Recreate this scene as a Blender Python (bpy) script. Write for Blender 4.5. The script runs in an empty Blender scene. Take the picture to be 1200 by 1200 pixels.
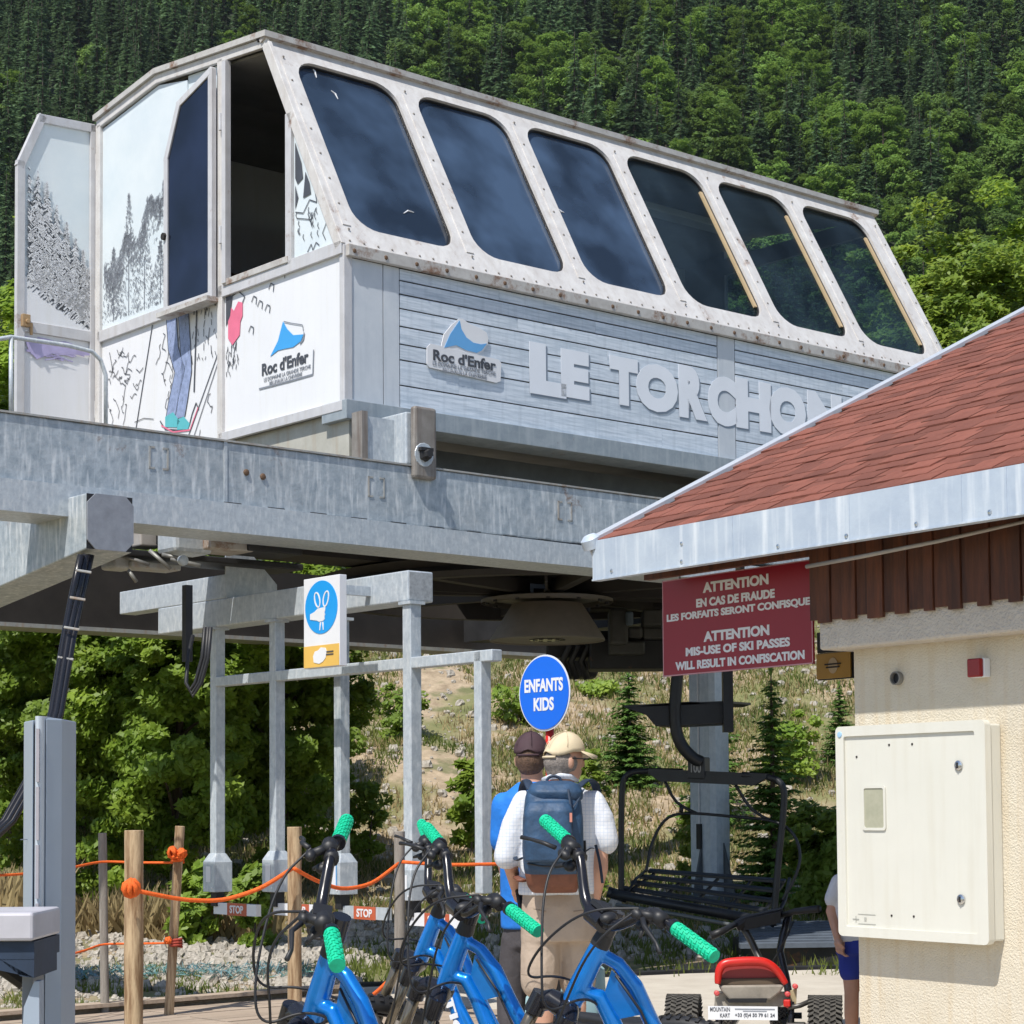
import bpy, math, random
import numpy as np
from math import sin, cos, pi, radians
from mathutils import Vector, Matrix
from mathutils.geometry import tessellate_polygon
random.seed(7); RNG = np.random.default_rng(7)
V = Vector
SC = bpy.context.scene; COL = SC.collection

# ------------------------------------------------------------------ camera, sky, sun, exposure
F = 2350.0; CY = 822.0; TH = radians(3.0); PH = radians(0.45); EYE = V((0, 0, 1.4))
fwd = V((0, cos(TH), sin(TH))); _r = V((1, 0, 0)); _u = V((0, -sin(TH), cos(TH)))
cup = _u*cos(PH) + _r*sin(PH); crt = _r*cos(PH) - _u*sin(PH)
cd = bpy.data.cameras.new('camera'); cam = bpy.data.objects.new('camera', cd); COL.objects.link(cam)
cam.matrix_world = Matrix(((crt.x, cup.x, -fwd.x, EYE.x), (crt.y, cup.y, -fwd.y, EYE.y), (crt.z, cup.z, -fwd.z, EYE.z), (0, 0, 0, 1)))
cd.sensor_width = 36; cd.lens = F/1200*36; cd.shift_y = (CY-600)/1200; cd.clip_end = 5000; cd.clip_start = 0.1
SC.camera = cam
SUN_AZ = radians(-150); SUN_EL = radians(57)
sun_dir = V((sin(SUN_AZ)*cos(SUN_EL), cos(SUN_AZ)*cos(SUN_EL), sin(SUN_EL)))
W = bpy.data.worlds.new('World'); SC.world = W; W.use_nodes = True
nt = W.node_tree; bg = nt.nodes['Background']
sky = nt.nodes.new('ShaderNodeTexSky'); sky.sky_type = 'NISHITA'; sky.sun_disc = False
sky.sun_elevation = SUN_EL; sky.sun_rotation = SUN_AZ % (2*pi); sky.altitude = 900
nt.links.new(sky.outputs[0], bg.inputs[0]); bg.inputs[1].default_value = 0.125
sl = bpy.data.lights.new('sun', 'SUN'); sl.energy = 4.5; sl.angle = radians(0.5); sl.color = (1, 0.955, 0.88)
so = bpy.data.objects.new('sun', sl); COL.objects.link(so); so.rotation_euler = sun_dir.to_track_quat('Z', 'Y').to_euler()
so.location = (0, 0, 60)
SC.view_settings.view_transform = 'Standard'; SC.view_settings.look = 'None'
SC.view_settings.exposure = 0.27; SC.view_settings.gamma = 1; SC.view_settings.use_curve_mapping = False
try:
    SC.cycles.use_denoising = True; SC.cycles.max_bounces = 6; SC.cycles.transparent_max_bounces = 12
    SC.cycles.diffuse_bounces = 3; SC.cycles.glossy_bounces = 3; SC.cycles.caustics_reflective = False; SC.cycles.caustics_refractive = False
except Exception: pass

# ------------------------------------------------------------------ survey of the place: sight lines onto real planes
def ray(px, py): return fwd + crt*((px-600)/F) + cup*((CY-py)/F)
def hit(px, py, p, n):
    d = ray(px, py); return EYE + d*((p-EYE).dot(n)/d.dot(n))
def P(px, py, Y):
    d = ray(px, py); return EYE + d*(Y/d.y)
AZ = radians(49.25)
A = V((sin(AZ), cos(AZ), 0)); B = V((-cos(AZ), sin(AZ), 0)); Z = V((0, 0, 1))      # station axes
C0 = P(405, 470, 14.0); C0.z = 0
def S(a, b, z): return C0 + A*a + B*b + Z*z
def hA(px, py, a): return hit(px, py, C0 + A*a, A)
def hB(px, py, b): return hit(px, py, C0 + B*b, B)
WA = radians(-35.9)
Wd = V((sin(WA), cos(WA), 0)); Wn = V((-cos(WA), sin(WA), 0))*1.0   # hut wall: run (away, left) and outward normal
Wn = V((-Wd.y, Wd.x, 0));                                         # (-.81,-.586)
W0 = P(1001, 1000, 9.5); W0.z = 0
def hW(px, py, off=0.0): return hit(px, py, W0 + Wn*off, Wn)
def Wp(w, off, z): return W0 - Wd*w + Wn*off + Z*z                 # w runs from the corner towards the camera

# ------------------------------------------------------------------ materials
MATS = {}
def nd(t, k, **kw):
    n = t.nodes.new(k)
    for a, b in kw.items(): setattr(n, a, b)
    return n
def rgb(c): return (c[0], c[1], c[2], 1)
def mat(name, col, rough=0.6, metal=0.0, scale=6.0, var=0.12, col2=None, streak=None, rust=0.0, bump=0.0, bscale=60.0,
        spec=0.5, stretch=(1, 1, 1), trans=0.0, rnd=0.0, coat=0.0, detail=6, ss=(9, 9, 0.7), sharp=0.2, grime=0.0):
    """principled surface whose colour wanders with noise; streak = (colour, amount) vertical run marks; rust = amount of rust blots"""
    if name in MATS: return MATS[name]
    m = bpy.data.materials.new(name); m.use_nodes = True; t = m.node_tree; MATS[name] = m
    b = t.nodes['Principled BSDF']; L = t.links.new
    b.inputs['Roughness'].default_value = rough; b.inputs['Metallic'].default_value = metal
    b.inputs['Specular IOR Level'].default_value = spec
    if coat: b.inputs['Coat Weight'].default_value = coat; b.inputs['Coat Roughness'].default_value = 0.1
    tc = nd(t, 'ShaderNodeTexCoord'); mp = nd(t, 'ShaderNodeMapping'); mp.inputs['Scale'].default_value = stretch
    L(tc.outputs['Object'], mp.inputs[0])
    n1 = nd(t, 'ShaderNodeTexNoise'); n1.inputs['Scale'].default_value = scale; n1.inputs['Detail'].default_value = detail
    n1.inputs['Roughness'].default_value = 0.65
    L(mp.outputs[0], n1.inputs[0])
    r = nd(t, 'ShaderNodeMapRange'); r.inputs[1].default_value = 0.5-sharp; r.inputs[2].default_value = 0.5+sharp
    L(n1.outputs[0], r.inputs[0])
    mx = nd(t, 'ShaderNodeMix', data_type='RGBA')
    c2 = col2 if col2 else tuple(min(1, c*(1+var)) for c in col)
    c1 = col if col2 else tuple(c*(1-var) for c in col)
    mx.inputs[6].default_value = rgb(c1); mx.inputs[7].default_value = rgb(c2); L(r.outputs[0], mx.inputs[0])
    out = mx.outputs[2]
    if streak:
        mp2 = nd(t, 'ShaderNodeMapping'); mp2.inputs['Scale'].default_value = ss; L(tc.outputs['Object'], mp2.inputs[0])
        n2 = nd(t, 'ShaderNodeTexNoise'); n2.inputs['Scale'].default_value = 2.2; n2.inputs['Detail'].default_value = 5; L(mp2.outputs[0], n2.inputs[0])
        r2 = nd(t, 'ShaderNodeMapRange'); r2.inputs[1].default_value = 0.5; r2.inputs[2].default_value = 0.72; r2.inputs[4].default_value = streak[1]
        L(n2.outputs[0], r2.inputs[0])
        m2 = nd(t, 'ShaderNodeMix', data_type='RGBA'); m2.inputs[7].default_value = rgb(streak[0]); L(out, m2.inputs[6]); L(r2.outputs[0], m2.inputs[0])
        out = m2.outputs[2]
    if rust:
        n3 = nd(t, 'ShaderNodeTexNoise'); n3.inputs['Scale'].default_value = 3.1; n3.inputs['Detail'].default_value = 9; n3.inputs['Roughness'].default_value = 0.75
        L(tc.outputs['Object'], n3.inputs[0])
        r3 = nd(t, 'ShaderNodeMapRange'); r3.inputs[1].default_value = 0.62-rust*0.08; r3.inputs[2].default_value = 0.72-rust*0.08; r3.inputs[4].default_value = 0.85
        L(n3.outputs[0], r3.inputs[0])
        m3 = nd(t, 'ShaderNodeMix', data_type='RGBA'); m3.inputs[7].default_value = (0.19, 0.085, 0.035, 1); L(out, m3.inputs[6]); L(r3.outputs[0], m3.inputs[0])
        out = m3.outputs[2]
    if grime:
        n6 = nd(t, 'ShaderNodeTexNoise'); n6.inputs['Scale'].default_value = 1.7; n6.inputs['Detail'].default_value = 9; n6.inputs['Roughness'].default_value = 0.7
        L(tc.outputs['Object'], n6.inputs[0]); r6 = nd(t, 'ShaderNodeMapRange'); r6.inputs[1].default_value = 0.45; r6.inputs[2].default_value = 0.75; r6.inputs[4].default_value = grime; L(n6.outputs[0], r6.inputs[0])
        m6 = nd(t, 'ShaderNodeMix', data_type='RGBA'); m6.inputs[7].default_value = (0.16, 0.13, 0.09, 1); L(out, m6.inputs[6]); L(r6.outputs[0], m6.inputs[0]); out = m6.outputs[2]
    if rnd:
        oi = nd(t, 'ShaderNodeObjectInfo'); r4 = nd(t, 'ShaderNodeMapRange'); r4.inputs[3].default_value = 1-rnd; r4.inputs[4].default_value = 1+rnd
        L(oi.outputs['Random'], r4.inputs[0])
        hs = nd(t, 'ShaderNodeHueSaturation'); L(out, hs.inputs['Color']); L(r4.outputs[0], hs.inputs['Value']); out = hs.outputs[0]
    L(out, b.inputs['Base Color'])
    if bump:
        n5 = nd(t, 'ShaderNodeTexNoise'); n5.inputs['Scale'].default_value = bscale; n5.inputs['Detail'].default_value = 4
        L(mp.outputs[0], n5.inputs[0])
        bp = nd(t, 'ShaderNodeBump'); bp.inputs['Strength'].default_value = bump; bp.inputs['Distance'].default_value = 0.02
        L(n5.outputs[0], bp.inputs['Height']); L(bp.outputs[0], b.inputs['Normal'])
    if trans:
        o = t.nodes['Material Output']; tr = nd(t, 'ShaderNodeBsdfTranslucent'); ms = nd(t, 'ShaderNodeMixShader'); ms.inputs[0].default_value = trans
        hs = nd(t, 'ShaderNodeHueSaturation'); hs.inputs['Value'].default_value = 1.5; hs.inputs['Hue'].default_value = 0.485; L(out, hs.inputs['Color'])
        L(hs.outputs[0], tr.inputs[0]); L(b.outputs[0], ms.inputs[1]); L(tr.outputs[0], ms.inputs[2]); L(ms.outputs[0], o.inputs[0])
    return m

GALV = mat('galvanised_steel', (0.27, 0.325, 0.375), 0.45, 0.2, 14, 0.2, col2=(0.50, 0.55, 0.59), streak=((0.74, 0.77, 0.79), 0.75), rust=0.08, bump=0.15, bscale=30, ss=(14, 14, 2.2), detail=9, grime=.25)
GALV2 = mat('galvanised_steel_light', (0.38, 0.43, 0.48), 0.45, 0.2, 22, 0.2, col2=(0.55, 0.60, 0.64), streak=((0.74, 0.76, 0.77), 0.5), bump=0.08, ss=(20, 20, 6), detail=8, grime=.12)
GALVR = mat('galvanised_rusty', (0.30, 0.31, 0.31), 0.6, 0.15, 7, 0.2, col2=(0.42, 0.42, 0.40), streak=((0.33, 0.2, 0.1), 0.5), rust=0.5, bump=0.1)
WHITE = mat('weathered_white_frame', (0.52, 0.50, 0.49), 0.55, 0, 7, 0.1, col2=(0.66, 0.65, 0.64), streak=((0.42, 0.38, 0.34), 0.4), rust=0.12, bump=0.1)
FRAMEG = mat('grey_painted_frame', (0.50, 0.50, 0.52), 0.5, 0.1, 9, 0.1, col2=(0.60, 0.60, 0.62), streak=((0.42, 0.38, 0.33), 0.3), rust=0.02)
LEDGE = mat('rusty_ledge', (0.42, 0.40, 0.38), 0.6, 0.1, 10, 0.15, col2=(0.56, 0.55, 0.53), rust=1.2)
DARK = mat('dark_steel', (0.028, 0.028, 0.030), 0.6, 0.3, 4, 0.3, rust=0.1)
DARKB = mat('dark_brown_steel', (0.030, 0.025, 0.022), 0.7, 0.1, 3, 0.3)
BLACK = mat('black_rubber', (0.015, 0.015, 0.017), 0.5, 0, 8, 0.2)
BLKG = mat('black_gloss', (0.012, 0.012, 0.016), 0.22, 0, 8, 0.2)
PANELW = mat('panel_white', (0.74, 0.75, 0.78), 0.45, 0, 2, 0.02, streak=((0.66, 0.66, 0.63), 0.3), grime=.04)
PANELB = mat('panel_sky_blue', (0.58, 0.66, 0.715), 0.4, 0, 1.5, 0.05, col2=(0.71, 0.765, 0.795))
INK = mat('ink_dark', (0.06, 0.065, 0.08), 0.5, 0, 5, 0.2)
INKG = mat('ink_grey', (0.22, 0.24, 0.28), 0.5, 0, 5, 0.2)
INKP = mat('ink_purple', (0.40, 0.36, 0.58), 0.5, 0, 5, 0.2)
INKJ = mat('ink_jeans', (0.26, 0.32, 0.50), 0.5, 0, 25, 0.25)
INKR = mat('ink_pink', (0.72, 0.16, 0.26), 0.5, 0, 5, 0.1)
INKB = mat('ink_logo_blue', (0.05, 0.34, 0.74), 0.4, 0, 5, 0.05)
INKB2 = mat('ink_logo_blue_soft', (0.13, 0.38, 0.72), 0.4, 0, 5, 0.05)
INKT = mat('ink_turquoise', (0.1, 0.45, 0.5), 0.5, 0, 5, 0.1)
LETTER = mat('letter_white', (0.76, 0.80, 0.87), 0.5, 0, 3, 0.04)
PLANK = mat('printed_plank', (0.47, 0.55, 0.64), 0.55, 0, 3.5, 0.2, col2=(0.71, 0.78, 0.87), stretch=(1, 1, 14), streak=((0.28, 0.34, 0.41), 0.25), rnd=0.06, detail=10, sharp=.13, grime=.1)
SIGNW = mat('sign_white', (0.72, 0.73, 0.76), 0.4, 0, 4, 0.04)
SIGNB = mat('sign_blue', (0.0, 0.13, 0.72), 0.35, 0, 4, 0.04)
SIGNB2 = mat('sign_cyan_blue', (0.01, 0.30, 0.75), 0.35, 0, 4, 0.04)
SIGNY = mat('sign_yellow', (0.72, 0.45, 0.10), 0.45, 0, 4, 0.05)
SIGNR = mat('sign_red', (0.27, 0.006, 0.024), 0.35, 0, 3, 0.06)
WOODP = mat('round_post_wood', (0.20, 0.115, 0.055), 0.75, 0, 6, 0.3, col2=(0.52, 0.38, 0.23), stretch=(5, 5, 0.5), bump=0.3, detail=9, sharp=.1)
WOODG = mat('grey_post_wood', (0.17, 0.15, 0.13), 0.8, 0, 9, 0.3, col2=(0.33, 0.30, 0.26), stretch=(6, 6, 0.7), bump=0.2, detail=9)
DECKW = mat('deck_plank_wood', (0.30, 0.225, 0.165), 0.8, 0, 5, 0.2, col2=(0.44, 0.36, 0.28), stretch=(1, 8, 8), rnd=0.12, bump=0.15)
BROWN = mat('stained_board', (0.045, 0.014, 0.007), 0.65, 0, 5, 0.3, col2=(0.13, 0.040, 0.015), stretch=(5, 5, 0.6), streak=((0.02, 0.008, 0.006), 0.6), rnd=0.25, bump=0.15)
ORANGE = mat('orange_rope', (0.80, 0.13, 0.012), 0.7, 0, 60, 0.2, bump=0.4, bscale=250)
STUCCO = mat('cream_stucco', (0.61, 0.545, 0.43), 0.9, 0, 5, 0.05, col2=(0.67, 0.61, 0.50), streak=((0.56, 0.44, 0.28), 0.45), bump=0.45, bscale=110, grime=.10)
CONCB = mat('lintel_render', (0.52, 0.47, 0.41), 0.9, 0, 12, 0.08, col2=(0.60, 0.55, 0.48), bump=0.7, bscale=70)
SHING = mat('red_shingle', (0.165, 0.052, 0.036), 0.95, 0, 9, 0.2, col2=(0.26, 0.092, 0.062), rnd=0.26, bump=0.5, bscale=300, grime=.35)
SHINGB = mat('roof_felt_dark', (0.05, 0.02, 0.016), 0.9)
ZINC = mat('zinc_fascia', (0.40, 0.47, 0.57), 0.42, 0.15, 5, 0.1, col2=(0.52, 0.59, 0.67), streak=((0.74, 0.78, 0.82), 0.8), bump=0.05)
CABW = mat('cabinet_cream', (0.66, 0.65, 0.585), 0.42, 0, 2, 0.03, streak=((0.58, 0.55, 0.46), 0.35), grime=.05)
REDG = mat('red_lamp', (0.24, 0.006, 0.01), 0.25, 0, 5, 0.05)
BIKEB = mat('metallic_blue', (0.003, 0.20, 0.66), 0.27, 0.5, 40, 0.1, coat=0.6)
GRIP = mat('green_grip', (0.0, 0.48, 0.26), 0.65, 0, 60, 0.15)
TYRE = mat('tyre_rubber', (0.035, 0.033, 0.03), 0.85, 0, 30, 0.3, col2=(0.10, 0.092, 0.08))
FORK = mat('fork_grey', (0.075, 0.07, 0.065), 0.35, 0.4)
CHROME = mat('bright_metal', (0.6, 0.6, 0.6), 0.25, 1.0)
REDP = mat('red_plastic', (0.55, 0.018, 0.012), 0.35, 0, 12, 0.1)
SKIN = mat('skin', (0.56, 0.31, 0.215), 0.55, 0, 18, 0.08)
HAIRG = mat('grey_hair', (0.22, 0.19, 0.17), 0.8, 0, 60, 0.4, bump=0.4, bscale=160)
HAIRB = mat('brown_hair', (0.12, 0.07, 0.045), 0.8, 0, 60, 0.4, bump=0.4, bscale=160)
CAPB = mat('beige_cap', (0.60, 0.50, 0.34), 0.8, 0, 18, 0.06)
CAPD = mat('dark_plum_cap', (0.055, 0.028, 0.035), 0.8, 0, 18, 0.15)
NAVY = mat('navy_pack', (0.022, 0.060, 0.125), 0.6, 0, 14, 0.3, bump=0.9, bscale=9)
NAVYD = mat('dark_navy_pack', (0.015, 0.03, 0.06), 0.65, 0, 14, 0.25)
RUSTP = mat('brown_pack_base', (0.16, 0.055, 0.03), 0.6, 0, 18, 0.25)
BLUET = mat('blue_tshirt', (0.01, 0.17, 0.60), 0.75, 0, 10, 0.12, bump=0.8, bscale=8)
SHORT = mat('beige_trousers', (0.40, 0.315, 0.245), 0.85, 0, 12, 0.06, bump=0.8, bscale=9)
TROUS = mat('charcoal_trousers', (0.055, 0.05, 0.055), 0.8, 0, 10, 0.2, bump=0.4, bscale=14)
WTEE = mat('white_tshirt', (0.66, 0.67, 0.70), 0.8, 0, 10, 0.05, bump=0.3, bscale=12)
BSHORT = mat('royal_blue_shorts', (0.02, 0.04, 0.30), 0.8, 0, 10, 0.12)
POSTG = mat('gate_post_grey', (0.34, 0.40, 0.48), 0.4, 0.1, 3, 0.05)
POSTL = mat('gate_post_light', (0.50, 0.55, 0.61), 0.35, 0.1, 3, 0.05)
STONE = mat('white_stone', (0.28, 0.25, 0.21), 0.9, 0, 3, 0.2, col2=(0.50, 0.46, 0.40), rnd=.1)
TAN = mat('tan_window_strip', (0.48, 0.36, 0.21), 0.7, 0, 8, 0.1)
INTW = mat('cabin_interior', (0.22, 0.22, 0.22), 0.8, 0, 2, 0.2)
PLY = mat('cabin_plywood', (0.22, 0.12, 0.06), 0.7, 0, 14, 0.2)
BLIND = mat('window_film_navy', (0.035, 0.065, 0.12), 0.5, 0, 1.3, 0.35)
BARK = mat('bark', (0.09, 0.07, 0.055), 0.9, 0, 8, 0.3)
NEEDLE = mat('conifer_needles', (0.060, 0.115, 0.055), 0.7, 0, 0.5, 0.3, col2=(0.125, 0.195, 0.085), trans=0.28, rnd=0.45, spec=0.2)
LEAFF = mat('forest_leaves', (0.080, 0.155, 0.030), 0.6, 0, 0.35, 0.3, col2=(0.165, 0.265, 0.05), trans=0.35, rnd=0.45, spec=0.25)
LEAFN = mat('bush_leaves', (0.10, 0.19, 0.024), 0.5, 0, 1.6, 0.3, col2=(0.32, 0.44, 0.06), trans=0.45, rnd=0.15, spec=0.35)
LEAFY = mat('bright_bush_leaves', (0.12, 0.21, 0.025), 0.5, 0, 1.6, 0.3, col2=(0.29, 0.38, 0.06), trans=0.4, rnd=0.15, spec=0.35)
FIRN = mat('young_fir_needles', (0.06, 0.14, 0.03), 0.65, 0, 3, 0.3, col2=(0.15, 0.25, 0.05), trans=0.2, rnd=0.2, spec=0.2)
GRASSG = mat('grass_green', (0.07, 0.12, 0.025), 0.8, 0, 1.2, 0.3, col2=(0.20, 0.22, 0.06), trans=0.3, spec=0.1)
GRASSD = mat('grass_dry', (0.26, 0.20, 0.10), 0.8, 0, 1.2, 0.3, col2=(0.42, 0.34, 0.18), trans=0.25, spec=0.1)
NET = mat('blue_green_net', (0.08, 0.22, 0.15), 0.7, 0, 3, 0.3, col2=(0.14, 0.25, 0.33))

def glass_mat(name, tint, trans, rough=0.03, film=(0.03, 0.06, 0.11)):
    m = bpy.data.materials.new(name); m.use_nodes = True; t = m.node_tree; MATS[name] = m
    b = t.nodes['Principled BSDF']; o = t.nodes['Material Output']
    b.inputs['Base Color'].default_value = rgb(film); b.inputs['Roughness'].default_value = rough; b.inputs['IOR'].default_value = 1.55
    tr = nd(t, 'ShaderNodeBsdfTransparent'); tr.inputs[0].default_value = rgb(tint)
    ms = nd(t, 'ShaderNodeMixShader'); ms.inputs[0].default_value = trans
    n = nd(t, 'ShaderNodeTexNoise'); n.inputs['Scale'].default_value = 1.6; n.inputs['Detail'].default_value = 3; tc = nd(t, 'ShaderNodeTexCoord'); t.links.new(tc.outputs['Object'], n.inputs[0])
    bp = nd(t, 'ShaderNodeBump'); bp.inputs['Strength'].default_value = 0.12; bp.inputs['Distance'].default_value = 0.06
    cr_ = nd(t, 'ShaderNodeMix', data_type='RGBA'); cr_.inputs[6].default_value = rgb(tuple(c*.45 for c in film)); cr_.inputs[7].default_value = rgb(tuple(c*1.7 for c in film)); mr_ = nd(t, 'ShaderNodeMapRange'); mr_.inputs[1].default_value = .35; mr_.inputs[2].default_value = .65; t.links.new(n.outputs[0], mr_.inputs[0]); t.links.new(mr_.outputs[0], cr_.inputs[0]); t.links.new(cr_.outputs[2], b.inputs['Base Color'])  # cloudy colour mix paints uneven reflections into the pane
    t.links.new(n.outputs[0], bp.inputs['Height']); t.links.new(bp.outputs[0], b.inputs['Normal'])
    t.links.new(b.outputs[0], ms.inputs[1]); t.links.new(tr.outputs[0], ms.inputs[2]); t.links.new(ms.outputs[0], o.inputs[0])
    return m
GLASSD = glass_mat('tinted_window_dark', (0.2, 0.3, 0.45), 0.12, film=(0.038, 0.062, 0.105), rough=0.16)
GLASSC = glass_mat('tinted_window_clear', (0.78, 0.86, 0.90), 0.82, film=(0.04, 0.06, 0.08))
GLASSH = glass_mat('hatch_pane_black', (0.1, 0.1, 0.15), 0.05, film=(0.008, 0.012, 0.03))

def check_mat():                                            # white shirt with a thin blue check
    m = mat('checked_shirt', (0.68, 0.70, 0.75), 0.85, bump=0.9, bscale=7); t = m.node_tree; b = t.nodes['Principled BSDF']
    tc = nd(t, 'ShaderNodeTexCoord'); sp = nd(t, 'ShaderNodeSeparateXYZ'); t.links.new(tc.outputs['Object'], sp.inputs[0])
    outs = []
    for i in (0, 2):
        w = nd(t, 'ShaderNodeMath', operation='MULTIPLY'); w.inputs[1].default_value = 56.0; t.links.new(sp.outputs[i], w.inputs[0])
        f = nd(t, 'ShaderNodeMath', operation='FRACT'); t.links.new(w.outputs[0], f.inputs[0])
        g = nd(t, 'ShaderNodeMath', operation='LESS_THAN'); g.inputs[1].default_value = 0.16; t.links.new(f.outputs[0], g.inputs[0]); outs.append(g.outputs[0])
    mxm = nd(t, 'ShaderNodeMath', operation='MAXIMUM'); t.links.new(outs[0], mxm.inputs[0]); t.links.new(outs[1], mxm.inputs[1])
    mx = nd(t, 'ShaderNodeMix', data_type='RGBA'); mx.inputs[6].default_value = (0.68, 0.70, 0.75, 1); mx.inputs[7].default_value = (0.52, 0.58, 0.68, 1)
    t.links.new(mxm.outputs[0], mx.inputs[0]); t.links.new(mx.outputs[2], b.inputs['Base Color']); return m
CHECK = check_mat()

# ------------------------------------------------------------------ mesh builder
class MB:
    def __init__(s): s.v = []; s.f = []; s.mi = []
    def add(s, vs, fs, mi=0):
        o = len(s.v); s.v += [V(p) for p in vs]; s.f += [tuple(i+o for i in f) for f in fs]; s.mi += [mi]*len(fs); return s
    def boxa(s, c, ax, ay, az, mi=0):                       # centre and three half-extent vectors
        c = V(c); k = [c+ax*i+ay*j+az*l for i in (-1, 1) for j in (-1, 1) for l in (-1, 1)]
        fs = [(0, 1, 3, 2), (4, 6, 7, 5), (0, 4, 5, 1), (2, 3, 7, 6), (0, 2, 6, 4), (1, 5, 7, 3)]
        if ax.cross(ay).dot(az) < 0: fs = [f[::-1] for f in fs]
        return s.add(k, fs, mi)
    def box(s, x0, x1, y0, y1, z0, z1, fr=None, mi=0):      # in a frame fr(a,b,c) -> point
        fr = fr or (lambda a, b, c: V((a, b, c)))
        c = fr((x0+x1)/2, (y0+y1)/2, (z0+z1)/2)
        return s.boxa(c, fr(x1, (y0+y1)/2, (z0+z1)/2)-c, fr((x0+x1)/2, y1, (z0+z1)/2)-c, fr((x0+x1)/2, (y0+y1)/2, z1)-c, mi)
    def prism(s, poly, ext, mi=0):
        n = len(poly); a = [V(p) for p in poly]; b = [p+ext for p in a]
        nrm = sum(((a[i]-a[0]).cross(a[(i+1) % n]-a[0]) for i in range(n)), V((0, 0, 0)))
        fs = [tuple(range(n)), tuple(range(2*n-1, n-1, -1))] + [((i+1) % n, i, i+n, (i+1) % n+n) for i in range(n)]
        if nrm.dot(ext) > 0: fs = [f[::-1] for f in fs]
        return s.add(a+b, fs, mi)
    def tube(s, pts, r, n=8, mi=0, cap=True, flat=1.0):
        pts = [V(p) for p in pts]; rs = r if isinstance(r, (list, tuple)) else [r]*len(pts)
        rings = []; up = None
        for i, p in enumerate(pts):
            t = (pts[min(i+1, len(pts)-1)]-pts[max(i-1, 0)]).normalized()
            if up is None: up = t.orthogonal().normalized() if abs(t.z) > 0.95 else (Z - t*t.z).normalized()
            else: up = (up - t*up.dot(t)).normalized()
            q = t.cross(up)
            rings.append([p + (up*cos(2*pi*k/n)*flat + q*sin(2*pi*k/n))*rs[i] for k in range(n)])
        return s.loft(rings, mi, cap)
    def loft(s, rings, mi=0, cap=True, close=False):
        n = len(rings[0]); o = [p for r in rings for p in r]; fs = []
        m = len(rings)
        for i in range(m if close else m-1):
            for k in range(n): fs.append((i*n+k, i*n+(k+1) % n, ((i+1) % m)*n+(k+1) % n, ((i+1) % m)*n+k))
        if cap and not close: fs += [tuple(range(n-1, -1, -1)), tuple((m-1)*n+k for k in range(n))]
        return s.add(o, fs, mi)
    def lathe(s, c, axis, prof, n=24, mi=0, cap=True):      # prof: (radius, height along axis)
        axis = V(axis).normalized(); u = axis.orthogonal().normalized(); w = axis.cross(u); c = V(c)
        return s.loft([[c+axis*h+(u*cos(2*pi*k/n)+w*sin(2*pi*k/n))*r for k in range(n)] for r, h in prof], mi, cap)
    def ell(s, c, rx, ry, rz, n=12, mi=0, rot=None):
        rings = []
        for i in range(1, n):
            a = pi*i/n; rings.append([(V((rx*sin(a)*cos(2*pi*k/(n+4)), ry*sin(a)*sin(2*pi*k/(n+4)), -rz*cos(a)))) for k in range(n+4)])
        if rot: rings = [[rot @ p for p in r] for r in rings]
        return s.loft([[V(c)+p for p in r] for r in rings], mi)
    def mesh(s, off=V((0, 0, 0)), name='m'):
        me = bpy.data.meshes.new(name); me.from_pydata([tuple(p-off) for p in s.v], [], s.f); me.update()
        if any(s.mi): me.polygons.foreach_set('material_index', s.mi)
        return me
def wloc(o):
    p = V((0, 0, 0))
    while o: p = p+V(o.location); o = o.parent
    return p
def link(name, me, mats, parent=None, smooth=False, bevel=0.0, label=None, kind=None, loc=None):
    o = bpy.data.objects.new(name, me); COL.objects.link(o)
    for m in (mats if isinstance(mats, (list, tuple)) else [mats]):
        if m and me.users <= 1: me.materials.append(m)
    if parent: o.parent = parent
    if loc is not None: o.location = loc
    if smooth is True: me.polygons.foreach_set('use_smooth', [True]*len(me.polygons))
    if smooth == 'auto':
        me.polygons.foreach_set('use_smooth', [True]*len(me.polygons)); me.set_sharp_from_angle(angle=radians(35))
    if bevel:
        b = o.modifiers.new('bevel', 'BEVEL'); b.width = bevel; b.segments = 2; b.limit_method = 'ANGLE'; b.angle_limit = radians(50)
    if label: o['label'] = label
    if kind: o['kind'] = kind
    return o
def obj(name, mb, mats, parent=None, **kw):                  # mb in world coordinates
    return link(name, mb.mesh(wloc(parent) if parent else V((0, 0, 0)), name), mats, parent, **kw)
def thing(name, label, cat, loc, group=None):
    o = bpy.data.objects.new(name, None); COL.objects.link(o); o.location = loc; o.empty_display_size = 0.2
    o['label'] = label; o['category'] = cat
    if group: o['group'] = group
    return o
def tag(o, label, cat, group=None):
    o['label'] = label; o['category'] = cat
    if group: o['group'] = group
    return o
def copy_tree(o, parent=None):
    c = o.copy(); COL.objects.link(c); c.parent = parent
    for ch in list(o.children): copy_tree(ch, c)
    return c
def curve_mesh(cu):
    o = bpy.data.objects.new('tmp', cu); COL.objects.link(o)
    dg = bpy.context.evaluated_depsgraph_get(); me = bpy.data.meshes.new_from_object(o.evaluated_get(dg)); bpy.data.objects.remove(o); bpy.data.curves.remove(cu)
    return me
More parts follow.
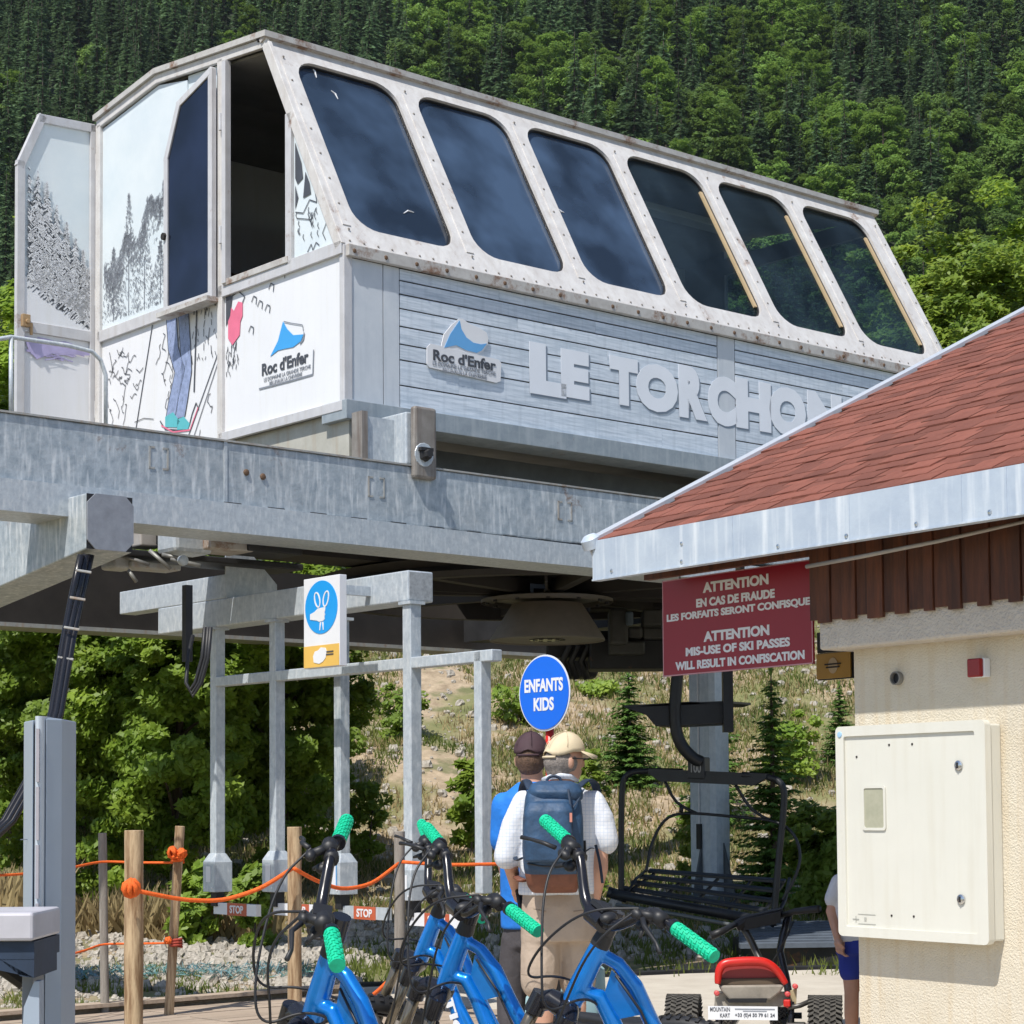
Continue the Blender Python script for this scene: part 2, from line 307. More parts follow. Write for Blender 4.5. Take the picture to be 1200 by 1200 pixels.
def plate(name, outer, holes, org, ux, uy, thick, mats, parent, **kw):      # flat sheet with holes; outer/holes 2D, thickness behind the face
    cu = bpy.data.curves.new('c', 'CURVE'); cu.dimensions = '2D'; cu.fill_mode = 'BOTH'; cu.extrude = thick/2
    for pl in [outer]+holes:
        sp = cu.splines.new('POLY'); sp.points.add(len(pl)-1); sp.use_cyclic_u = True
        for i, p in enumerate(pl): sp.points[i].co = (p[0], p[1], 0, 1)
    me = curve_mesh(cu); n = ux.cross(uy).normalized(); off = wloc(parent) if parent else V((0, 0, 0))
    for v in me.vertices: v.co = org+ux*v.co.x+uy*v.co.y+n*(v.co.z-thick/2)-off
    me.materials.clear()
    return link(name, me, mats, parent, **kw)
def text(name, body, c, ux, uy, w, h, m, parent, bold=0.02, ext=0.003, **kw):
    cu = bpy.data.curves.new('t', 'FONT'); cu.body = body; cu.offset = bold; cu.extrude = 0.5; cu.align_x = 'CENTER'; cu.resolution_u = 4
    me = curve_mesh(cu); cs = [v.co.copy() for v in me.vertices]
    x0 = min(p.x for p in cs); x1 = max(p.x for p in cs); y0 = min(p.y for p in cs); y1 = max(p.y for p in cs)
    n = ux.cross(uy).normalized(); off = wloc(parent) if parent else V((0, 0, 0))
    for v, p in zip(me.vertices, cs):
        v.co = c+ux*((p.x-(x0+x1)/2)/(x1-x0)*w)+uy*((p.y-(y0+y1)/2)/(y1-y0)*h)+n*((p.z+0.5)*ext)-off
    me.materials.clear()
    return link(name, me, m, parent, **kw)
def rrect(x0, y0, x1, y1, r, n=7):
    o = []
    for cx, cy, a0 in ((x1-r, y1-r, 0), (x0+r, y1-r, 90), (x0+r, y0+r, 180), (x1-r, y0+r, 270)):
        for i in range(n): a = radians(a0+90*i/(n-1)); o.append((cx+r*cos(a), cy+r*sin(a)))
    return o
def ellp(cx, cy, rx, ry, n=32): return [(cx+rx*cos(2*pi*i/n), cy+ry*sin(2*pi*i/n)) for i in range(n)]
def quads(name, cen, uu, vv, mats, parent=None, mi=None, shape='quad', **kw):  # numpy cloud of small faces
    n = len(cen)
    if shape == 'quad':
        k = 4; vs = np.stack([cen-uu, cen-vv, cen+uu, cen+vv], 1).reshape(-1, 3)
    else:
        k = 3; vs = np.stack([cen-uu, cen+uu, cen+vv], 1).reshape(-1, 3)
    me = bpy.data.meshes.new(name); me.vertices.add(n*k); me.vertices.foreach_set('co', vs.astype(np.float32).ravel())
    me.loops.add(n*k); me.loops.foreach_set('vertex_index', np.arange(n*k, dtype=np.int32))
    me.polygons.add(n); me.polygons.foreach_set('loop_start', np.arange(0, n*k, k, dtype=np.int32))
    me.update(calc_edges=True)
    if mi is not None: me.polygons.foreach_set('material_index', mi.astype(np.int32))
    me.validate()
    return link(name, me, mats, parent, **kw)
def rdir(n):
    v = RNG.normal(size=(n, 3)); return v/np.linalg.norm(v, axis=1)[:, None]
def blob(name, prims, m, parent, voxel=0.008, smooth_it=6, off=None):
    """one continuous skin grown over tapered limbs and masses: prims = ('t', pts, radii, flat) or ('e', centre, rx, ry, rz, rot)"""
    mb = MB()
    for p in prims:
        if p[0] == 't':
            pts, rs = p[1], p[2]; mb.tube(pts, rs, 12, flat=(p[3] if len(p) > 3 else 1))
            for q, r_ in ((pts[0], rs[0]), (pts[-1], rs[-1])): mb.ell(q, r_*0.98, r_*0.98, r_*0.98, 8)
            for q, r_ in zip(pts[1:-1], rs[1:-1]): mb.ell(q, r_, r_, r_, 8)
        elif p[0] == 'l': mb.loft(p[1])
        elif p[0] == 'm': mb.add(p[1].v, p[1].f)
        else: mb.ell(p[1], p[2], p[3], p[4], 12, rot=(p[5] if len(p) > 5 else None))
    o = obj(name, mb, m, parent)
    md = o.modifiers.new('r', 'REMESH'); md.mode = 'VOXEL'; md.voxel_size = voxel
    if smooth_it: s = o.modifiers.new('s', 'SMOOTH'); s.factor = 0.5; s.iterations = smooth_it
    dg = bpy.context.evaluated_depsgraph_get(); me = bpy.data.meshes.new_from_object(o.evaluated_get(dg))
    o.modifiers.clear(); old = o.data; o.data = me; bpy.data.meshes.remove(old)
    me.polygons.foreach_set('use_smooth', [True]*len(me.polygons))
    if not me.materials: me.materials.append(m)
    return o
def oring(c, rx, ry, n=16, ux=V((1, 0, 0)), uy=V((0, 1, 0)), pw=2.0):         # a superellipse ring for lofting torsos
    o = []
    for k in range(n):
        a = 2*pi*k/n; ca, sa = cos(a), sin(a)
        o.append(V(c)+ux*(rx*math.copysign(abs(ca)**(2/pw), ca))+uy*(ry*math.copysign(abs(sa)**(2/pw), sa)))
    return o

# ------------------------------------------------------------------ the ground, bank and mountainside
from mathutils import noise as MN
_hy = [-400, 15.6, 17, 18.5, 20, 22, 24, 27, 31, 36, 45, 60, 150, 280, 390, 600, 950]
_hz = [0, 0, .03, .08, .15, .26, .45, 1.0, 2.4, 4.4, 6.0, 7.5, 22, 46, 93, 246, 480]
def H(x, y):
    z = float(np.interp(y, _hy, _hz))
    if y > 16:
        k = min(1, (y-16)/10)
        z += k*0.28*MN.noise(V((x*0.45, y*0.45, 1)))+k*0.08*MN.noise(V((x*1.7, y*1.7, 5)))
    if y > 60: z += min(1, (y-60)/200)*9*MN.noise(V((x/55, y/70, 3)))
    return z
ys = [-400, -150, -60, -20, -5, 3, 8, 12, 14, 15.5]+list(np.arange(16, 24, .25))+list(np.arange(24, 40, .5))+list(np.arange(40, 60, 2))+list(np.arange(60, 400, 10))+list(np.arange(400, 951, 15))
NX = 90; gv = []; gf = []
for y in ys:
    w = 16+max(0, y-14)*0.9 if y > 8 else 500-0.0*y
    if y > 400: w = 700
    for k in range(NX):
        s = (k/(NX-1)*2-1); x = s*abs(s)**0.25*w if y > 8 else s*w
        gv.append((x, y, H(x, y) if y < 900 else H(x, 900)+60))
for j in range(len(ys)-1):
    for k in range(NX-1): gf.append((j*NX+k, j*NX+k+1, (j+1)*NX+k+1, (j+1)*NX+k))
# the wide skirts that carry the near ground sideways to the hills
def ground_mat():
    m = mat('earth_and_grass', (0.22, 0.165, 0.105), 0.95, 0, 5, 0.2, col2=(0.47, 0.37, 0.255), bump=1.0, bscale=9, detail=12)
    t = m.node_tree; b = t.nodes['Principled BSDF']; L = t.links.new
    base = b.inputs['Base Color'].links[0].from_socket
    tc = nd(t, 'ShaderNodeTexCoord'); sp = nd(t, 'ShaderNodeSeparateXYZ'); L(tc.outputs['Object'], sp.inputs[0])
    def mixin(prev, col, fac):
        mx = nd(t, 'ShaderNodeMix', data_type='RGBA'); mx.inputs[7].default_value = rgb(col); L(prev, mx.inputs[6]); L(fac, mx.inputs[0]); return mx.outputs[2]
    def nz(sc, lo, hi, top=1.0, det=6):
        n = nd(t, 'ShaderNodeTexNoise'); n.inputs['Scale'].default_value = sc; n.inputs['Detail'].default_value = det; L(tc.outputs['Object'], n.inputs[0])
        r = nd(t, 'ShaderNodeMapRange'); r.inputs[1].default_value = lo; r.inputs[2].default_value = hi; r.inputs[4].default_value = top; L(n.outputs[0], r.inputs[0]); return r.outputs[0]
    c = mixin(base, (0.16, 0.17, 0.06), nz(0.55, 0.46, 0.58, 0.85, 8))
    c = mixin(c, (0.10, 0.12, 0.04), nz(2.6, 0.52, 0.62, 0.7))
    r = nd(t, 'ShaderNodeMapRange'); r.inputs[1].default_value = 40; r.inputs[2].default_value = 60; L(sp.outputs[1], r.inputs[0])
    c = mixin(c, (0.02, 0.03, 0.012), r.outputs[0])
    L(c, b.inputs['Base Color']); return m
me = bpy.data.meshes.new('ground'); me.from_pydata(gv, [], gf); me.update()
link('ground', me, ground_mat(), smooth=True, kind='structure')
me = bpy.data.meshes.new('far_ground'); me.from_pydata([(-1500, -1500, -.4), (1500, -1500, -.4), (1500, 1200, -.4), (-1500, 1200, -.4)], [], [(0, 1, 2, 3)]); me.update()
link('terrain', me, MATS['earth_and_grass'], kind='structure')
PAVE = mat('pale_concrete', (0.46, 0.41, 0.34), 0.9, 0, 3, 0.1, col2=(0.58, 0.53, 0.45), bump=0.3, bscale=60)
PZ = 0.05
mb = MB(); mb.prism([V(p) for p in ((-1.05, -8, PZ), (14, -8, PZ), (14, 17.3, PZ), (4.2, 16.9, PZ), (1.4, 16.2, PZ), (-.2, 15.5, PZ), (-1.5, 15.1, PZ))], V((0, 0, -.14)))
obj('pavement', mb, PAVE, kind='structure')
mb = MB()                                                       # dark rubber edging strip along the pavement
for p, q in (((-1.5, 15.15), (-.2, 15.55)), ((-.2, 15.55), (1.4, 16.25)), ((1.4, 16.25), (4.2, 16.95))):
    p = V((p[0], p[1], 0)); q = V((q[0], q[1], 0)); d = (q-p).normalized(); n = V((-d.y, d.x, 0))
    mb.boxa((p+q)/2+n*.09+Z*.04, d*((q-p).length/2), n*.07, Z*.03)
obj('kerb', mb, DARK, kind='structure')
# ---- wooden deck, its planks and its raised edge board
dk = bpy.data.objects.new('wooden_deck', None); COL.objects.link(dk); dk.location = S(-3, -1.5, 0); dk['kind'] = 'structure'
pm = None
for i in range(22):
    b0 = -3.05+i*0.145
    for a0, a1 in ((-7.0, -4.2), (-4.19, -1.6), (-1.59, .05)):
        mb = MB(); mb.boxa(V((0, 0, 0)), A*((a1-a0)/2-.003), B*.0695, Z*.015)
        key = round(a1-a0, 2)
        o = link('plank', mb.mesh(), DECKW, dk, bevel=0.0); o.location = S((a0+a1)/2, b0, .095+random.uniform(-.003, .003))-dk.location
obj('joist', MB().boxa(S(-3.5, -1.45, .03), A*3.5, B*1.6, Z*.045), DARKB, dk)
obj('edge_board', MB().boxa(S(-3.4, .20, .09), A*3.55, B*.03, Z*.075).boxa(S(-3.4, .13, .155), A*3.55, B*.05, Z*.012), DECKW, dk)

# ------------------------------------------------------------------ vegetation
def conifer_cloud(h, r, levels, nb, seg, rng, droop=0.35, low=0.06, q=1.0, zj=0.0):
    C = []; U = []; Vv = []
    for i in range(levels):
        f = (i+rng.uniform(-.3, .3))/levels; f = min(max(f, 0), .985); z = h*(low+(1-low)*f); R = r*(1-f)**0.85*(rng.uniform(.8, 1.12))+r*.03
        n = max(4, int(nb*(1-f*.55)))
        for k in range(n):
            a = 2*pi*(k+rng.uniform(-.35, .35))/n+i*1.3; zo = rng.uniform(-zj, zj)*h/levels; L = R*rng.uniform(.7, 1.15); d = np.array([cos(a), sin(a), 0]); s = np.array([-sin(a), cos(a), 0])
            m = max(2, int(seg*(L/r)+1.2)); step = L/m
            for j in range(m):
                t = (j+.6)/m; c = d*L*t+np.array([0, 0, z+zo-droop*L*t**1.3+.12*L*max(0, t-.75)])
                w = step*(1.15-.35*t)*q
                for sg in (-1, 1):
                    dirn = d*.75+s*sg*.75+np.array([0, 0, -.28+rng.uniform(-.25, .2)]); dirn /= np.linalg.norm(dirn)
                    C.append(c+dirn*w*.45+rng.normal(size=3)*w*.12); Vv.append(dirn*w*.85); nn = np.cross(dirn, [0, 0, 1]+rng.normal(size=3)*.5); U.append(nn/np.linalg.norm(nn)*w*.30)
                C.append(c+np.array([0, 0, -w*.2])); Vv.append(d*w*.7+np.array([0, 0, -w*.35])); U.append(s*w*.33)
    C.append(np.array([0, 0, h])); Vv.append(np.array([0, 0, h*.04])); U.append(np.array([r*.04, 0, 0]))
    return np.array(C), np.array(U), np.array(Vv)
def broad_cloud(h, r, nclump, nleaf, leaf, rng, base=0.22, squash=1.0, fill=.55):
    cs = []
    ga = 2.399963
    for i in range(nclump):
        zz = 1-2*(i+.5)/nclump; rr = math.sqrt(1-zz*zz); a = i*ga+rng.uniform(-.4, .4); k = rng.uniform(fill, 1.0)
        k *= 1+.22*math.sin(3*a+5*zz)+.12*math.sin(7*a-4*zz); cs.append(np.array([cos(a)*rr*r*k, sin(a)*rr*r*k, h*(base+(1-base)/2)+zz*h*(1-base)/2*k*squash]))
    C = []; cr = r*1.05/math.sqrt(nclump)*(2.0 if nclump < 100 else 2.9)
    for c in cs:
        s = cr*rng.uniform(.5, 1.35); v = rng.normal(size=(nleaf, 3)); v /= np.linalg.norm(v, axis=1)[:, None]
        C.append(c+v*s*rng.uniform(.45, 1.0, size=(nleaf, 1))*np.array([1, 1, .7]))
    C = np.concatenate(C); n = len(C); out = C-np.array([0, 0, h*.5]); out /= (np.linalg.norm(out, axis=1)[:, None]+1e-6)
    nrm = out*.55+rng.normal(size=(n, 3))*.5+np.array([-.25, -.4, .75]); nrm /= np.linalg.norm(nrm, axis=1)[:, None]
    t = np.cross(nrm, rng.normal(size=(n, 3))); t /= np.linalg.norm(t, axis=1)[:, None]; w = np.cross(nrm, t); L = leaf*rng.uniform(.6, 1.3, size=(n, 1))
    return C, t*L*.5, w*L
def trunk_mb(h, r0, lean=0.0, limbs=0, rng=None, spread=1.0):
    mb = MB(); mb.tube([V((0, 0, -.4)), V((lean*.3, 0, h*.4)), V((lean, .0, h))], [r0*1.15, r0*.8, r0*.2], 7)
    for i in range(limbs):
        z = h*rng.uniform(.25, .85); a = rng.uniform(0, 2*pi); L = spread*rng.uniform(.5, .95)
        mb.tube([V((0, 0, z)), V((cos(a)*L*.5, sin(a)*L*.5, z+L*.35)), V((cos(a)*L, sin(a)*L, z+L*.55))], [r0*.4, r0*.25, r0*.06], 5)
    return mb
def cloud_mesh(name, cloud, mats): 
    o = quads(name, cloud[0], cloud[1], cloud[2], mats); me = o.data; bpy.data.objects.remove(o); return me
rng = np.random.default_rng(3)
FOREST = []
for i in range(4):
    h = (20, 23, 17, 25)[i]; r = (3.3, 2.9, 3.5, 3.1)[i]
    o = quads('forest_conifer', *conifer_cloud(h, r, 26, 10, 4, rng, q=1.25, droop=.5, zj=.8), NEEDLE)
    me = o.data; bpy.data.objects.remove(o)
    tm = trunk_mb(h*.96, .26).mesh(); bm_ = bpy.data.meshes.new('conifer'); 
    # join trunk and crown into one small mesh (far copies show no parts)
    vs = [tuple(v.co) for v in me.vertices]+[tuple(v.co) for v in tm.vertices]; n0 = len(me.vertices)
    fs = [tuple(p.vertices) for p in me.polygons]; nf = len(fs); fs += [tuple(i_+n0 for i_ in p.vertices) for p in tm.polygons]
    bm_.from_pydata(vs, [], fs); bm_.polygons.foreach_set('material_index', [0]*nf+[1]*(len(fs)-nf)); bm_.materials.append(NEEDLE); bm_.materials.append(BARK); FOREST.append(('conifer', bm_))
for i in range(3):
    h = (16, 14, 18)[i]; r = (4.4, 4.8, 4.2)[i]
    me = cloud_mesh('b', broad_cloud(h, r, 34, 190, .42, rng, base=.16, fill=.6), LEAFF)
    tm = trunk_mb(h*.8, .3, .3, 5, rng, r*.8).mesh(); bm_ = bpy.data.meshes.new('broadleaf')
    vs = [tuple(v.co) for v in me.vertices]+[tuple(v.co) for v in tm.vertices]; n0 = len(me.vertices)
    fs = [tuple(p.vertices) for p in me.polygons]; nf = len(fs); fs += [tuple(i_+n0 for i_ in p.vertices) for p in tm.polygons]
    bm_.from_pydata(vs, [], fs); bm_.polygons.foreach_set('material_index', [0]*nf+[1]*(len(fs)-nf)); bm_.materials.append(LEAFF); bm_.materials.append(BARK); FOREST.append(('broad', bm_))
spots = []
y = 200.0
while y < 700:
    sp = (6.9+(y-335)*.004) if y > 335 else 7.5; w = y*.42+30; x = -w+rng.uniform(0, sp)
    while x < w:
        spots.append((x+rng.uniform(-1.8, 1.8), y+rng.uniform(-2.2, 2.2))); x += sp
    y += sp*1.02
cand = []; side = []
for x, y in spots:
    q = V((x, y, H(x, y)+12)); v = q-EYE; d = v.dot(fwd); px = 600+F*v.dot(crt)/d; py = CY-F*v.dot(cup)/d
    if y < 332 or (py < 700 and not -40 < px < 1240): side.append((x, y)); continue
    if -40 < px < 1240 and -170 < py < 470:
        hid = 320 < px < 1000 and py > 130+(px-320)*.29
        hid = hid or (130 < px <= 320 and py > 200)
        if not hid: cand.append((y, x, px, py))
        else: side.append((x, y))
cand.sort()
far = []; n_ind = 0
for y, x, px, py in cand:
    f = .8*MN.noise(V((x/30, y/34, 2)))+0.6*MN.noise(V((x/9, y/10, 9)))+(.17 if px > 600 else (-.16 if px < 330 else 0))+(.15 if (py > 190 and px > 780) else 0)
    broad = f > 0.15
    k = rng.integers(4, 7) if broad else rng.integers(0, 4); sc = rng.uniform(.65, 1.4)*(.9 if broad else 1)*(.85 if (py > 250) else 1)
    if n_ind < 290:
        o = bpy.data.objects.new('broadleaf_tree' if broad else 'conifer_tree', FOREST[k][1]); COL.objects.link(o)
        o.location = (x, y, H(x, y)-.3); o.rotation_euler = (rng.normal()*.03, rng.normal()*.03, rng.uniform(0, 6.28)); o.scale = (sc*rng.uniform(.85, 1.15), sc*rng.uniform(.85, 1.15), sc)
        if broad: tag(o, 'round leafy green tree among the conifers of the mountainside forest', 'tree', 'broadleaf trees in the mountainside forest')
        else: tag(o, 'dark pointed conifer in the forest covering the mountainside', 'tree', 'conifers in the mountainside forest')
        n_ind += 1
    else: far.append((x, y, H(x, y)-.3, k, sc))
for x, y in side:
    broad = MN.noise(V((x/26, y/30, 2))) > (.0 if y < 335 else .15); far.append((x, y, H(x, y)-.3, rng.integers(4, 7) if broad else rng.integers(0, 4), rng.uniform(.55, 1.05)))
# the rest of the far wood: one geometry-nodes object per wood, trees set out on points
def scatter(name, pts, meshes):
    me = bpy.data.meshes.new(name); me.from_pydata([p[:3] for p in pts], [], [])
    for nm, typ, vals in (('kind_index', 'INT', [int(p[3]) for p in pts]), ('size', 'FLOAT', [float(p[4]) for p in pts]), ('spin', 'FLOAT', [random.uniform(0, 6.28) for p in pts])):
        at = me.attributes.new(nm, typ, 'POINT'); at.data.foreach_set('value', vals)
    c2 = bpy.data.collections.new(name+'_kinds')
    for i, m in enumerate(meshes):
        o = bpy.data.objects.new('kind_%02d' % i, m); c2.objects.link(o)
    g = bpy.data.node_groups.new(name, 'GeometryNodeTree'); g.interface.new_socket('Geometry', in_out='INPUT', socket_type='NodeSocketGeometry'); g.interface.new_socket('Geometry', in_out='OUTPUT', socket_type='NodeSocketGeometry')
    gi = g.nodes.new('NodeGroupInput'); go = g.nodes.new('NodeGroupOutput'); ci = g.nodes.new('GeometryNodeCollectionInfo'); ci.inputs['Collection'].default_value = c2
    ci.inputs['Separate Children'].default_value = True; ci.inputs['Reset Children'].default_value = True
    ip = g.nodes.new('GeometryNodeInstanceOnPoints'); ip.inputs['Pick Instance'].default_value = True
    def na(n, t):
        a = g.nodes.new('GeometryNodeInputNamedAttribute'); a.data_type = t; a.inputs['Name'].default_value = n; return a.outputs['Attribute']
    cx = g.nodes.new('ShaderNodeCombineXYZ'); g.links.new(na('spin', 'FLOAT'), cx.inputs[2])
    rt = g.nodes.new('FunctionNodeEulerToRotation'); g.links.new(cx.outputs[0], rt.inputs[0])
    g.links.new(gi.outputs[0], ip.inputs['Points']); g.links.new(ci.outputs[0], ip.inputs['Instance']); g.links.new(na('kind_index', 'INT'), ip.inputs['Instance Index'])
    g.links.new(rt.outputs[0], ip.inputs['Rotation']); g.links.new(na('size', 'FLOAT'), ip.inputs['Scale']); g.links.new(ip.outputs[0], go.inputs[0])
    o = bpy.data.objects.new(name, me); COL.objects.link(o); md = o.modifiers.new('scatter', 'NODES'); md.node_group = g; return o
fo = scatter('forest', far, [f[1] for f in FOREST]); tag(fo, 'dense dark green conifer forest filling the upper mountainside', 'forest'); fo['kind'] = 'stuff'
print('forest', n_ind, len(far))

# ---- near leafy trees and bushes
def leafy(px, py_top, d, rpx, leaf, n, m, name, label, cat, base=.05, nclump=70, group=None, zb=None):
    c = P(px, 900, d); zb = H(c.x, c.y)-.1 if zb is None else zb
    top = P(px, py_top, d).z; h = top-zb; r = rpx/F*d
    t = thing(name, label, cat, (c.x, c.y, zb), group)
    cl = broad_cloud(h, r, nclump, n//nclump, leaf, rng, base=base, fill=.45)
    quads('crown', cl[0], cl[1], cl[2], m, t); 
    tm = trunk_mb(h*.75, r*.06, .1, 7, rng, r*.8); link('trunk', tm.mesh(), BARK, t)
    return t
BU = 'leafy bushes behind the lift station'
leafy(10, 268, 26, 120, .06, 50000, LEAFN, 'bush', 'tall leafy tree seen past the open cabin door at the left edge', 'tree', base=.0, nclump=240)
leafy(60, 560, 23, 150, .048, 80000, LEAFN, 'bush', 'leafy green bush behind the grey gate post and hanging cables', 'bush', nclump=300)
leafy(205, 590, 22.5, 125, .048, 76000, LEAFN, 'bush', 'leafy green bush behind the short wooden post with the orange knot', 'bush', nclump=300)
leafy(330, 585, 24, 110, .048, 66000, LEAFN, 'bush', 'shaded leafy bush under the lift behind the hand sign', 'bush', nclump=260)
leafy(130, 560, 27, 210, .09, 34000, LEAFN, 'bush', 'broad dark bush deep behind the leafy bushes under the station', 'bush', nclump=70)
leafy(1160, 258, 31, 125, .062, 70000, LEAFY, 'leafy_tree', 'bright yellow green leafy tree rising behind the red roof', 'tree', base=.3, nclump=260)
leafy(1065, 305, 33, 80, .065, 36000, LEAFY, 'leafy_tree', 'smaller green leafy tree beside the end of the lift cabin', 'tree', base=.3, nclump=160)
leafy(1230, 215, 34, 90, .065, 36000, LEAFN, 'leafy_tree', 'dark leafy tree behind the red roof at the right edge', 'tree', base=.3, nclump=160)
for px_, py_, d_, r_, w_ in ((430, 880, 25, 26, 'seen between the third and fourth hanging posts'), (690, 870, 26, 24, 'just right of the beige cap'), (820, 930, 23, 26, 'behind the hanging seat of the empty chair'), (610, 800, 32, 30, 'high on the bank left of the round sign'), (700, 800, 33, 26, 'high on the bank right of the round sign'), (930, 830, 29, 28, 'between the largest fir and the hut corner'), (470, 800, 31, 30, 'high on the bank behind the fourth hanging post')):
    leafy(px_, py_, d_, r_, .05, 1800, LEAFY, 'weed_clump', 'low green weed clump '+w_, 'weeds', nclump=24, group='weed clumps on the earth bank')
leafy(232, 1000, 19.5, 28, .07, 1600, LEAFY, 'shrub', 'small bright green shrub beside the leftmost metal post box', 'shrub', nclump=16)
leafy(295, 985, 19.2, 24, .07, 1500, LEAFY, 'shrub', 'small bright green shrub between the two left metal post boxes', 'shrub', nclump=16)
leafy(550, 865, 26, 22, .08, 1200, LEAFY, 'shrub', 'small light green shrub on the bank left of the blue round sign', 'shrub', nclump=14)
leafy(965, 945, 20.5, 48, .05, 9000, LEAFY, 'shrub', 'grey green shrub under the fir beside the ticket hut', 'shrub', nclump=30)
leafy(660, 1000, 23, 35, .07, 1500, LEAFN, 'shrub', 'low green shrub on the bank behind the standing men', 'shrub', nclump=14)
def fir(px, top, d, rpx, label, levels=34, nb=13, seg=9, basepx=None):
    zb = P(px, basepx, d).z-.1 if basepx else None
    c = P(px, 900, d); zb = H(c.x, c.y)-.1 if zb is None else min(zb, H(c.x, c.y)); h = P(px, top, d).z-zb; r = rpx/F*d
    t = thing('fir_tree', label, 'tree', (c.x, c.y, zb), 'young firs on the bank')
    cl = conifer_cloud(h, r, levels, nb, seg, rng, droop=.02, low=.02, q=1.25, zj=1.2); quads('crown', cl[0], cl[1], cl[2], FIRN, t)
    link('trunk', trunk_mb(h*.97, .045).mesh(), BARK, t)
fir(738, 780, 29, 46, 'young fir on the bank between the blue round sign and the chair')
fir(905, 785, 22.5, 62, 'largest young fir behind the right side of the empty chair', 40, 14, 10)
fir(835, 770, 27, 50, 'dark young fir behind the steel column')
fir(985, 800, 30, 30, 'small fir high on the bank next to the hut corner')
# ---- grass and stones
def tufts(name, n, xr, yr, hmin, hmax, m, label, dens=None, cat='grass'):
    X = RNG.uniform(*xr, size=n*3); Y = RNG.uniform(*yr, size=n*3)
    keep = [i for i in range(n*3) if (dens(X[i], Y[i]) if dens else True)][:n]
    X = X[keep]; Y = Y[keep]; n = len(X); hh = RNG.uniform(hmin, hmax, size=(n, 1))
    z = np.array([H(a, b) for a, b in zip(X, Y)]); C = np.stack([X, Y, z], 1)
    up = np.stack([RNG.normal(size=n)*.35, RNG.normal(size=n)*.35, np.ones(n)], 1)*hh; s = RNG.normal(size=(n, 3)); s[:, 2] = 0; s /= np.linalg.norm(s, axis=1)[:, None]
    o = quads(name, C, s*hh*.10, up, m, shape='tri'); tag(o, label, cat); o['kind'] = 'stuff'
def dn(sc, th, off=0): return lambda x, y: MN.noise(V((x*sc, y*sc, off)))+.5*MN.noise(V((x*sc*3, y*sc*3, off))) > th
tufts('grass', 110000, (-9, 9), (20, 40), .04, .15, GRASSG, 'green grass in patches over the earth bank', dn(.45, -.12))
tufts('dry_grass', 80000, (-9, 9), (20, 40), .04, .16, GRASSD, 'dry straw coloured grass covering the earth bank', dn(.4, -.35, 4))
tufts('grass', 7000, (-1.6, 6), (15.9, 19.8), .05, .14, GRASSG, 'green grass strip behind the concrete pavement', dn(.8, -.1, 7))
tufts('grass', 5000, (-8, -1.2), (14.2, 17.2), .04, .10, GRASSG, 'short grass between the white stones and the deck edge', dn(.8, .0, 7))
tufts('dry_grass', 1600, (-7.5, -4.6), (18.2, 20.6), .3, .8, GRASSD, 'tall dry grass stalks behind the grey gate post', None)
tufts('dry_grass', 1500, (-4.4, -2.3), (19.6, 21), .15, .5, GRASSD, 'thin dry stalks at the foot of the leafy bushes', None)
rk = []
for i in range(3):
    mb = MB(); mb.ell((0, 0, 0), 1, 1, 1, 5); 
    for v in mb.v: v += v.normalized()*random.uniform(-.28, .2)
    rk.append(mb.mesh()); rk[-1].materials.append(STONE)
pts = []
def rock_area(n, xr, yr, s0, s1):
    for i in range(n):
        x = random.uniform(*xr); y = random.uniform(*yr); s = s0*(s1/s0)**(random.random()**2.2)
        pts.append((x, y, H(x, y)+s*.1, random.randrange(3), s))
rock_area(3400, (-7.2, -1.2), (15.6, 20.6), .018, .085)
rock_area(2300, (-1.6, 5.0), (17.4, 23.2), .018, .09)
rock_area(1200, (-6, -1.5), (13.9, 16), .012, .035)
rock_area(5000, (-5, 7), (22, 38), .012, .09)
ro = scatter('gravel', pts, rk); tag(ro, 'loose white limestone rubble over the slope below the bank', 'gravel'); ro['kind'] = 'stuff'
# fallen blue-green netting lying along the stones
C = np.array([(x, y, H(x, y)+.05+random.uniform(0, .07)) for x, y in zip(RNG.uniform(-4.6, -1.6, 1500), 16.3+RNG.normal(size=1500)*.16)])
o = quads('ground_net', C, rdir(1500)*.05, rdir(1500)*.005, NET); tag(o, 'tangled blue green netting lying along the stones', 'netting'); o['kind'] = 'stuff'
# ------------------------------------------------------------------ the lift cabin on top of the station
ZF = 4.24; ZL = 5.37; LC = 7.06                                    # floor, ledge, length along A
PR = [(0, ZF), (0, ZL), (.97, 7.14), (2.53, 7.31), (3.52, 7.19), (3.50, ZF)]   # cross-section in (b, z)
SL0 = S(0, 0, ZL); RDG = S(0, .97, 7.14); UPS = (RDG-SL0).normalized(); NS = A.cross(UPS).normalized()
if NS.z < 0: NS = -NS
def SLP(s, t, o=0.0): return SL0 + A*s + UPS*t + NS*o
cab = thing('lift_cabin', 'grey white lift station cabin lettered LE TORCHON standing on the steel beams', 'cabin', S(0, 1.7, ZF))
NE = -A; NL = -B                                                   # outward: end face, long face
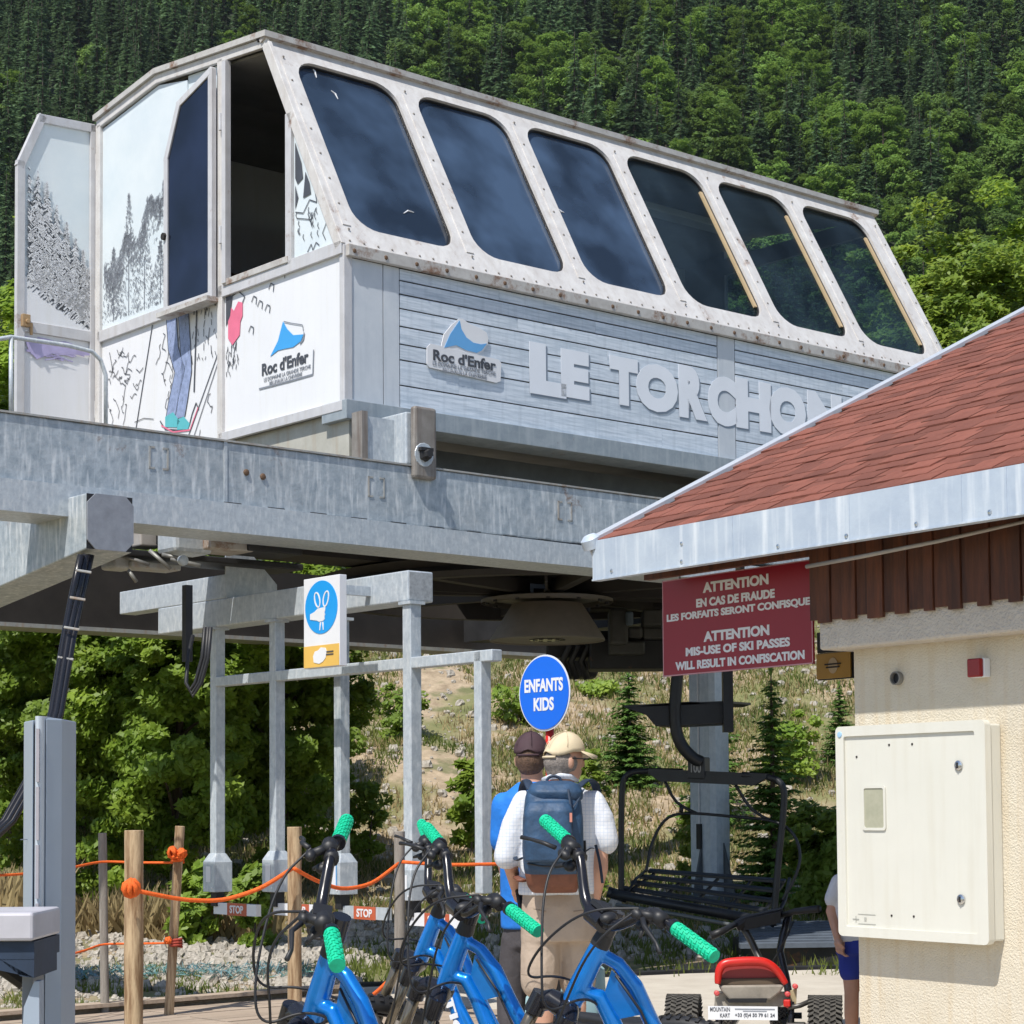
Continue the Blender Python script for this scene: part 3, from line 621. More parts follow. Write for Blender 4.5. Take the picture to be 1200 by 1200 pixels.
# shell: floor, back wall, roof, far end wall
mb = MB(); mb.box(.05, LC-.02, .03, 3.47, ZF, ZF+.06, S); obj('floor', mb, INTW, cab)
mb = MB(); mb.box(0, LC, 3.47, 3.52, ZF, 7.16, S); obj('back_wall', mb, PANELW, cab)
mb = MB()
for (b0, z0), (b1, z1) in ((PR[2], PR[3]), (PR[3], PR[4])):
    mb.prism([S(-.06, b0-(.05 if b0 < 1 else 0), z0+.012), S(LC+.04, b0-(.05 if b0 < 1 else 0), z0+.012), S(LC+.04, b1, z1+.012), S(-.06, b1, z1+.012)], V((0, 0, .045)))
obj('roof', mb, LEDGE, cab)
mb = MB(); mb.prism([S(LC-.03, b, z) for b, z in PR[:3]]+[S(LC-.03, b, z) for b, z in PR[3:]], -A*.0+A*.03)
# far end wall has a window band: build as posts and lower panel so daylight comes through the last panes
mb = MB(); mb.box(LC-.04, LC, .02, 3.5, ZF, ZL+.1, S); mb.box(LC-.05, LC, 2.9, 3.5, ZL+.1, 7.2, S); mb.box(LC-.05, LC, .95, 2.9, 6.95, 7.12, S)
obj('far_end_wall', mb, INTW, cab)
gp = MB(); gp.prism([S(LC-.02, .03, ZL+.1), S(LC-.02, .88, 6.95), S(LC-.02, 2.9, 6.95), S(LC-.02, 2.9, ZL+.1)], A*.008); obj('far_end_pane', gp, GLASSC, cab)
# interior: ceiling, plywood lining, cupboard, lamps, partition
mb = MB(); mb.prism([S(.05, 1.02, 7.08), S(LC-.05, 1.02, 7.08), S(LC-.05, 2.5, 7.25), S(.05, 2.5, 7.25)], V((0, 0, .02))); mb.prism([S(.05, 2.5, 7.25), S(LC-.05, 2.5, 7.25), S(LC-.05, 3.46, 7.12), S(.05, 3.46, 7.12)], V((0, 0, .02))); obj('ceiling_lining', mb, INTW, cab)
mb = MB(); mb.box(.1, LC-.1, 3.40, 3.46, ZF+.06, 6.1, S); mb.box(1.9, 1.96, 1.6, 3.4, ZF+.06, 6.6, S); obj('plywood_lining', mb, PLY, cab)
mb = MB(); mb.box(.25, 1.1, 1.0, 2.4, ZF+.06, ZL+.02, S); obj('console', mb, NAVYD, cab)
mb = MB(); mb.box(.24, .247, 1.3, 1.42, ZL-.16, ZL-.04, S); obj('console_sticker', mb, INKB, cab)
for a0 in (3.2, 4.8):
    mb = MB(); mb.boxa(S(a0+.6, 1.9, 7.02), A*.62, B*.09, Z*.035); obj('ceiling_lamp', mb, SIGNW, cab, bevel=.01)
mb = MB(); mb.box(4.5, 6.95, 3.3, 3.39, 5.2, 5.9, S); obj('inner_window_board', mb, WHITE, cab)
# sloping window front: one sheet with six rounded openings
T0, T1 = 0.0, (RDG-SL0).length
wins = [(.17+1.139*i, .205, 1.115+1.139*i, 1.885) for i in range(6)]
plate('window_front', [(-.005, -.0), (LC, 0), (LC, T1), (-.005, T1)], [rrect(*w, .2) for w in wins], SL0+NS*.012, A, UPS, .035, WHITE, cab)
for i, (x0, y0, x1, y1) in enumerate(wins):
    g = plate('window_pane', rrect(x0-.02, y0-.02, x1+.02, y1+.02, .2), [], SL0-NS*.03, A, UPS, .008, GLASSD if i < 3 else GLASSC, cab)
    # black rubber gasket round the pane
    plate('gasket', rrect(x0-.001, y0-.001, x1+.001, y1+.001, .2, 9), [rrect(x0+.014, y0+.014, x1-.014, y1-.014, .188, 9)], SL0-NS*.012, A, UPS, .016, BLACK, g)
    if i < 3: plate('film', rrect(x0-.01, y0-.01, x1+.01, y1+.01, .2), [], SL0-NS*.07, A, UPS, .006, BLIND, g)
    else:
        mb = MB(); mb.boxa(SLP(x1-.035, (y0+y1)/2-.02, -.022), A*.017, UPS*(.66), NS*.010); obj('timber_strip', mb, TAN, g)
for pts_ in (((366, 80), (369, 84), (371, 91)), ((388, 106), (393, 110), (396, 116)), ((473, 250), (478, 247), (485, 249)), ((638, 156), (642, 152), (645, 149)), ((655, 245), (658, 248), (661, 249))):
    q = [hit(x_, y_, SL0-NS*.027, NS) for x_, y_ in pts_]; obj('paint_scratch', MB().tube(q, [.003, .007, .003], 5), SIGNW, cab)
# joint strips between the windows and along top, with rivets
for i in range(7):
    s = .145 if i == 0 else (LC-.07 if i == 6 else wins[i][0]-.092)
    if i == 0: s = .075
    mb = MB(); mb.boxa(SLP(s, T1*.5, .016), A*.034, UPS*(T1*.5-.2), NS*.004); obj('joint_strip', mb, WHITE, cab)
mb = MB()
for i in range(7):
    s = .075 if i == 0 else (LC-.07 if i == 6 else wins[i][0]-.092)
    for k in range(8): mb.lathe(SLP(s+random.uniform(-.004, .004), .16+k*(T1-.32)/7, .02), NS, [(.011, 0), (.008, .006), (.0, .007)], 6)
for k in range(56): mb.lathe(SLP(.05+k*.126, .05, .013), NS, [(.010, 0), (.007, .006), (.0, .007)], 6)
o = obj('rivet', mb, mat('rivet_grey', (.22, .2, .18), .6)); o.parent = cab; o.location = -wloc(cab); o['kind'] = 'stuff'
# edges: ridge strip, end strip with stripped paint, ledge, corner post
mb = MB(); mb.boxa(SLP(LC/2, T1+.012, .0), A*(LC/2+.05), UPS*.016, NS*.034); obj('ridge_trim', mb, mat('ridge_rust', (.35, .32, .29), .6, 0, 6, .2, col2=(.58, .56, .53), rust=1.3), cab)
mb = MB(); mb.boxa(SLP(LC/2, T1+.05, -.03), A*(LC/2+.05), UPS*.02, NS*.03); obj('roof_flashing', mb, DARKB, cab)
mb = MB(); mb.box(.0, LC+.02, -.045, -.003, ZL-.075, ZL+.012, S); obj('ledge', mb, LEDGE, cab, bevel=.006)
mb = MB()
for k in range(26): mb.lathe(S(.05+k*.28, -.045, ZL-.035), -B, [(.018, 0), (.012, .008), (0, .009)], 6)
o = obj('ledge_bolt', mb, mat('bolt_rust', (.12, .07, .04), .7), cab); o['kind'] = 'stuff'
mb = MB(); mb.box(-.02, .055, -.012, .045, ZF-.03, ZL+.01, S); obj('corner_post', mb, FRAMEG, cab, bevel=.006)
# ---- long side: printed planks with vertical boards, letters and logo plate
mb = MB(); mb.box(.05, LC, .012, .03, ZF, ZL-.07, S); obj('long_wall', mb, DARK, cab)
zr = [ZF+.03, ZF+.20, ZF+.385, ZF+.50, ZF+.63, ZF+.76, ZF+.865, ZF+.965, ZL-.075]
for (a0, a1) in ((.485, 3.80), (4.02, LC-.02)):
    for z0, z1 in zip(zr[:-1], zr[1:]):
        cuts = [a0]+sorted(random.uniform(a0+.5, a1-.4) for _ in range(1))+[a1]
        for c0, c1 in zip(cuts[:-1], cuts[1:]):
            mb = MB(); mb.boxa(V((0, 0, 0)), A*((c1-c0)/2-.001), B*.007, Z*((z1-z0)/2-.0055))
            o = link('plank', mb.mesh(), PLANK, cab); o.location = S((c0+c1)/2, .006+random.uniform(-.001, .001), (z0+z1)/2)-wloc(cab)
VB = mat('printed_upright_board', (.50, .55, .61), .55, 0, 5, .1, col2=(.60, .64, .69), streak=((.42, .47, .53), .4))
for a0, a1 in ((.055, .33), (.335, .478), (3.807, 4.012)):
    mb = MB(); mb.box(a0+.002, a1-.002, -.003, .010, ZF+.03, ZL-.078, S); obj('upright_board', mb, VB, cab)
GRN = mat('sill_galvanised', (.24, .285, .32), .5, .2, 8, .2, col2=(.36, .40, .43), streak=((.45, .48, .5), .5), rust=.02)
mb = MB(); mb.box(-.03, LC+.1, -.05, .25, ZF-.11, ZF+.028, S); obj('base_beam', mb, GRN, cab, bevel=.004)
# letters: each one a raised white plate
def lab(px0, px1, pyt, pyb):
    p = hB((px0+px1)/2, (pyt+pyb)/2, 0); l = hB(px0, (pyt+pyb)/2, 0); r = hB(px1, (pyt+pyb)/2, 0)
    t = hB((px0+px1)/2, pyt, 0); b = hB((px0+px1)/2, pyb, 0)
    return p, (r-l).dot(A), (t-b).z
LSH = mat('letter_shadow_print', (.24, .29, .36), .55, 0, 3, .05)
LT = [('L', 620, 663, 404, 464), ('E', 657, 690, 411, 467), ('T', 714, 747, 419, 475), ('O', 745, 794, 427, 483), ('R', 795, 828, 430, 491),
      ('C', 829, 863, 441, 499), ('H', 862, 903, 446, 504), ('O', 901, 944, 454, 511), ('N', 946, 986, 461, 517)]
for ch, x0, x1, yt, yb in LT:
    p, w, h = lab(x0, x1, yt, yb)
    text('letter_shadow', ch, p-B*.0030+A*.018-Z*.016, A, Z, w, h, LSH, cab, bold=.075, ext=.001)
    text('letter', ch, p-B*.0050, A, Z, w, h, LETTER, cab, bold=.075, ext=.002)
# logo plate on the long side
def poly(name, pts, f, m, parent, ext=.004, nrm=NL, off=.0):
    mb = MB(); q = [f(*p)+nrm*off for p in pts]
    mb.prism(q, nrm*ext); return obj(name, mb, m, parent)
fB = lambda x, y: hB(x, y, 0)
lp = poly('logo_plate', [(503, 403), (583, 422), (586, 426), (585, 447), (580, 449), (502, 431), (499, 427), (499, 407)], fB, SIGNW, cab, .008, off=.008)
lm = poly('logo_mountain_plate', [(515, 409), (519, 392), (528, 381), (537, 373.5), (541, 374), (549, 380), (560, 384.5), (569, 390), (571, 397), (570, 404), (565, 412), (558, 417), (535, 413)], fB, SIGNW, cab, .008, off=.006)
poly('logo_mountain', [(519, 408), (526, 392), (537, 376), (539, 386), (545, 396), (553, 402), (562, 404), (569, 403), (563, 411), (557, 414), (545, 411), (533, 405)], fB, INKB2, lm, .003, off=.0145)
text('logo_name', "Roc d'Enfer", fB(543, 422.5)-B*.0175, A, Z, .60, .085, INK, lp, bold=.03, ext=.002)
text('logo_line', "LE DOMAINE LA GRANDE TERCHE", fB(542.5, 432)-B*.0175, A, Z, .60, .030, INKG, lp, bold=.0, ext=.002)
text('logo_line', "BELLEVAUX LA CHEVRERIE", fB(543, 438.3)-B*.0175, A, Z, .42, .028, INKG, lp, bold=.0, ext=.002)

# ---- end face (facing left and forward): frames, printed panels, hatch, open door
fA = lambda x, y: hA(x, y, 0)
def aS(b, z, o=0.0): return S(-o, b, z)                            # o = out of the end face
def barS(b0, z0, b1, z1, w, name='frame_bar', m=FRAMEG, o0=0.0, o1=.035, parent=None):
    p = aS(b0, z0, (o0+o1)/2); q = aS(b1, z1, (o0+o1)/2); d = (q-p); L = d.length; d.normalize(); n = A.cross(d).normalized()
    mb = MB(); mb.boxa((p+q)/2, d*(L/2), n*(w/2), A*((o1-o0)/2)); return obj(name, mb, m, parent or cab, bevel=.004)
bm_, zm = 1.585, 5.42
P2b = [(.06, ZF+.06), (.06, ZL-.02), (1.54, ZL-.02), (1.54, ZF+.03)]
def bpoly(name, pts, o, m, thick=.02):
    mb = MB(); mb.prism([aS(b, z, o) for b, z in pts], A*thick); return obj(name, mb, m, cab)
bpoly('printed_panel', [(.05, ZF-.0), (.05, ZL-.02), (1.57, ZL-.02), (1.57, ZF-.0)], .006, PANELW)
bpoly('printed_panel', [(1.60, ZF-.0), (1.60, ZL-.04), (3.45, ZL-.04), (3.45, ZF-.0)], .006, PANELW)
bpoly('printed_panel', [(2.10, ZL+.02), (2.10, 7.16), (2.53, 7.24), (3.45, 7.12), (3.45, ZL+.02)], .006, PANELB)
bpoly('printed_panel', [(.10, ZL+.02), (.62, ZL+.02), (.62, 6.36)], .006, PANELB)
bpoly('hatch_backing', [(1.60, ZL+.02), (1.60, 7.15), (2.11, 7.2), (2.11, ZL+.02)], -.01, PANELB)
# frame bars round and between
for a in (((.03, ZL), (.955, 7.10), .085), ((.95, 7.115), (2.53, 7.285), .07), ((2.53, 7.285), (3.50, 7.165), .07), ((3.475, 7.16), (3.475, ZF-.02), .075),
          ((.0, ZL-.01), (3.48, ZL-.02), .095), ((bm_, 7.17), (bm_, ZF-.02), .07), ((.66, ZL), (.66, 6.50), .075), ((.0, ZF-.01), (1.6, ZF-.01), .07),):
    barS(*a[0], *a[1], a[2], m=WHITE if a[0][1] > 7 or a[0] == (.03, ZL) else FRAMEG)
barS(1.50, ZL+.03, 1.50, 7.13, .05, o1=.055); barS(.66, ZL+.04, 1.52, ZL+.04, .05, o1=.045, m=LEDGE)
mb = MB()
for z in (ZL+.35, 6.6): mb.lathe(aS(1.545, z, .05), Z, [(.016, 0), (.016, .13)], 8)
obj('hinge', mb, FRAMEG, cab)
# open hatch folded back over the panel: frame and black pane
hp = [(1.63, 5.33), (1.63, 7.08), (2.03, 6.92), (2.19, 6.52), (2.19, 5.31)]
hatch_o = .14
def H2(b, z, o=0.0): return S(-(hatch_o*0.5+(b-1.6)*.10)-o, b, z)
hf = MB()
for i in range(5):
    p = H2(*hp[i]); q = H2(*hp[(i+1) % 5]); d = q-p; L = d.length; d.normalize(); n = A.cross(d).normalized(); hf.boxa((p+q)/2, d*(L/2+.02), n*.028, A*.022)
hfo = obj('hatch_frame', hf, FRAMEG, cab, bevel=.004)
mb = MB(); mb.prism([H2(*p, .012) for p in hp], A*.01); obj('hatch_pane', mb, GLASSH, hfo)
mb = MB(); mb.prism([H2(*p, -.0) for p in hp], A*.006); obj('hatch_backing', mb, BLACK, hfo)
p = H2(1.60, 5.30); q = H2(2.24, 5.27); d = (q-p); L = d.length; d.normalize(); mb = MB(); mb.boxa((p+q)/2+A*-.01, d*(L/2), A*.06, Z*.018); obj('drip_sill', mb, LEDGE, hfo)
mb = MB(); mb.lathe(H2(2.20, 5.9, .02), -A, [(.03, 0), (.03, .02)], 8); obj('latch', mb, DARKB, hfo)
# open door: hinged at the far corner, standing out along -A
DB = 3.54
def D(a, z, o=0.0): return S(-a, DB-o, z)
dp = [(.04, 4.30), (.04, 7.14), (.525, 7.12), (.71, 6.70), (.71, 4.30)]
dr = MB()
for i in range(5):
    p = D(*dp[i]); q = D(*dp[(i+1) % 5]); d = q-p; L = d.length; d.normalize(); n = B.cross(d).normalized(); dr.boxa((p+q)/2, d*(L/2+.03), n*.036, B*.024)
dr.boxa(D(.375, 5.36), A*.33, Z*.045, B*.023)
do = obj('door', dr, FRAMEG, cab, bevel=.004)
mb = MB(); mb.prism([D(.05, 5.36), D(.05, 7.12), D(.51, 7.10), D(.69, 6.70), D(.69, 5.36)], B*.008); obj('upper_print', mb, PANELB, do)
mb = MB(); mb.prism([D(.05, 4.3), D(.05, 5.34), D(.69, 5.34), D(.69, 4.3)], B*.008); obj('lower_print', mb, PANELW, do)
mb = MB(); mb.boxa(D(.675, 5.40, .03), A*.035, B*.03, Z*.05); mb.lathe(D(.67, 5.39, .06), -B, [(.02, 0), (.018, .02)], 10); mb.boxa(D(.62, 5.34, .03), A*.012, B*.008, Z*.05); obj('door_lock', mb, mat('lock_brass', (.42, .28, .15), .5, .3), do, bevel=.004)
mb = MB()
for z in (4.75, 5.7, 6.85): mb.lathe(D(.02, z, .02), Z, [(.017, -.07), (.017, .07)], 8)
obj('hinge', mb, FRAMEG, do)
# ---- prints
class PR2:                                                          # collects thin printed strokes on a plane f(x,y)->point in metres
    def __init__(s, f, n): s.f = f; s.n = n; s.mb = MB()
    def line(s, pts, w, o=.003):
        for (x0, y0), (x1, y1) in zip(pts[:-1], pts[1:]):
            p = s.f(x0, y0); q = s.f(x1, y1); d = q-p
            if d.length < 1e-5: continue
            L = d.length; d.normalize(); t = s.n.cross(d)*w/2; s.mb.add([p-t+s.n*o, q-t+s.n*o, q+t+s.n*o, p+t+s.n*o], [(0, 1, 2, 3)])
    def poly(s, pts, o=.0035): s.mb.add([s.f(*p)+s.n*o for p in pts], [tuple(range(len(pts)))])
    def put(s, name, m, parent):
        if s.mb.f: r = obj(name, s.mb, m, parent); r['kind'] = 'stuff'; return r
# snowy firs on the door
dpr = PR2(lambda x, y: D(x*.70, y, .012), -B); rd = random.Random(5)
def drawfir(pr, x, y0, h, w, lo, hi, n, clip=None):
    w *= 1.35; n = int(n*1.7)
    for i in range(n):
        f = rd.random()**.8; yy = y0+h*(1-f); ww = w*f*rd.uniform(.2, 1); xx = x+rd.choice((-1, 1))*ww*rd.random()
        l = rd.uniform(.02, .05)*(.5+f); sg = 1 if xx > x else -1
        q = [(xx-l*.6*sg, yy+l*.35), (xx, yy), (xx+l*.7*sg, yy-l*.5)]
        if clip and not all(clip(*c) for c in q): continue
        pr.line(q, rd.uniform(lo, hi))
clipd = lambda x, y: .09 < x < .93 and y > 5.38+max(0, .30-(x-.10)*.33) *0 + (x-.10)*.36 and y < 7.0
for x, y0, h, n, w in ((.93, 5.7, 1.05, 260, .22), (.80, 5.7, .95, 260, .2), (.68, 5.6, .98, 260, .2), (.55, 5.6, .8, 220, .2), (.42, 5.55, .72, 200, .18), (.30, 5.5, .66, 200, .18), (.2, 5.45, .62, 200, .16), (.14, 5.42, .5, 120, .12)):
    drawfir(dpr, x, y0, h, w, .005, .013, n, clipd)
dpr.put('snowy_fir_print', mat('ink_soft_black', (.11, .12, .14), .5), do)
dws = PR2(lambda x, y: D(x*.70, y, .0135), -B)
for x, y0, h, n, w in ((.93, 5.7, 1.05, 150, .22), (.80, 5.7, .95, 150, .2), (.68, 5.6, .98, 150, .2), (.55, 5.6, .8, 140, .2), (.42, 5.55, .72, 130, .18), (.30, 5.5, .66, 130, .18), (.2, 5.45, .62, 130, .16), (.14, 5.42, .5, 90, .12)):
    drawfir(dws, x, y0+.02, h, w, .005, .014, n, clipd)
dws.put('snow_stroke_print', PANELW, do)
dsn = PR2(lambda x, y: D(x*.7, y, .0105), -B); dsn.poly([(.96, 5.78), (.96, 5.40), (.09, 5.40), (.09, 5.46)]); dsn.put('snow_print', PANELW, do)
dpp = PR2(lambda x, y: D(x*.7, y, .011), -B)
for i in range(26):
    y = rd.uniform(5.12, 5.27); x = rd.uniform(.12, .7); dpp.line([(x, y), (x+.1, y+.012), (x+.24, y+rd.uniform(-.02, .03))], rd.uniform(.006, .02))
dpp.poly([(.98, 5.28), (.1, 5.24), (.1, 5.20), (.6, 5.17), (.8, 5.10), (.9, 5.16)]); dpp.put('purple_print', INKP, do)
# sketched peak and trees on the upper end panel
e = PR2(lambda x, y: aS(x, y, .008), -A)
for i in range(950):
    x = rd.uniform(2.2, 3.40); cl = 6.35-abs(x-2.45)*.55+.1*sin(x*17)
    y = cl+.12*max(0, 1-abs(x-2.4)/.25)-abs(rd.gauss(0, .13)); l = rd.uniform(.01, .05); a = rd.uniform(.6, 2.3); e.line([(x, y), (x+l*cos(a), y+l*sin(a)), (x+l*1.6*cos(a+.6), y+l*1.6*sin(a+.6))], rd.uniform(.003, .009))
for x, h in ((3.0, 1.0), (3.25, .6), (2.75, .72), (2.5, .5)): 
    for i in range(420):
        f = rd.random(); yy = 5.45+h*(1-f); xx = x+rd.uniform(-1, 1)*.22*f; l = rd.uniform(.01, .03); a = rd.uniform(0, 3); e.line([(xx, yy), (xx+l*cos(a), yy+l*sin(a))], rd.uniform(.004, .007))
    e.line([(x, 5.45), (x, 5.45+h*.6)], .008)
e.line([(2.3, 6.0), (2.26, 5.9), (2.33, 5.8), (2.24, 5.7), (2.3, 5.55), (2.38, 5.5), (2.36, 5.46)], .007)
e.put('mountain_sketch', INKG, cab)
# squiggles, skier's legs, pole and shoes on the lower left panel
e = PR2(lambda x, y: aS(x, y, .008), -A)
def squig(x, y, n, s, hz=True):
    pts = [(x, y)]
    for i in range(n): pts.append((pts[-1][0]+(s*rd.uniform(.3, 1)*(1 if hz else rd.choice((-1, 1)))), pts[-1][1]+s*rd.choice((-1, 1))*rd.uniform(.2, .9)-(0 if hz else s*.8)))
    e.line(pts, .007)
for x0 in (3.3, 3.05, 2.42):
    for k in range(7): squig(x0+rd.uniform(-.08, .08), 5.2-k*.08, 5, .035, False)
for k in range(14): squig(rd.uniform(2.75, 3.3), rd.uniform(4.7, 5.15), 5, .03)
for k in range(60):
    x = rd.uniform(1.66, 2.15); y = rd.uniform(4.9, 5.3); e.line([(x, y), (x+rd.uniform(-.02, .02), y-rd.uniform(.02, .07))], .007)
e.line([(1.95, 5.3), (1.99, 4.65)], .018); e.line([(2.62, 5.3), (2.92, 4.36)], .012); e.line([(1.64, 4.9), (2.1, 4.28)], .010); e.line([(1.64, 4.83), (2.02, 4.26)], .008)
e.line([(2.9, 4.55), (2.75, 4.56), (2.6, 4.53)], .006); squig(1.75, 4.6, 6, .03, False); squig(1.9, 4.34, 5, .02, False)
jl = lambda pts, w: [(a+w, z) for a, z in pts]+[(a-w, z) for a, z in reversed(pts)]
l1 = [(2.33, 5.31), (2.30, 5.05), (2.20, 4.85), (2.30, 4.62), (2.33, 4.52)]; l2 = [(2.15, 5.31), (2.12, 5.05), (2.10, 4.82), (2.16, 4.6), (2.20, 4.48)]
for l, w in ((l1, .075), (l2, .075)):
    e.line([(a+w, z) for a, z in l], .010); e.line([(a-w, z) for a, z in l], .010)
for k in range(26):
    x = 2.24+rd.uniform(-.1, .1); y = rd.uniform(4.55, 5.25); e.line([(x, y), (x+.02, y-.04)], .006)
e.line([(2.5, 4.5), (2.42, 4.42), (2.2, 4.38), (2.06, 4.4), (2.02, 4.48), (1.96, 4.56), (1.92, 4.5)], .012)
e.put('ski_sketch_print', INK, cab)
j = PR2(lambda x, y: aS(x, y, .0075), -A)
for l in (l1, l2):
    for (a0, z0), (a1, z1) in zip(l[:-1], l[1:]): j.poly([(a0+.07, z0), (a0-.07, z0), (a1-.07, z1), (a1+.07, z1)])
j.put('jeans_print', INKJ, cab)
j = PR2(lambda x, y: aS(x, y, .0078), -A); j.poly([(2.42, 4.52), (2.3, 4.54), (2.2, 4.45), (2.25, 4.41), (2.42, 4.44)]); j.poly([(2.24, 4.47), (2.14, 4.48), (2.05, 4.41), (2.08, 4.37), (2.24, 4.39)]); j.put('shoe_print', INKT, cab)
j = PR2(lambda x, y: aS(x, y, .0082), -A); j.line([(2.48, 4.46), (2.3, 4.38), (2.05, 4.36), (1.99, 4.44), (1.93, 4.52)], .012)
j.poly([(1.5, 5.25), (1.5, 4.98), (1.44, 4.92), (1.34, 4.98), (1.33, 5.08), (1.30, 5.12), (1.30, 5.22), (1.36, 5.24), (1.42, 5.18)]); j.put('pink_mitten_print', INKR, cab)
j = PR2(lambda x, y: aS(x, y, .0083), -A); j.poly([(1.53, 5.32), (1.53, 5.08), (1.47, 5.15), (1.44, 5.3)]); j.line([(1.53, 5.25), (1.44, 5.3), (1.36, 5.32), (1.27, 5.26), (1.32, 5.2)], .010)
for k in range(36):
    x = rd.uniform(1.36, 1.53); y = rd.uniform(4.7, 4.95); j.line([(x, y), (x+rd.uniform(-.03, .03), y-.04)], .007)
for x, y in ((1.18, 5.2), (1.1, 5.15), (.95, 5.25), (1.0, 5.1), (1.22, 4.98), (.80, 5.32)): j.line([(x, y), (x-.03, y+.04), (x-.07, y+.02), (x-.06, y-.03)], .008)
j.put('figure_sketch_print', INK, cab)
# goggled face sketch on the small triangle
j = PR2(lambda x, y: aS(x, y, .008), -A)
j.poly([(.60, 6.27), (.52, 6.1), (.50, 5.98), (.57, 5.95), (.60, 6.0)]); j.poly([(.47, 6.02), (.42, 5.93), (.40, 5.84), (.50, 5.83)]); j.poly([(.60, 5.95), (.56, 5.85), (.60, 5.77)])
j.line([(.6, 5.75), (.5, 5.72), (.42, 5.8), (.33, 5.76), (.35, 5.84)], .008); j.line([(.58, 5.70), (.40, 5.65), (.34, 5.72)], .007)
for k in range(18): x = rd.uniform(.3, .58); y = rd.uniform(5.5, 5.72); j.line([(x, y), (x+.02, y+.03), (x+.01, y+.05)], .007)
j.line([(.24, 5.68), (.20, 5.6), (.26, 5.52), (.22, 5.46)], .007); j.line([(.45, 5.42), (.40, 5.47), (.38, 5.42), (.34, 5.47), (.30, 5.44)], .008); j.put('goggles_sketch_print', INK, cab)
# blue mountain logo on the end panel
lgA = lambda x, y: fA(x, y)
q = poly('logo_mountain', [(318, 418), (327, 400), (333, 377), (338, 386), (345, 393), (357, 392), (354, 400), (345, 407), (335, 409), (327, 411)], lgA, INKB, cab, .002, nrm=-A, off=.009)
e = PR2(lambda x, y: aS(x, y, .009), -A)
mid = hA(337, 432, 0)-C0; bq = mid.dot(B)
def ab(x, y): q_ = hA(x, y, 0)-C0; return (q_.dot(B), q_.z)
e.line([ab(334, 377), ab(343, 379), ab(356, 381), ab(357, 388)], .008); e.line([ab(358, 390), ab(357, 398), ab(353, 403)], .014); e.line([ab(305, 456), ab(340, 447), ab(368, 439), ab(369, 410)], .012); e.put('logo_outline', INKG, cab)
text('logo_name', "Roc d'Enfer", fA(335, 425.5)-A*.009, -B, Z, .60, .095, INK, cab, bold=.03, ext=.002)
text('logo_line', "LE DOMAINE LA GRANDE TERCHE", fA(337.5, 437.5)-A*.009, -B, Z, .60, .028, INKG, cab, bold=0, ext=.002)
text('logo_line', "BELLEVAUX LA CHEVRERIE", fA(336, 444)-A*.009, -B, Z, .42, .028, INKG, cab, bold=0, ext=.002)
# hand rail in front of the door
rl = thing('guard_rail', 'thin grey tubular guard rail in front of the open cabin door', 'railing', S(-1.4, 3.0, 3.8))
rp = hA(13, 395, -1.3)-C0; 
def G(px, py): return hB(px, py, 2.9)
mb = MB(); mb.tube([G(-30, 402), G(13, 395), G(80, 405), G(108, 412), G(118, 422), G(124, 440), G(124, 505)], .018, 8); mb.tube([G(13, 395), G(13, 500)], .018, 8); obj('rail_tube', mb, GALV2, rl, smooth=True)

# ------------------------------------------------------------------ station steelwork
b0 = -.35
mbm = thing('main_beam', 'long weathered galvanised box beam crossing the photo under the cabin', 'beam', S(0, b0, 3.2))
mb = MB(); mb.box(-6, 9.5, b0, b0+.30, 3.37, 3.785, S); obj('box_section', mb, GALV, mbm, bevel=.012)
mb = MB(); mb.box(-6, 9.5, b0-.012, b0+.33, 3.785, 3.797, S); obj('top_flange', mb, GALVR, mbm)
mb = MB(); mb.prism([S(-6, b0-.03, 3.19), S(9.5, b0-.03, 3.19), S(9.5, b0-.03, 3.28), S(-1.6, b0-.03, 3.385), S(-6, b0-.03, 3.385)], B*.42); obj('lower_flange', mb, GALV2, mbm)
mb = MB()
for a in (-1.22, 3.0): mb.box(a-.012, a+.012, b0-.006, b0, 3.39, 3.785, S)
obj('weld_seam', mb, GALV2, mbm)
mb = MB()
for a, z in ((-1.06, 3.60), (-.93, 3.585), (-2.9, 3.6)): mb.lathe(S(a, b0, z), -B, [(.022, 0), (.022, .006), (.014, .012), (0, .014)], 10)
obj('bolt', mb, mat('bolt_rust', (.12, .07, .04), .7), mbm)
def outline_sq(a, z, s):
    m_ = MB()
    for x0, x1, z0, z1 in ((a-s, a-s+.012, z-s, z+s), (a+s-.012, a+s, z-s, z+s), (a-s, a-s*.4, z+s-.012, z+s), (a+s*.4, a+s, z+s-.012, z+s), (a-s, a-s*.4, z-s, z-s+.012), (a+s*.4, a+s, z-s, z-s+.012)): m_.box(x0, x1, b0-.005, b0, z0, z1, S)
    return m_
for px, py in ((186, 537), (441, 571), (662, 599)):
    q = hB(px, py, b0)-C0; obj('welded_lug', outline_sq(q.dot(A), q.z, .072), GALVR, mbm)
mb = MB()
for k in range(60):
    a = -1.4+k*.17
    if k % 2: z_ = 3.385-(a+1.6)*.00946; mb.box(a, a+.13, b0-.006, b0+.0, z_-.006, z_+.009, S)
obj('flange_gap_shadow', mb, DARK, mbm)  # dark dashes draw the shadow in the gap along the flange edge
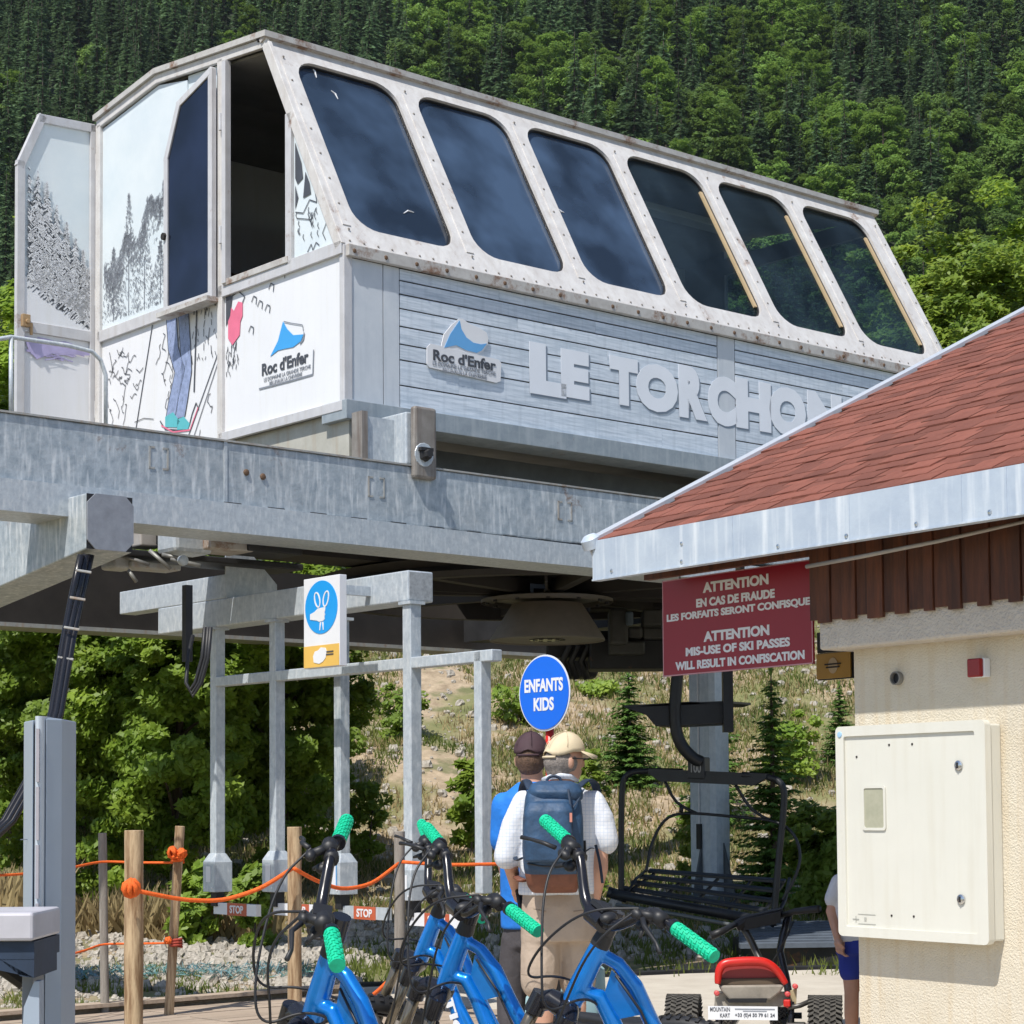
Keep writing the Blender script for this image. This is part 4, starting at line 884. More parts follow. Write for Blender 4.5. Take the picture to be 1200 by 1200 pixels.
# bracket standing on the beam under the cabin corner
br = thing('support_bracket', 'short steel bracket with a rusty plate and bolt standing on the main beam', 'bracket', S(.2, -.3, 3.8))
q = [hB(486, 470, -.40), hB(512, 466, -.40), hB(513, 548, -.40), hB(484, 548, -.40)]; a_0 = (q[0]-C0).dot(A); a_1 = (q[1]-C0).dot(A)
RUSTY = mat('rusty_plate', (.19, .17, .15), .6, .2, 4, .3, col2=(.33, .31, .29), streak=((.09, .05, .03), .6))
mb = MB(); mb.box(a_0, a_1, -.40, -.34, 3.70, 4.21, S); obj('end_plate', mb, RUSTY, br, bevel=.02)
mb = MB(); mb.box(a_0-.03, a_1-.03, -.34, 3.2, 3.80, 4.17, S); obj('cross_tube', mb, GALV2, br, bevel=.01)
cc = hB(497, 533, -.40); mb = MB(); mb.lathe(cc, -B, [(.085, 0), (.082, .004), (0, .005)], 14); obj('bare_patch', mb, GALV2, br)
mb = MB(); mb.lathe(cc, -B, [(.05, 0), (.05, .03), (.035, .035), (.03, .07), (0, .071)], 6); mb.boxa(cc-B*.02+Z*.035, A*.055, B*.02, Z*.012); obj('bolt', mb, DARK, br)
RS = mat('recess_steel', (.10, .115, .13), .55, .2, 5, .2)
mb = MB(); mb.box(.0, a_0-.03, -.20, -.16, 3.80, 4.13, S); obj('side_plate', mb, GALV2, br)
mb = MB(); mb.box(.03, .06, -.0, 1.6, 3.8, 4.20, S); obj('rear_plate', mb, mat('pale_stained_plate', (.38, .37, .32), .6, .1, 6, .2, col2=(.50, .49, .44), streak=((.35, .24, .14), .3)), br)
mb = MB(); mb.box(-.02, .03, -.22, -.10, 3.8, 4.16, S); obj('hinge_strip', mb, RUSTY, br)
# dark beam under the cabin and its cross members
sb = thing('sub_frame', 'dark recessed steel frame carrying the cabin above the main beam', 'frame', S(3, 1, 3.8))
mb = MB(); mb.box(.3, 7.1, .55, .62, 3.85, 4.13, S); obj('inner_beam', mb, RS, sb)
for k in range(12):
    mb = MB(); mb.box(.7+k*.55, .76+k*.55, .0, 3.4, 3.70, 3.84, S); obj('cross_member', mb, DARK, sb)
# cross beam with capped end
cb = thing('cross_beam', 'thick grey cross beam with a square capped end under the main beam', 'beam', S(-1.9, -.6, 3.3))
q1 = hB(103, 582, -.62); q2 = hB(157, 584, -.62); aL = (q1-C0).dot(A); aR = (q2-C0).dot(A)
zt = hB(130, 580, -.62).z; zb_ = hB(130, 645, -.62).z
mb = MB(); mb.prism([S(aL, -.60, zb_), S(aL, -.60, zt), S(aL, 6.6, zt), S(aL, 6.6, zb_-.25), S(aL, 1.6, zb_-.25)], A*(aR-aL)); obj('box_section', mb, GALV, cb, bevel=.008)
w_ = (aR-aL)/2; am = (aL+aR)/2; zm_ = (zt+zb_)/2; hh_ = (zt-zb_)/2; c_ = .055
mb = MB(); mb.prism([S(am+x, -.605, zm_+z) for x, z in ((-w_+c_, -hh_), (-w_, -hh_+c_), (-w_, hh_-c_), (-w_+c_, hh_), (w_-c_, hh_), (w_, hh_-c_), (w_, -hh_+c_), (w_-c_, -hh_))], -B*.012); obj('end_cap', mb, mat('cap_plate', (.27, .29, .33), .55, .2, 14, .15), cb)
mb = MB(); mb.box(aL+.002, aR-.002, -.6045, -.598, zb_+.002, zt-.002, S); obj('open_corner', mb, BLACK, cb)
# far main beam (dark, in shade) and far cross beams
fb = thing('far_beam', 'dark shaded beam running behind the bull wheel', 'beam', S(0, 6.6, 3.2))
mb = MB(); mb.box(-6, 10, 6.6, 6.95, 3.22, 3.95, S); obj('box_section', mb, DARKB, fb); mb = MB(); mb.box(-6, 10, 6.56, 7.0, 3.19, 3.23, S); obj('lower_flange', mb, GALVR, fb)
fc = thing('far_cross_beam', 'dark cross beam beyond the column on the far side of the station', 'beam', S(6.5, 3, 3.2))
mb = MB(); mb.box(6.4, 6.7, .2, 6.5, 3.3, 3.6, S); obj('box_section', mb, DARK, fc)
# bull wheel with rim, spokes, and the cone under it
bc = ray(641, 700); tb = ((C0+B*2.6-EYE).dot(B))/bc.dot(B); bq = EYE+bc*tb; bq.z = 3.33
bw = thing('bull_wheel', 'large dark horizontal bull wheel with a cone shaped cover hanging below it', 'bull wheel', bq)
R_ = 2.15
mb = MB(); mb.lathe(bq+Z*.0, Z, [(R_-.12, .0), (R_, .0), (R_+.03, .05), (R_-.04, .10), (R_+.03, .16), (R_-.1, .18), (R_-.12, 0)], 56, cap=False); obj('rim', mb, DARKB, bw, smooth='auto')
for k in range(8):
    a = pi*k/4+.2; d = V((cos(a), sin(a), 0)); n = V((-sin(a), cos(a), 0)); mb = MB(); mb.boxa(bq+d*(R_*.55)+Z*.09, d*(R_*.38), n*.05, Z*.06); obj('spoke', mb, DARKB, bw)
mb = MB(); mb.lathe(bq, Z, [(.62, -.03), (.62, .0), (.5, .02), (.5, -.03)], 40, cap=False); mb.lathe(bq, Z, [(.001, .02), (.52, .02), (.52, .0), (.001, .0)], 40, cap=False); obj('hub_flange', mb, mat('hub_steel', (.17, .155, .14), .6, .2), bw, smooth='auto')
mb = MB(); mb.lathe(bq, Z, [(.33, -.04), (.54, -.37), (.54, -.385), (.52, -.385), (.30, -.06)], 48, cap=False); obj('cone_cover', mb, mat('cone_brown', (.20, .175, .15), .6, .1), bw, smooth='auto')
mb = MB(); mb.lathe(bq, Z, [(.53, -.375), (.001, -.37), (.001, -.36), (.52, -.355)], 40, cap=False); obj('cone_bottom', mb, mat('cone_bottom_grey', (.27, .25, .215), .7), bw)
mb = MB()
for k in range(9): a = 2*pi*k/9; mb.lathe(bq+V((cos(a)*.12, sin(a)*.12, -.385)), Z, [(.022, 0), (.022, .02)], 7)
mb.lathe(bq+Z*-.385, Z, [(.17, .005), (.17, .012)], 20); obj('cone_bolt', mb, BLKG, bw)
mb = MB()
for k in range(12): a = 2*pi*k/12; mb.lathe(bq+V((cos(a)*.56, sin(a)*.56, -.04)), Z, [(.02, 0), (.02, .02)], 6)
obj('flange_bolt', mb, DARK, bw)
mb = MB()
for k in range(6): a = pi*k/3+.5; d = V((cos(a), sin(a), 0)); n = V((-sin(a), cos(a), 0)); mb.boxa(bq+d*.75+Z*.16, d*.55, n*.012, Z*.13)
obj('gusset', mb, DARKB, bw)
mb = MB(); mb.boxa(bq+Z*.28, A*3.6, B*.25, Z*.10); mb.boxa(bq+Z*.285+A*.7, B*3.2, A*.2, Z*.10); obj('carrier_frame', mb, DARKB, bw)
# machinery lumps right of the cone
mc = thing('drive_machinery', 'dark cluster of gearbox housings and pipes behind the red sign', 'machinery', P(720, 740, 20.5))
def Pb(px0, py0, px1, py1, d, th, m, name='housing', bev=.02):
    a = P(px0, py0, d); b = P(px1, py1, d); c = (a+b)/2; mb_ = MB(); mb_.boxa(c, V(((b.x-a.x)/2, 0, 0)), V((0, th/2, 0)), V((0, 0, (a.z-b.z)/2))); return obj(name, mb_, m, mc, bevel=bev)
DK2 = mat('machine_dark_grey', (.07, .07, .065), .6, .2, 5, .3)
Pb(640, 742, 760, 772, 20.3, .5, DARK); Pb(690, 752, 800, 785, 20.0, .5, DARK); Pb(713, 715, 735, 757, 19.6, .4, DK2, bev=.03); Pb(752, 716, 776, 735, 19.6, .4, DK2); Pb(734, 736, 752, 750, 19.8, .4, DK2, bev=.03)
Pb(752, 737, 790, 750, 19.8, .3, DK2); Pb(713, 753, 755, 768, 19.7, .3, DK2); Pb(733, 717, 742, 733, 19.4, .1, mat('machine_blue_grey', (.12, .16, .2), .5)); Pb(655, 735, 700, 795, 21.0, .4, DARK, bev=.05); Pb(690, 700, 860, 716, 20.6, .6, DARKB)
mb = MB()
for x in (662, 672, 684): mb.tube([P(x, 742, 20), P(x+6, 758, 19.9), P(x-3, 775, 20), P(x+4, 796, 20)], .035, 8)
obj('hose', mb, BLACK, mc, smooth=True)
# galvanised column
cl = P(833, 900, 22.5); zb0 = H(cl.x, cl.y)-.1
col = thing('steel_column', 'tall galvanised box column standing behind the empty chair', 'column', (cl.x, cl.y, zb0))
ang = AZ-radians(4); ca = V((sin(ang), cos(ang), 0)); cb2 = V((-cos(ang), sin(ang), 0)); cz = V((cl.x, cl.y, 0)); ww = .165
mb = MB(); mb.prism([cz+ca*x+cb2*y_+Z*zb0 for x, y_ in ((-ww, -ww+.05), (-ww+.05, -ww), (ww-.05, -ww), (ww, -ww+.05), (ww, ww), (-ww, ww))], Z*(3.95-zb0)); obj('shaft', mb, mat('column_galvanised', (.46, .53, .60), .45, .1, 16, .2, col2=(.60, .66, .72), bump=.1, streak=((.72, .76, .8), .4), ss=(14, 14, 2)), col)
mb = MB(); mb.boxa(cz+Z*(zb0+.12), ca*.34, cb2*.34, Z*.05)
for sx, sy in ((1, 0), (-1, 0), (0, 1), (0, -1)): 
    d = ca*sx+cb2*sy; mb.prism([cz+d*ww+Z*(zb0+.17), cz+d*(ww+.16)+Z*(zb0+.17), cz+d*ww+Z*(zb0+.75)], (ca if sx == 0 else cb2)*.02)
obj('base_plate', mb, RS, col)
mb = MB(); cbx = cz-ca*(ww+.012)-cb2*(-.03); mb.tube([cbx+Z*3.0, cbx+Z*1.0], .010, 6); obj('cable', mb, SIGNW, col)
mb = MB(); mb.boxa(cbx+Z*1.05, ca*.02, cb2*.03, Z*.14); obj('cable_clamp', mb, BLACK, col)

# ------------------------------------------------------------------ loading gate frame with hanging posts
aG = -.63
gt = thing('loading_gate', 'galvanised loading gate frame with hanging posts and STOP arms', 'gate', S(aG, 0, 2.7))
def gA(px, py, a=aG): q_ = hA(px, py, a)-C0; return q_.dot(B), q_.z
bR, zt_ = gA(478, 668); bR2, zb2 = gA(478, 704); bL, zl_ = gA(185, 722)
mb = MB(); mb.box(aG, aG+.20, bR, bL, zb2+.0, zt_, S); obj('top_beam', mb, GALV2, gt, bevel=.008)
mb = MB(); mb.box(aG+.01, aG+.19, bR-.004, bR, zb2+.01, zt_-.01, S); obj('end_cap', mb, mat('cap_plate_dotted', (.36, .38, .40), .5, .2, 40, .25), gt)
bP, zP = gA(262, 660, aG-.10); bP2, zP2 = gA(150, 715, aG-.10)
mb = MB(); mb.box(aG-.0, aG+.14, gA(265, 700)[0], bP2+.3, zt_+.0, zt_+.17, S); obj('upper_beam', mb, GALV2, gt, bevel=.006)
q = gA(265, 662); mb = MB(); bb = gA(265, 690)[0]; mb.prism([S(aG-.01, bb, zt_+.17), S(aG-.01, bb, zt_+.33), S(aG+.2, bb, zt_+.33), S(aG+.42, bb, zt_+.12), S(aG+.42, bb, zt_+.0), S(aG-.01, bb, zt_+.0)], -B*.012); obj('gusset_plate', mb, GALV2, gt)
for px in (235, 257): bb_, _ = gA(px, 700); obj('bolt', MB().lathe(S(aG+.05, bb_, zt_+.0), Z, [(.02, 0), (.02, .03), (.01, .035), (.01, .05)], 6), CHROME, gt)
posts = [(255, 745, 1000, 1045, .078, GALV2, 0), (325, 738, 997, 1045, .078, GALV2, 0), (401, 735, 1000, 1048, .078, GALV, .28), (484, 712, 1008, 1055, .085, GALV2, 0)]
for px, ty, y1, y2, w, m, da in posts:
    bb_, z1 = gA(px, y1, aG+.05+da); _, z2 = gA(px, y2, aG+.05+da); zT = zb2+.001 if px != 484 else zb2-.0
    mb = MB(); mb.box(aG+.05+da-w/2, aG+.05+da+w/2, bb_-w/2, bb_+w/2, z1-.02, zT, S); po = obj('hanging_post', mb, m, gt, bevel=.006)
    hw = .075 if px < 480 else .07; s = lambda a, b, z, bb_=bb_, da=da: S(aG+.05+da+a, bb_+b, z)
    mb = MB(); mb.loft([[s(a*k, b*k, z) for a, b in ((-hw, -hw), (hw, -hw), (hw, hw), (-hw, hw))] for k, z in ((1, z2), (1, z1-.06), (.58, z1))]); obj('drive_box', mb, GALV2, po, bevel=.005)
    mb = MB(); mb.box(-hw-.003, -hw-.001, -.03, .03, z2+.07, z1-.09, s); mb.boxa(s(-hw-.002, .045, z2+.03), A*.003, B*.006, Z*.006); mb.boxa(s(-hw-.002, -.045, z2+.03), A*.003, B*.006, Z*.006); obj('box_label', mb, SIGNW, po)
    if px == 401: mb = MB(); mb.box(-hw-.006, -hw-.003, -.045, .035, z2+.05, z1-.05, s); obj('box_label', mb, INKB2, po); mb = MB(); mb.box(-hw-.008, -hw-.006, -.038, .028, z2+.06, z1-.06, s); obj('label_sheet', mb, SIGNW, po)
    mb = MB(); mb.box(-.035, .035, -.035, .035, z2-.10, z2, s); obj('pivot', mb, DARK, po)
    mb = MB(); mb.box(-.06, .06, -.06, .06, zT-.02, zT-.001, s); obj('flange', mb, GALV2, po)
    # arm with STOP plate
    az_ = z2-.10; L0, L1 = (.02, -.52) if px != 484 else (.02, -.5)
    mb = MB(); mb.box(-.02, .02, L1, L0, az_-.055, az_+.055-.03, s); am_ = obj('stop_arm', mb, SIGNW if px != 401 else GALV2, po)
    mb = MB(); mb.box(-.024, -.02, L1+.12, L1+.36, az_-.058, az_+.028, s); pl_ = obj('stop_plate', mb, mat('stop_orange', (.46, .10, .045), .5), am_)
    text('stop_word', 'STOP', s(-.0245, L1+.24, az_-.015), -B, Z, .17, .055, SIGNW, am_, bold=.03, ext=.002)
q0 = gA(250, 800); q1_ = gA(575, 766); zr_ = (q0[1]+q1_[1])/2
mb = MB(); mb.box(aG+.01, aG+.09, q1_[0], q0[0], zr_-.035, zr_+.035, S); obj('cross_rail', mb, GALV2, gt, bevel=.006)
bb_, z1 = gA(567, 1047, aG+.05); mb = MB(); mb.box(aG+.01, aG+.09, bb_-.035, bb_+.035, z1, zr_+.034, S); obj('end_post', mb, GALV2, gt, bevel=.006)
mb = MB()
for k in range(26): mb.boxa(S(aG-.002, q1_[0]+random.uniform(.05, 2.5), zr_+random.uniform(-.03, .03)), A*.001, B*.004, Z*.004)
# hand sign on the frame
aS2 = -1.0
hs = thing('hand_sign', 'white board with a blue disc showing a hand holding ski poles over a yellow strip', 'sign', hA(380, 730, aS2))
def gs(px, py): q_ = hA(px, py, aS2)-C0; return q_.dot(B), q_.z
x0, _z = gs(398, 730); x1, _z = gs(356, 730); zT = gs(377, 676)[1]; zB = gs(377, 782)[1]
hc = lambda u, v: S(aS2, x1+(x0-x1)*u, zB+(zT-zB)*v)
mb = MB(); mb.box(aS2, aS2+.055, x0, x1, zB, zT, S); obj('board', mb, SIGNW, hs, bevel=.003)
sw, sh = abs(x1-x0), zT-zB; UX = -B
OO = hc(0, 0)-A*.0
plate('yellow_strip', [(0.004, 0.004), (sw-.004, 0.004), (sw-.004, sh*.245), (0.004, sh*.245)], [], OO-A*.003, UX, Z, .003, SIGNY, hs)
plate('blue_disc', ellp(sw*.5, sh*.665, sw*.45, sh*.295, 40), [], OO-A*.003, UX, Z, .003, SIGNB2, hs)
K = lambda pts: [(x*sw, y*sh) for x, y in pts]
plate('hand_symbol', K([(.2, .54), (.2, .60), (.32, .62), (.42, .655), (.62, .66), (.62, .62), (.6, .6), (.62, .58), (.6, .56), (.61, .53), (.56, .51), (.45, .505), (.4, .52)]), [], OO-A*.006, UX, Z, .003, SIGNW, hs)
for s_ in (-1, 1):
    c0 = .52+s_*.03; plate('pole_symbol', K([(c0-.015+s_*.0, .5), (c0+.015, .5), (c0+s_*.02+.012, .41), (c0+s_*.02-.012, .41)]), [], OO-A*.006, UX, Z, .003, SIGNW, hs)
    plate('strap_symbol', [(sw*(.52+s_*.12)+sw*.085*cos(2*pi*i/20)+s_*sw*.03*sin(2*pi*i/20), sh*.75+sh*.09*sin(2*pi*i/20)) for i in range(20)], [[(sw*(.52+s_*.12)+sw*.055*cos(2*pi*i/20)+s_*sw*.03*sin(2*pi*i/20), sh*.75+sh*.075*sin(2*pi*i/20)) for i in range(20)]], OO-A*.006, UX, Z, .003, SIGNW, hs)
plate('glove_symbol', K([(.3, .06), (.28, .13), (.33, .18), (.42, .19), (.5, .22), (.62, .21), (.66, .17), (.63, .10), (.55, .06), (.45, .04)]), [], OO-A*.006, UX, Z, .003, SIGNW, hs)
mb = MB(); 
for v_ in (.135, .165): mb.boxa(hc(.74, v_)-A*.004, B*(sw*.10), Z*.004, A*.002)
obj('print_lines', mb, INK, hs)
mb = MB(); mb.box(aS2+.055, aG+.02, (x0+x1)/2-.02, (x0+x1)/2+.02, zT-.10, zT-.04, S); obj('mount', mb, GALV2, hs)
# round ENFANTS KIDS sign on a red post
kc = P(638.5, 812, 11.6); ks = thing('kids_sign', 'round blue sign reading ENFANTS KIDS on a red post behind the men', 'sign', (kc.x, kc.y, .05))
def disc(r, o, m, name): 
    plate(name, ellp(0, 0, r, r, 48), [], kc-A*o, -B, Z, .004, m, ks)
disc(.222, .004, SIGNW, 'white_rim'); disc(.212, .0085, SIGNB, 'blue_face')
text('sign_word', 'ENFANTS', kc-A*.0087+Z*.045-B*.0, -B, Z, .335, .078, SIGNW, ks, bold=.035, ext=.002)
text('sign_word', 'KIDS', kc-A*.0087-Z*.065, -B, Z, .175, .078, SIGNW, ks, bold=.035, ext=.002)
mb = MB(); mb.tube([V((kc.x, kc.y, .05))+A*.035, kc+A*.035+Z*.1], .025, 10); obj('post', mb, REDP, ks, smooth=True)
mb = MB(); mb.boxa(kc+A*.005+Z*.06, B*.05, A*.006, Z*.015); mb.boxa(kc+A*.005-Z*.06, B*.05, A*.006, Z*.015); obj('clamp', mb, CHROME, ks)
# conveyor rail and catch machinery under the main beam, left
cv = thing('sheave_train', 'pale roller train and links hanging under the main beam', 'machinery', P(230, 650, 13.6))
WBK = mat('grey_link_steel', (.22, .22, .21), .5, .3, 12, .3)
RT = mat('pale_rust_housing', (.36, .32, .28), .6, .1, 9, .2, col2=(.48, .46, .43), rust=1.0)
def cvb(px0, py0, px1, py1, d, th, m, name='housing', bev=.01):
    a = P(px0, py0, d); b = P(px1, py1, d); c = (a+b)/2; w2 = (b-a).dot(A); mb_ = MB(); mb_.boxa(c, A*((b.x-a.x)/2/A.x), B*(th/2), Z*((a.z-b.z)/2)); return obj(name, mb_, m, cv, bevel=bev)
cvb(158, 617, 180, 642, 13.6, .2, RT); cvb(180, 619, 196, 640, 13.62, .2, DARK); cvb(197, 620, 236, 650, 13.5, .25, GALV2, bev=.03); cvb(236, 625, 281, 647, 13.6, .3, RT); cvb(281, 628, 338, 650, 13.8, .3, DARK)
cvb(281, 624, 345, 630, 13.9, .3, GALVR); cvb(130, 655, 330, 661, 13.9, .35, DARK); cvb(128, 648, 150, 668, 13.5, .2, mat('white_bracket', (.36, .36, .34), .5, 0, 12, .3), bev=.02); cvb(150, 661, 200, 668, 13.6, .2, GALVR)
w = P(216, 633, 13.4); mb = MB(); mb.lathe(w, -B, [(.025, 0), (.025, .02), (0, .022)], 10); obj('bolt', mb, mat('bolt_orange_rust', (.38, .15, .06), .7), cv)
mb = MB(); 
for a_, b_ in (((140, 650), (175, 662)), ((175, 645), (200, 667)), ((190, 650), (215, 655)), ((150, 668), (160, 682)), ((200, 655), (235, 663))): mb.tube([P(*a_, 13.4), P(*b_, 13.4)], .014, 7)
obj('link_rod', mb, WBK, cv, smooth=True)
for a_ in ((213, 657),): 
    mb = MB(); mb.lathe(P(*a_, 13.3), -B, [(.035, 0), (.035, .03), (.015, .04)], 12); obj('roller', mb, GALV2, cv, smooth='auto')
# hanging cable bundle
bun = thing('cable_bundle', 'thick black cable bundle hanging from the cross beam down behind the grey gate post', 'cable', P(80, 740, 11.5))
mb = MB()
for k, (dx, r_) in enumerate(((-6, .022), (0, .026), (6, .02), (3, .016), (-3, .016))):
    mb.tube([P(101+dx, 650, 12+.03*k), P(92+dx*1.0, 690, 12+.03*k), P(80+dx*.9, 750, 11.9), P(66+dx*.9, 835, 11.8), P(45+dx*.9, 900, 11.7), P(10+dx*.9, 962, 11.6), P(-30+dx, 1000, 11.5)], r_, 8)
obj('black_hose', mb, BLKG, bun, smooth=True)
for y, x in ((668, 98), (700, 91), (735, 84), (770, 77), (805, 72)): obj('cable_tie', MB().tube([P(x-9, y, 11.86), P(x+9, y+3, 11.86)], .008, 6), GALVR, bun)
b2 = thing('hanging_cable', 'black cables looping down beside the leftmost hanging post', 'cable', P(238, 780, 13))
mb = MB()
for dx in (-3, 1, 4): mb.tube([P(243+dx, 735, 12.6), P(240+dx, 770, 12.6), P(232+dx, 800, 12.6), P(224+dx*.5, 812+dx, 12.6), P(218, 800, 12.6), P(220, 770, 12.7), P(226, 745, 12.8)], .013, 7)
obj('black_hose', mb, BLACK, b2, smooth=True); mb = MB(); mb.box(-.0, .05, 0, .05, 0, .5, lambda a, b, c: P(218, 775, 13)+A*a+B*b+Z*c); obj('cable_duct', mb, DARK, b2)
# ------------------------------------------------------------------ the ticket hut with its red roof
hut = thing('ticket_hut', 'cream rendered ticket hut with a red shingled roof and grey metal fascia', 'hut', Wp(2, -1.5, 0))
WB = lambda w, o, z: Wp(w, o, z)
mb = MB(); mb.box(.02, 6.0, -3.2, 0, -.1, 2.2, WB)
obj('wall', mb, STUCCO, hut)
OFFE = .42
def wz(px, py, off): q = hW(px, py, off)-W0; return -q.dot(Wd), q.z
we, zeT = wz(697, 637, OFFE); _, zeB = wz(697, 680, OFFE)
wl, zlb = wz(960, 762, .13); _, zlt = wz(960, 727, .13)
mb = MB(); mb.box(wl, 6.0, -.2, .13, zlb, zlt+.02, WB); obj('lintel_band', mb, CONCB, hut, bevel=.012)
mb = MB(); mb.box(wl+.02, 6.0, -3.2, .10, zlt+.02, zeT+.05, WB); obj('gable_core', mb, BROWN, hut)
wb0, _ = wz(947, 700, .16); x = wb0; k = 0
while x < 3.0:
    bw_ = (.058, .085, .075, .09, .072, .1, .07, .08, .095)[k % 9]; zb_l = zlt-(.018 if k % 2 else .0)+random.uniform(-.005, .005); o_ = .152+(.009 if k % 2 else 0)
    mb = MB(); mb.box(x+.002, x+bw_-.002, o_-.02, o_, zb_l, 2.78, WB); obj('board', mb, BROWN, hut, bevel=.002); x += bw_; k += 1
mb = MB(); mb.box(we+.05, 4.5, .10, OFFE-.02, 2.655, 2.675, WB); obj('soffit_board', mb, BROWN, hut)
mb = MB(); mb.box(we+.06, wb0, .10, .14, 2.585, 2.66, WB); obj('soffit_beam', mb, BROWN, hut)
# roof plane
E0 = Wp(we, OFFE, zeT); R1 = hit(1200, 368, E0, Wd); rk_ = (R1-E0); rk_ -= Wd*rk_.dot(Wd); rk_.normalize()
NR = (-Wd).cross(rk_).normalized()
if NR.z < 0: NR = -NR
RL = 4.3
def RP(w, s, o=0.0): return E0 - Wd*w + rk_*s + NR*o               # w along the eave towards the camera, s up the slope
mb = MB(); mb.prism([RP(-.0, .0), RP(5.2, 0), RP(5.2, RL), RP(0, RL)], -NR*.05); obj('roof_deck', mb, SHINGB, hut)
mb = MB(); mb.prism([RP(-.0, RL), RP(5.2, RL), RP(5.2, RL)-Z*1.2-Wn*3, RP(0, RL)-Z*1.2-Wn*3], NR*-.04); obj('roof_back_slope', mb, SHINGB, hut)
mb = MB(); mb.prism([Wp(we+.0, OFFE+.004, zeB), Wp(we+5.2, OFFE+.004, zeB), Wp(we+5.2, OFFE+.004, zeT+.012), Wp(we, OFFE+.004, zeT+.012)], Wn*.012)
mb.box(we, we+5.2, OFFE-.03, OFFE+.022, zeB-.006, zeB+.002, WB); obj('fascia', mb, ZINC, hut)
mb = MB()
for px in (858, 995, 1127, 1180): 
    w_, _z = wz(px, 650, OFFE+.02); mb.box(w_-.004, w_+.004, OFFE+.014, OFFE+.019, zeB, zeT+.01, WB)
obj('fascia_joint', mb, ZINC, hut)
for px, py in ((717, 669), (799, 637), (799, 658), (912, 640), (992, 628), (1074, 614), (1160, 600)):
    mb = MB(); mb.lathe(hW(px, py, OFFE+.016), Wn, [(.011, 0), (.009, .005), (0, .006)], 8); obj('fascia_screw', mb, CHROME, hut)
# rake flashing along the far gable edge
mb = MB(); mb.boxa(RP(-.015, RL/2, .02), Wd*.045, rk_*(RL/2), NR*.012); mb.boxa(RP(-.055, RL/2, -.03), Wd*.006, rk_*(RL/2), NR*.055)
obj('rake_flashing', mb, mat('zinc_rake', (.48, .52, .58), .4, .2, 6, .1, col2=(.58, .61, .66)), hut)
mb = MB(); mb.lathe(RP(-.02, .0, -.02), NR, [(.055, 0), (.055, .05), (.03, .07), (0, .075)], 14); obj('rake_end', mb, ZINC, hut, smooth='auto')
# shingles: three-tab courses, each tab its own piece
sm = []
for i in range(4):
    mb = MB(); w2 = .083+i*.0; mb.add([V((-w2, 0, 0)), V((w2, 0, 0)), V((w2, .165, .0)), V((-w2, .165, .0)), V((-w2, random.uniform(-.003, .006), .014)), V((w2, random.uniform(-.004, .010), .014)), V((w2, .165, .003)), V((-w2, .165, .003))],
        [(3, 2, 1, 0), (4, 5, 6, 7), (0, 1, 5, 4), (1, 2, 6, 5), (3, 0, 4, 7)]); sm.append(mb.mesh(name='shingle')); sm[-1].materials.append(SHING)
rot = Matrix(((-Wd.x, rk_.x, NR.x), (-Wd.y, rk_.y, NR.y), (-Wd.z, rk_.z, NR.z))).to_4x4()
cnt = 0; rest = MB(); row = 0; s = 0.0; tabs = []
while s < RL-.1:
    off = (row*.083+random.uniform(-.02, .02)) % .168
    w_ = .05+off-.1
    while w_ < 3.2:
        p = RP(w_+.083, s); v = p-EYE; d = v.dot(fwd); px = 600+F*v.dot(crt)/d
        if px < 1235: tabs.append((s, w_, p))
        w_ += .169
    s += .118; row += 1
for s, w_, p in tabs:
    lift = NR*random.uniform(.001, .009)
    if cnt < 300:
        o = bpy.data.objects.new('shingle', sm[cnt % 4]); COL.objects.link(o); o.parent = hut
        o.matrix_local = Matrix.Translation(p+lift-wloc(hut)) @ rot @ Matrix.Rotation(random.uniform(-.02, .02), 4, 'Z') @ Matrix.Rotation(.035, 4, 'X')
        cnt += 1
    else:
        me = sm[0]; M_ = Matrix.Translation(p+lift) @ rot @ Matrix.Rotation(random.uniform(-.02, .02), 4, 'Z') @ Matrix.Rotation(.035, 4, 'X')
        rest.add([M_ @ v.co for v in me.vertices], [tuple(f.vertices) for f in me.polygons])
print('shingles', len(tabs)); ro = obj('upper_shingles', rest, SHING, hut); ro['kind'] = 'stuff'
# thin rod across the boards
mb = MB(); mb.tube([hW(945, 664, .34), hW(1010, 652, .34), hW(1100, 634, .30), hW(1210, 609, .25)], [.010, .010, .009, .008], 6); o = obj('thin_rod', mb, mat('grey_rod', (.30, .27, .24), .6), hut, smooth=True)
# electrical cabinet on the wall
cbn = thing('electrical_cabinet', 'large cream electrical cabinet with two small locks mounted on the hut wall', 'cabinet', Wp(.45, .05, .785))
mb = MB(); mb.box(.04, .90, .0, .075, .80, 1.745, WB); obj('body', mb, CABW, cbn, bevel=.008)
mb = MB()
for x0, x1, z0, z1 in ((0, .905, .785, .83), (0, .905, 1.715, 1.762), (0, .05, .83, 1.715), (.855, .905, .83, 1.715)): mb.box(x0, x1, .072, .108, z0, z1, WB)
plate('door_frame', rrect(0, 0, .905, .977, .025, 5), [rrect(.052, .045, .845, .93, .01, 4)], WB(0, .112, .785), -Wd, Z, .038, CABW, cbn, bevel=.006)
mb = MB(); mb.box(.045, .85, .075, .101, .82, 1.725, WB); dd = obj('door', mb, CABW, cbn, bevel=.003)
plate('plaque', rrect(0, 0, .13, .19, .012, 4), [], hW(1012, 971, .104), -Wd, Z, .004, mat('plaque_grey', (.34, .34, .25), .5, 0, 25, .12, col2=(.42, .41, .31)), dd)
plate('plaque_rim', rrect(-.008, -.008, .138, .198, .014, 4), [rrect(.004, .004, .126, .186, .01, 4)], hW(1012, 971, .108), -Wd, Z, .005, CABW, dd)
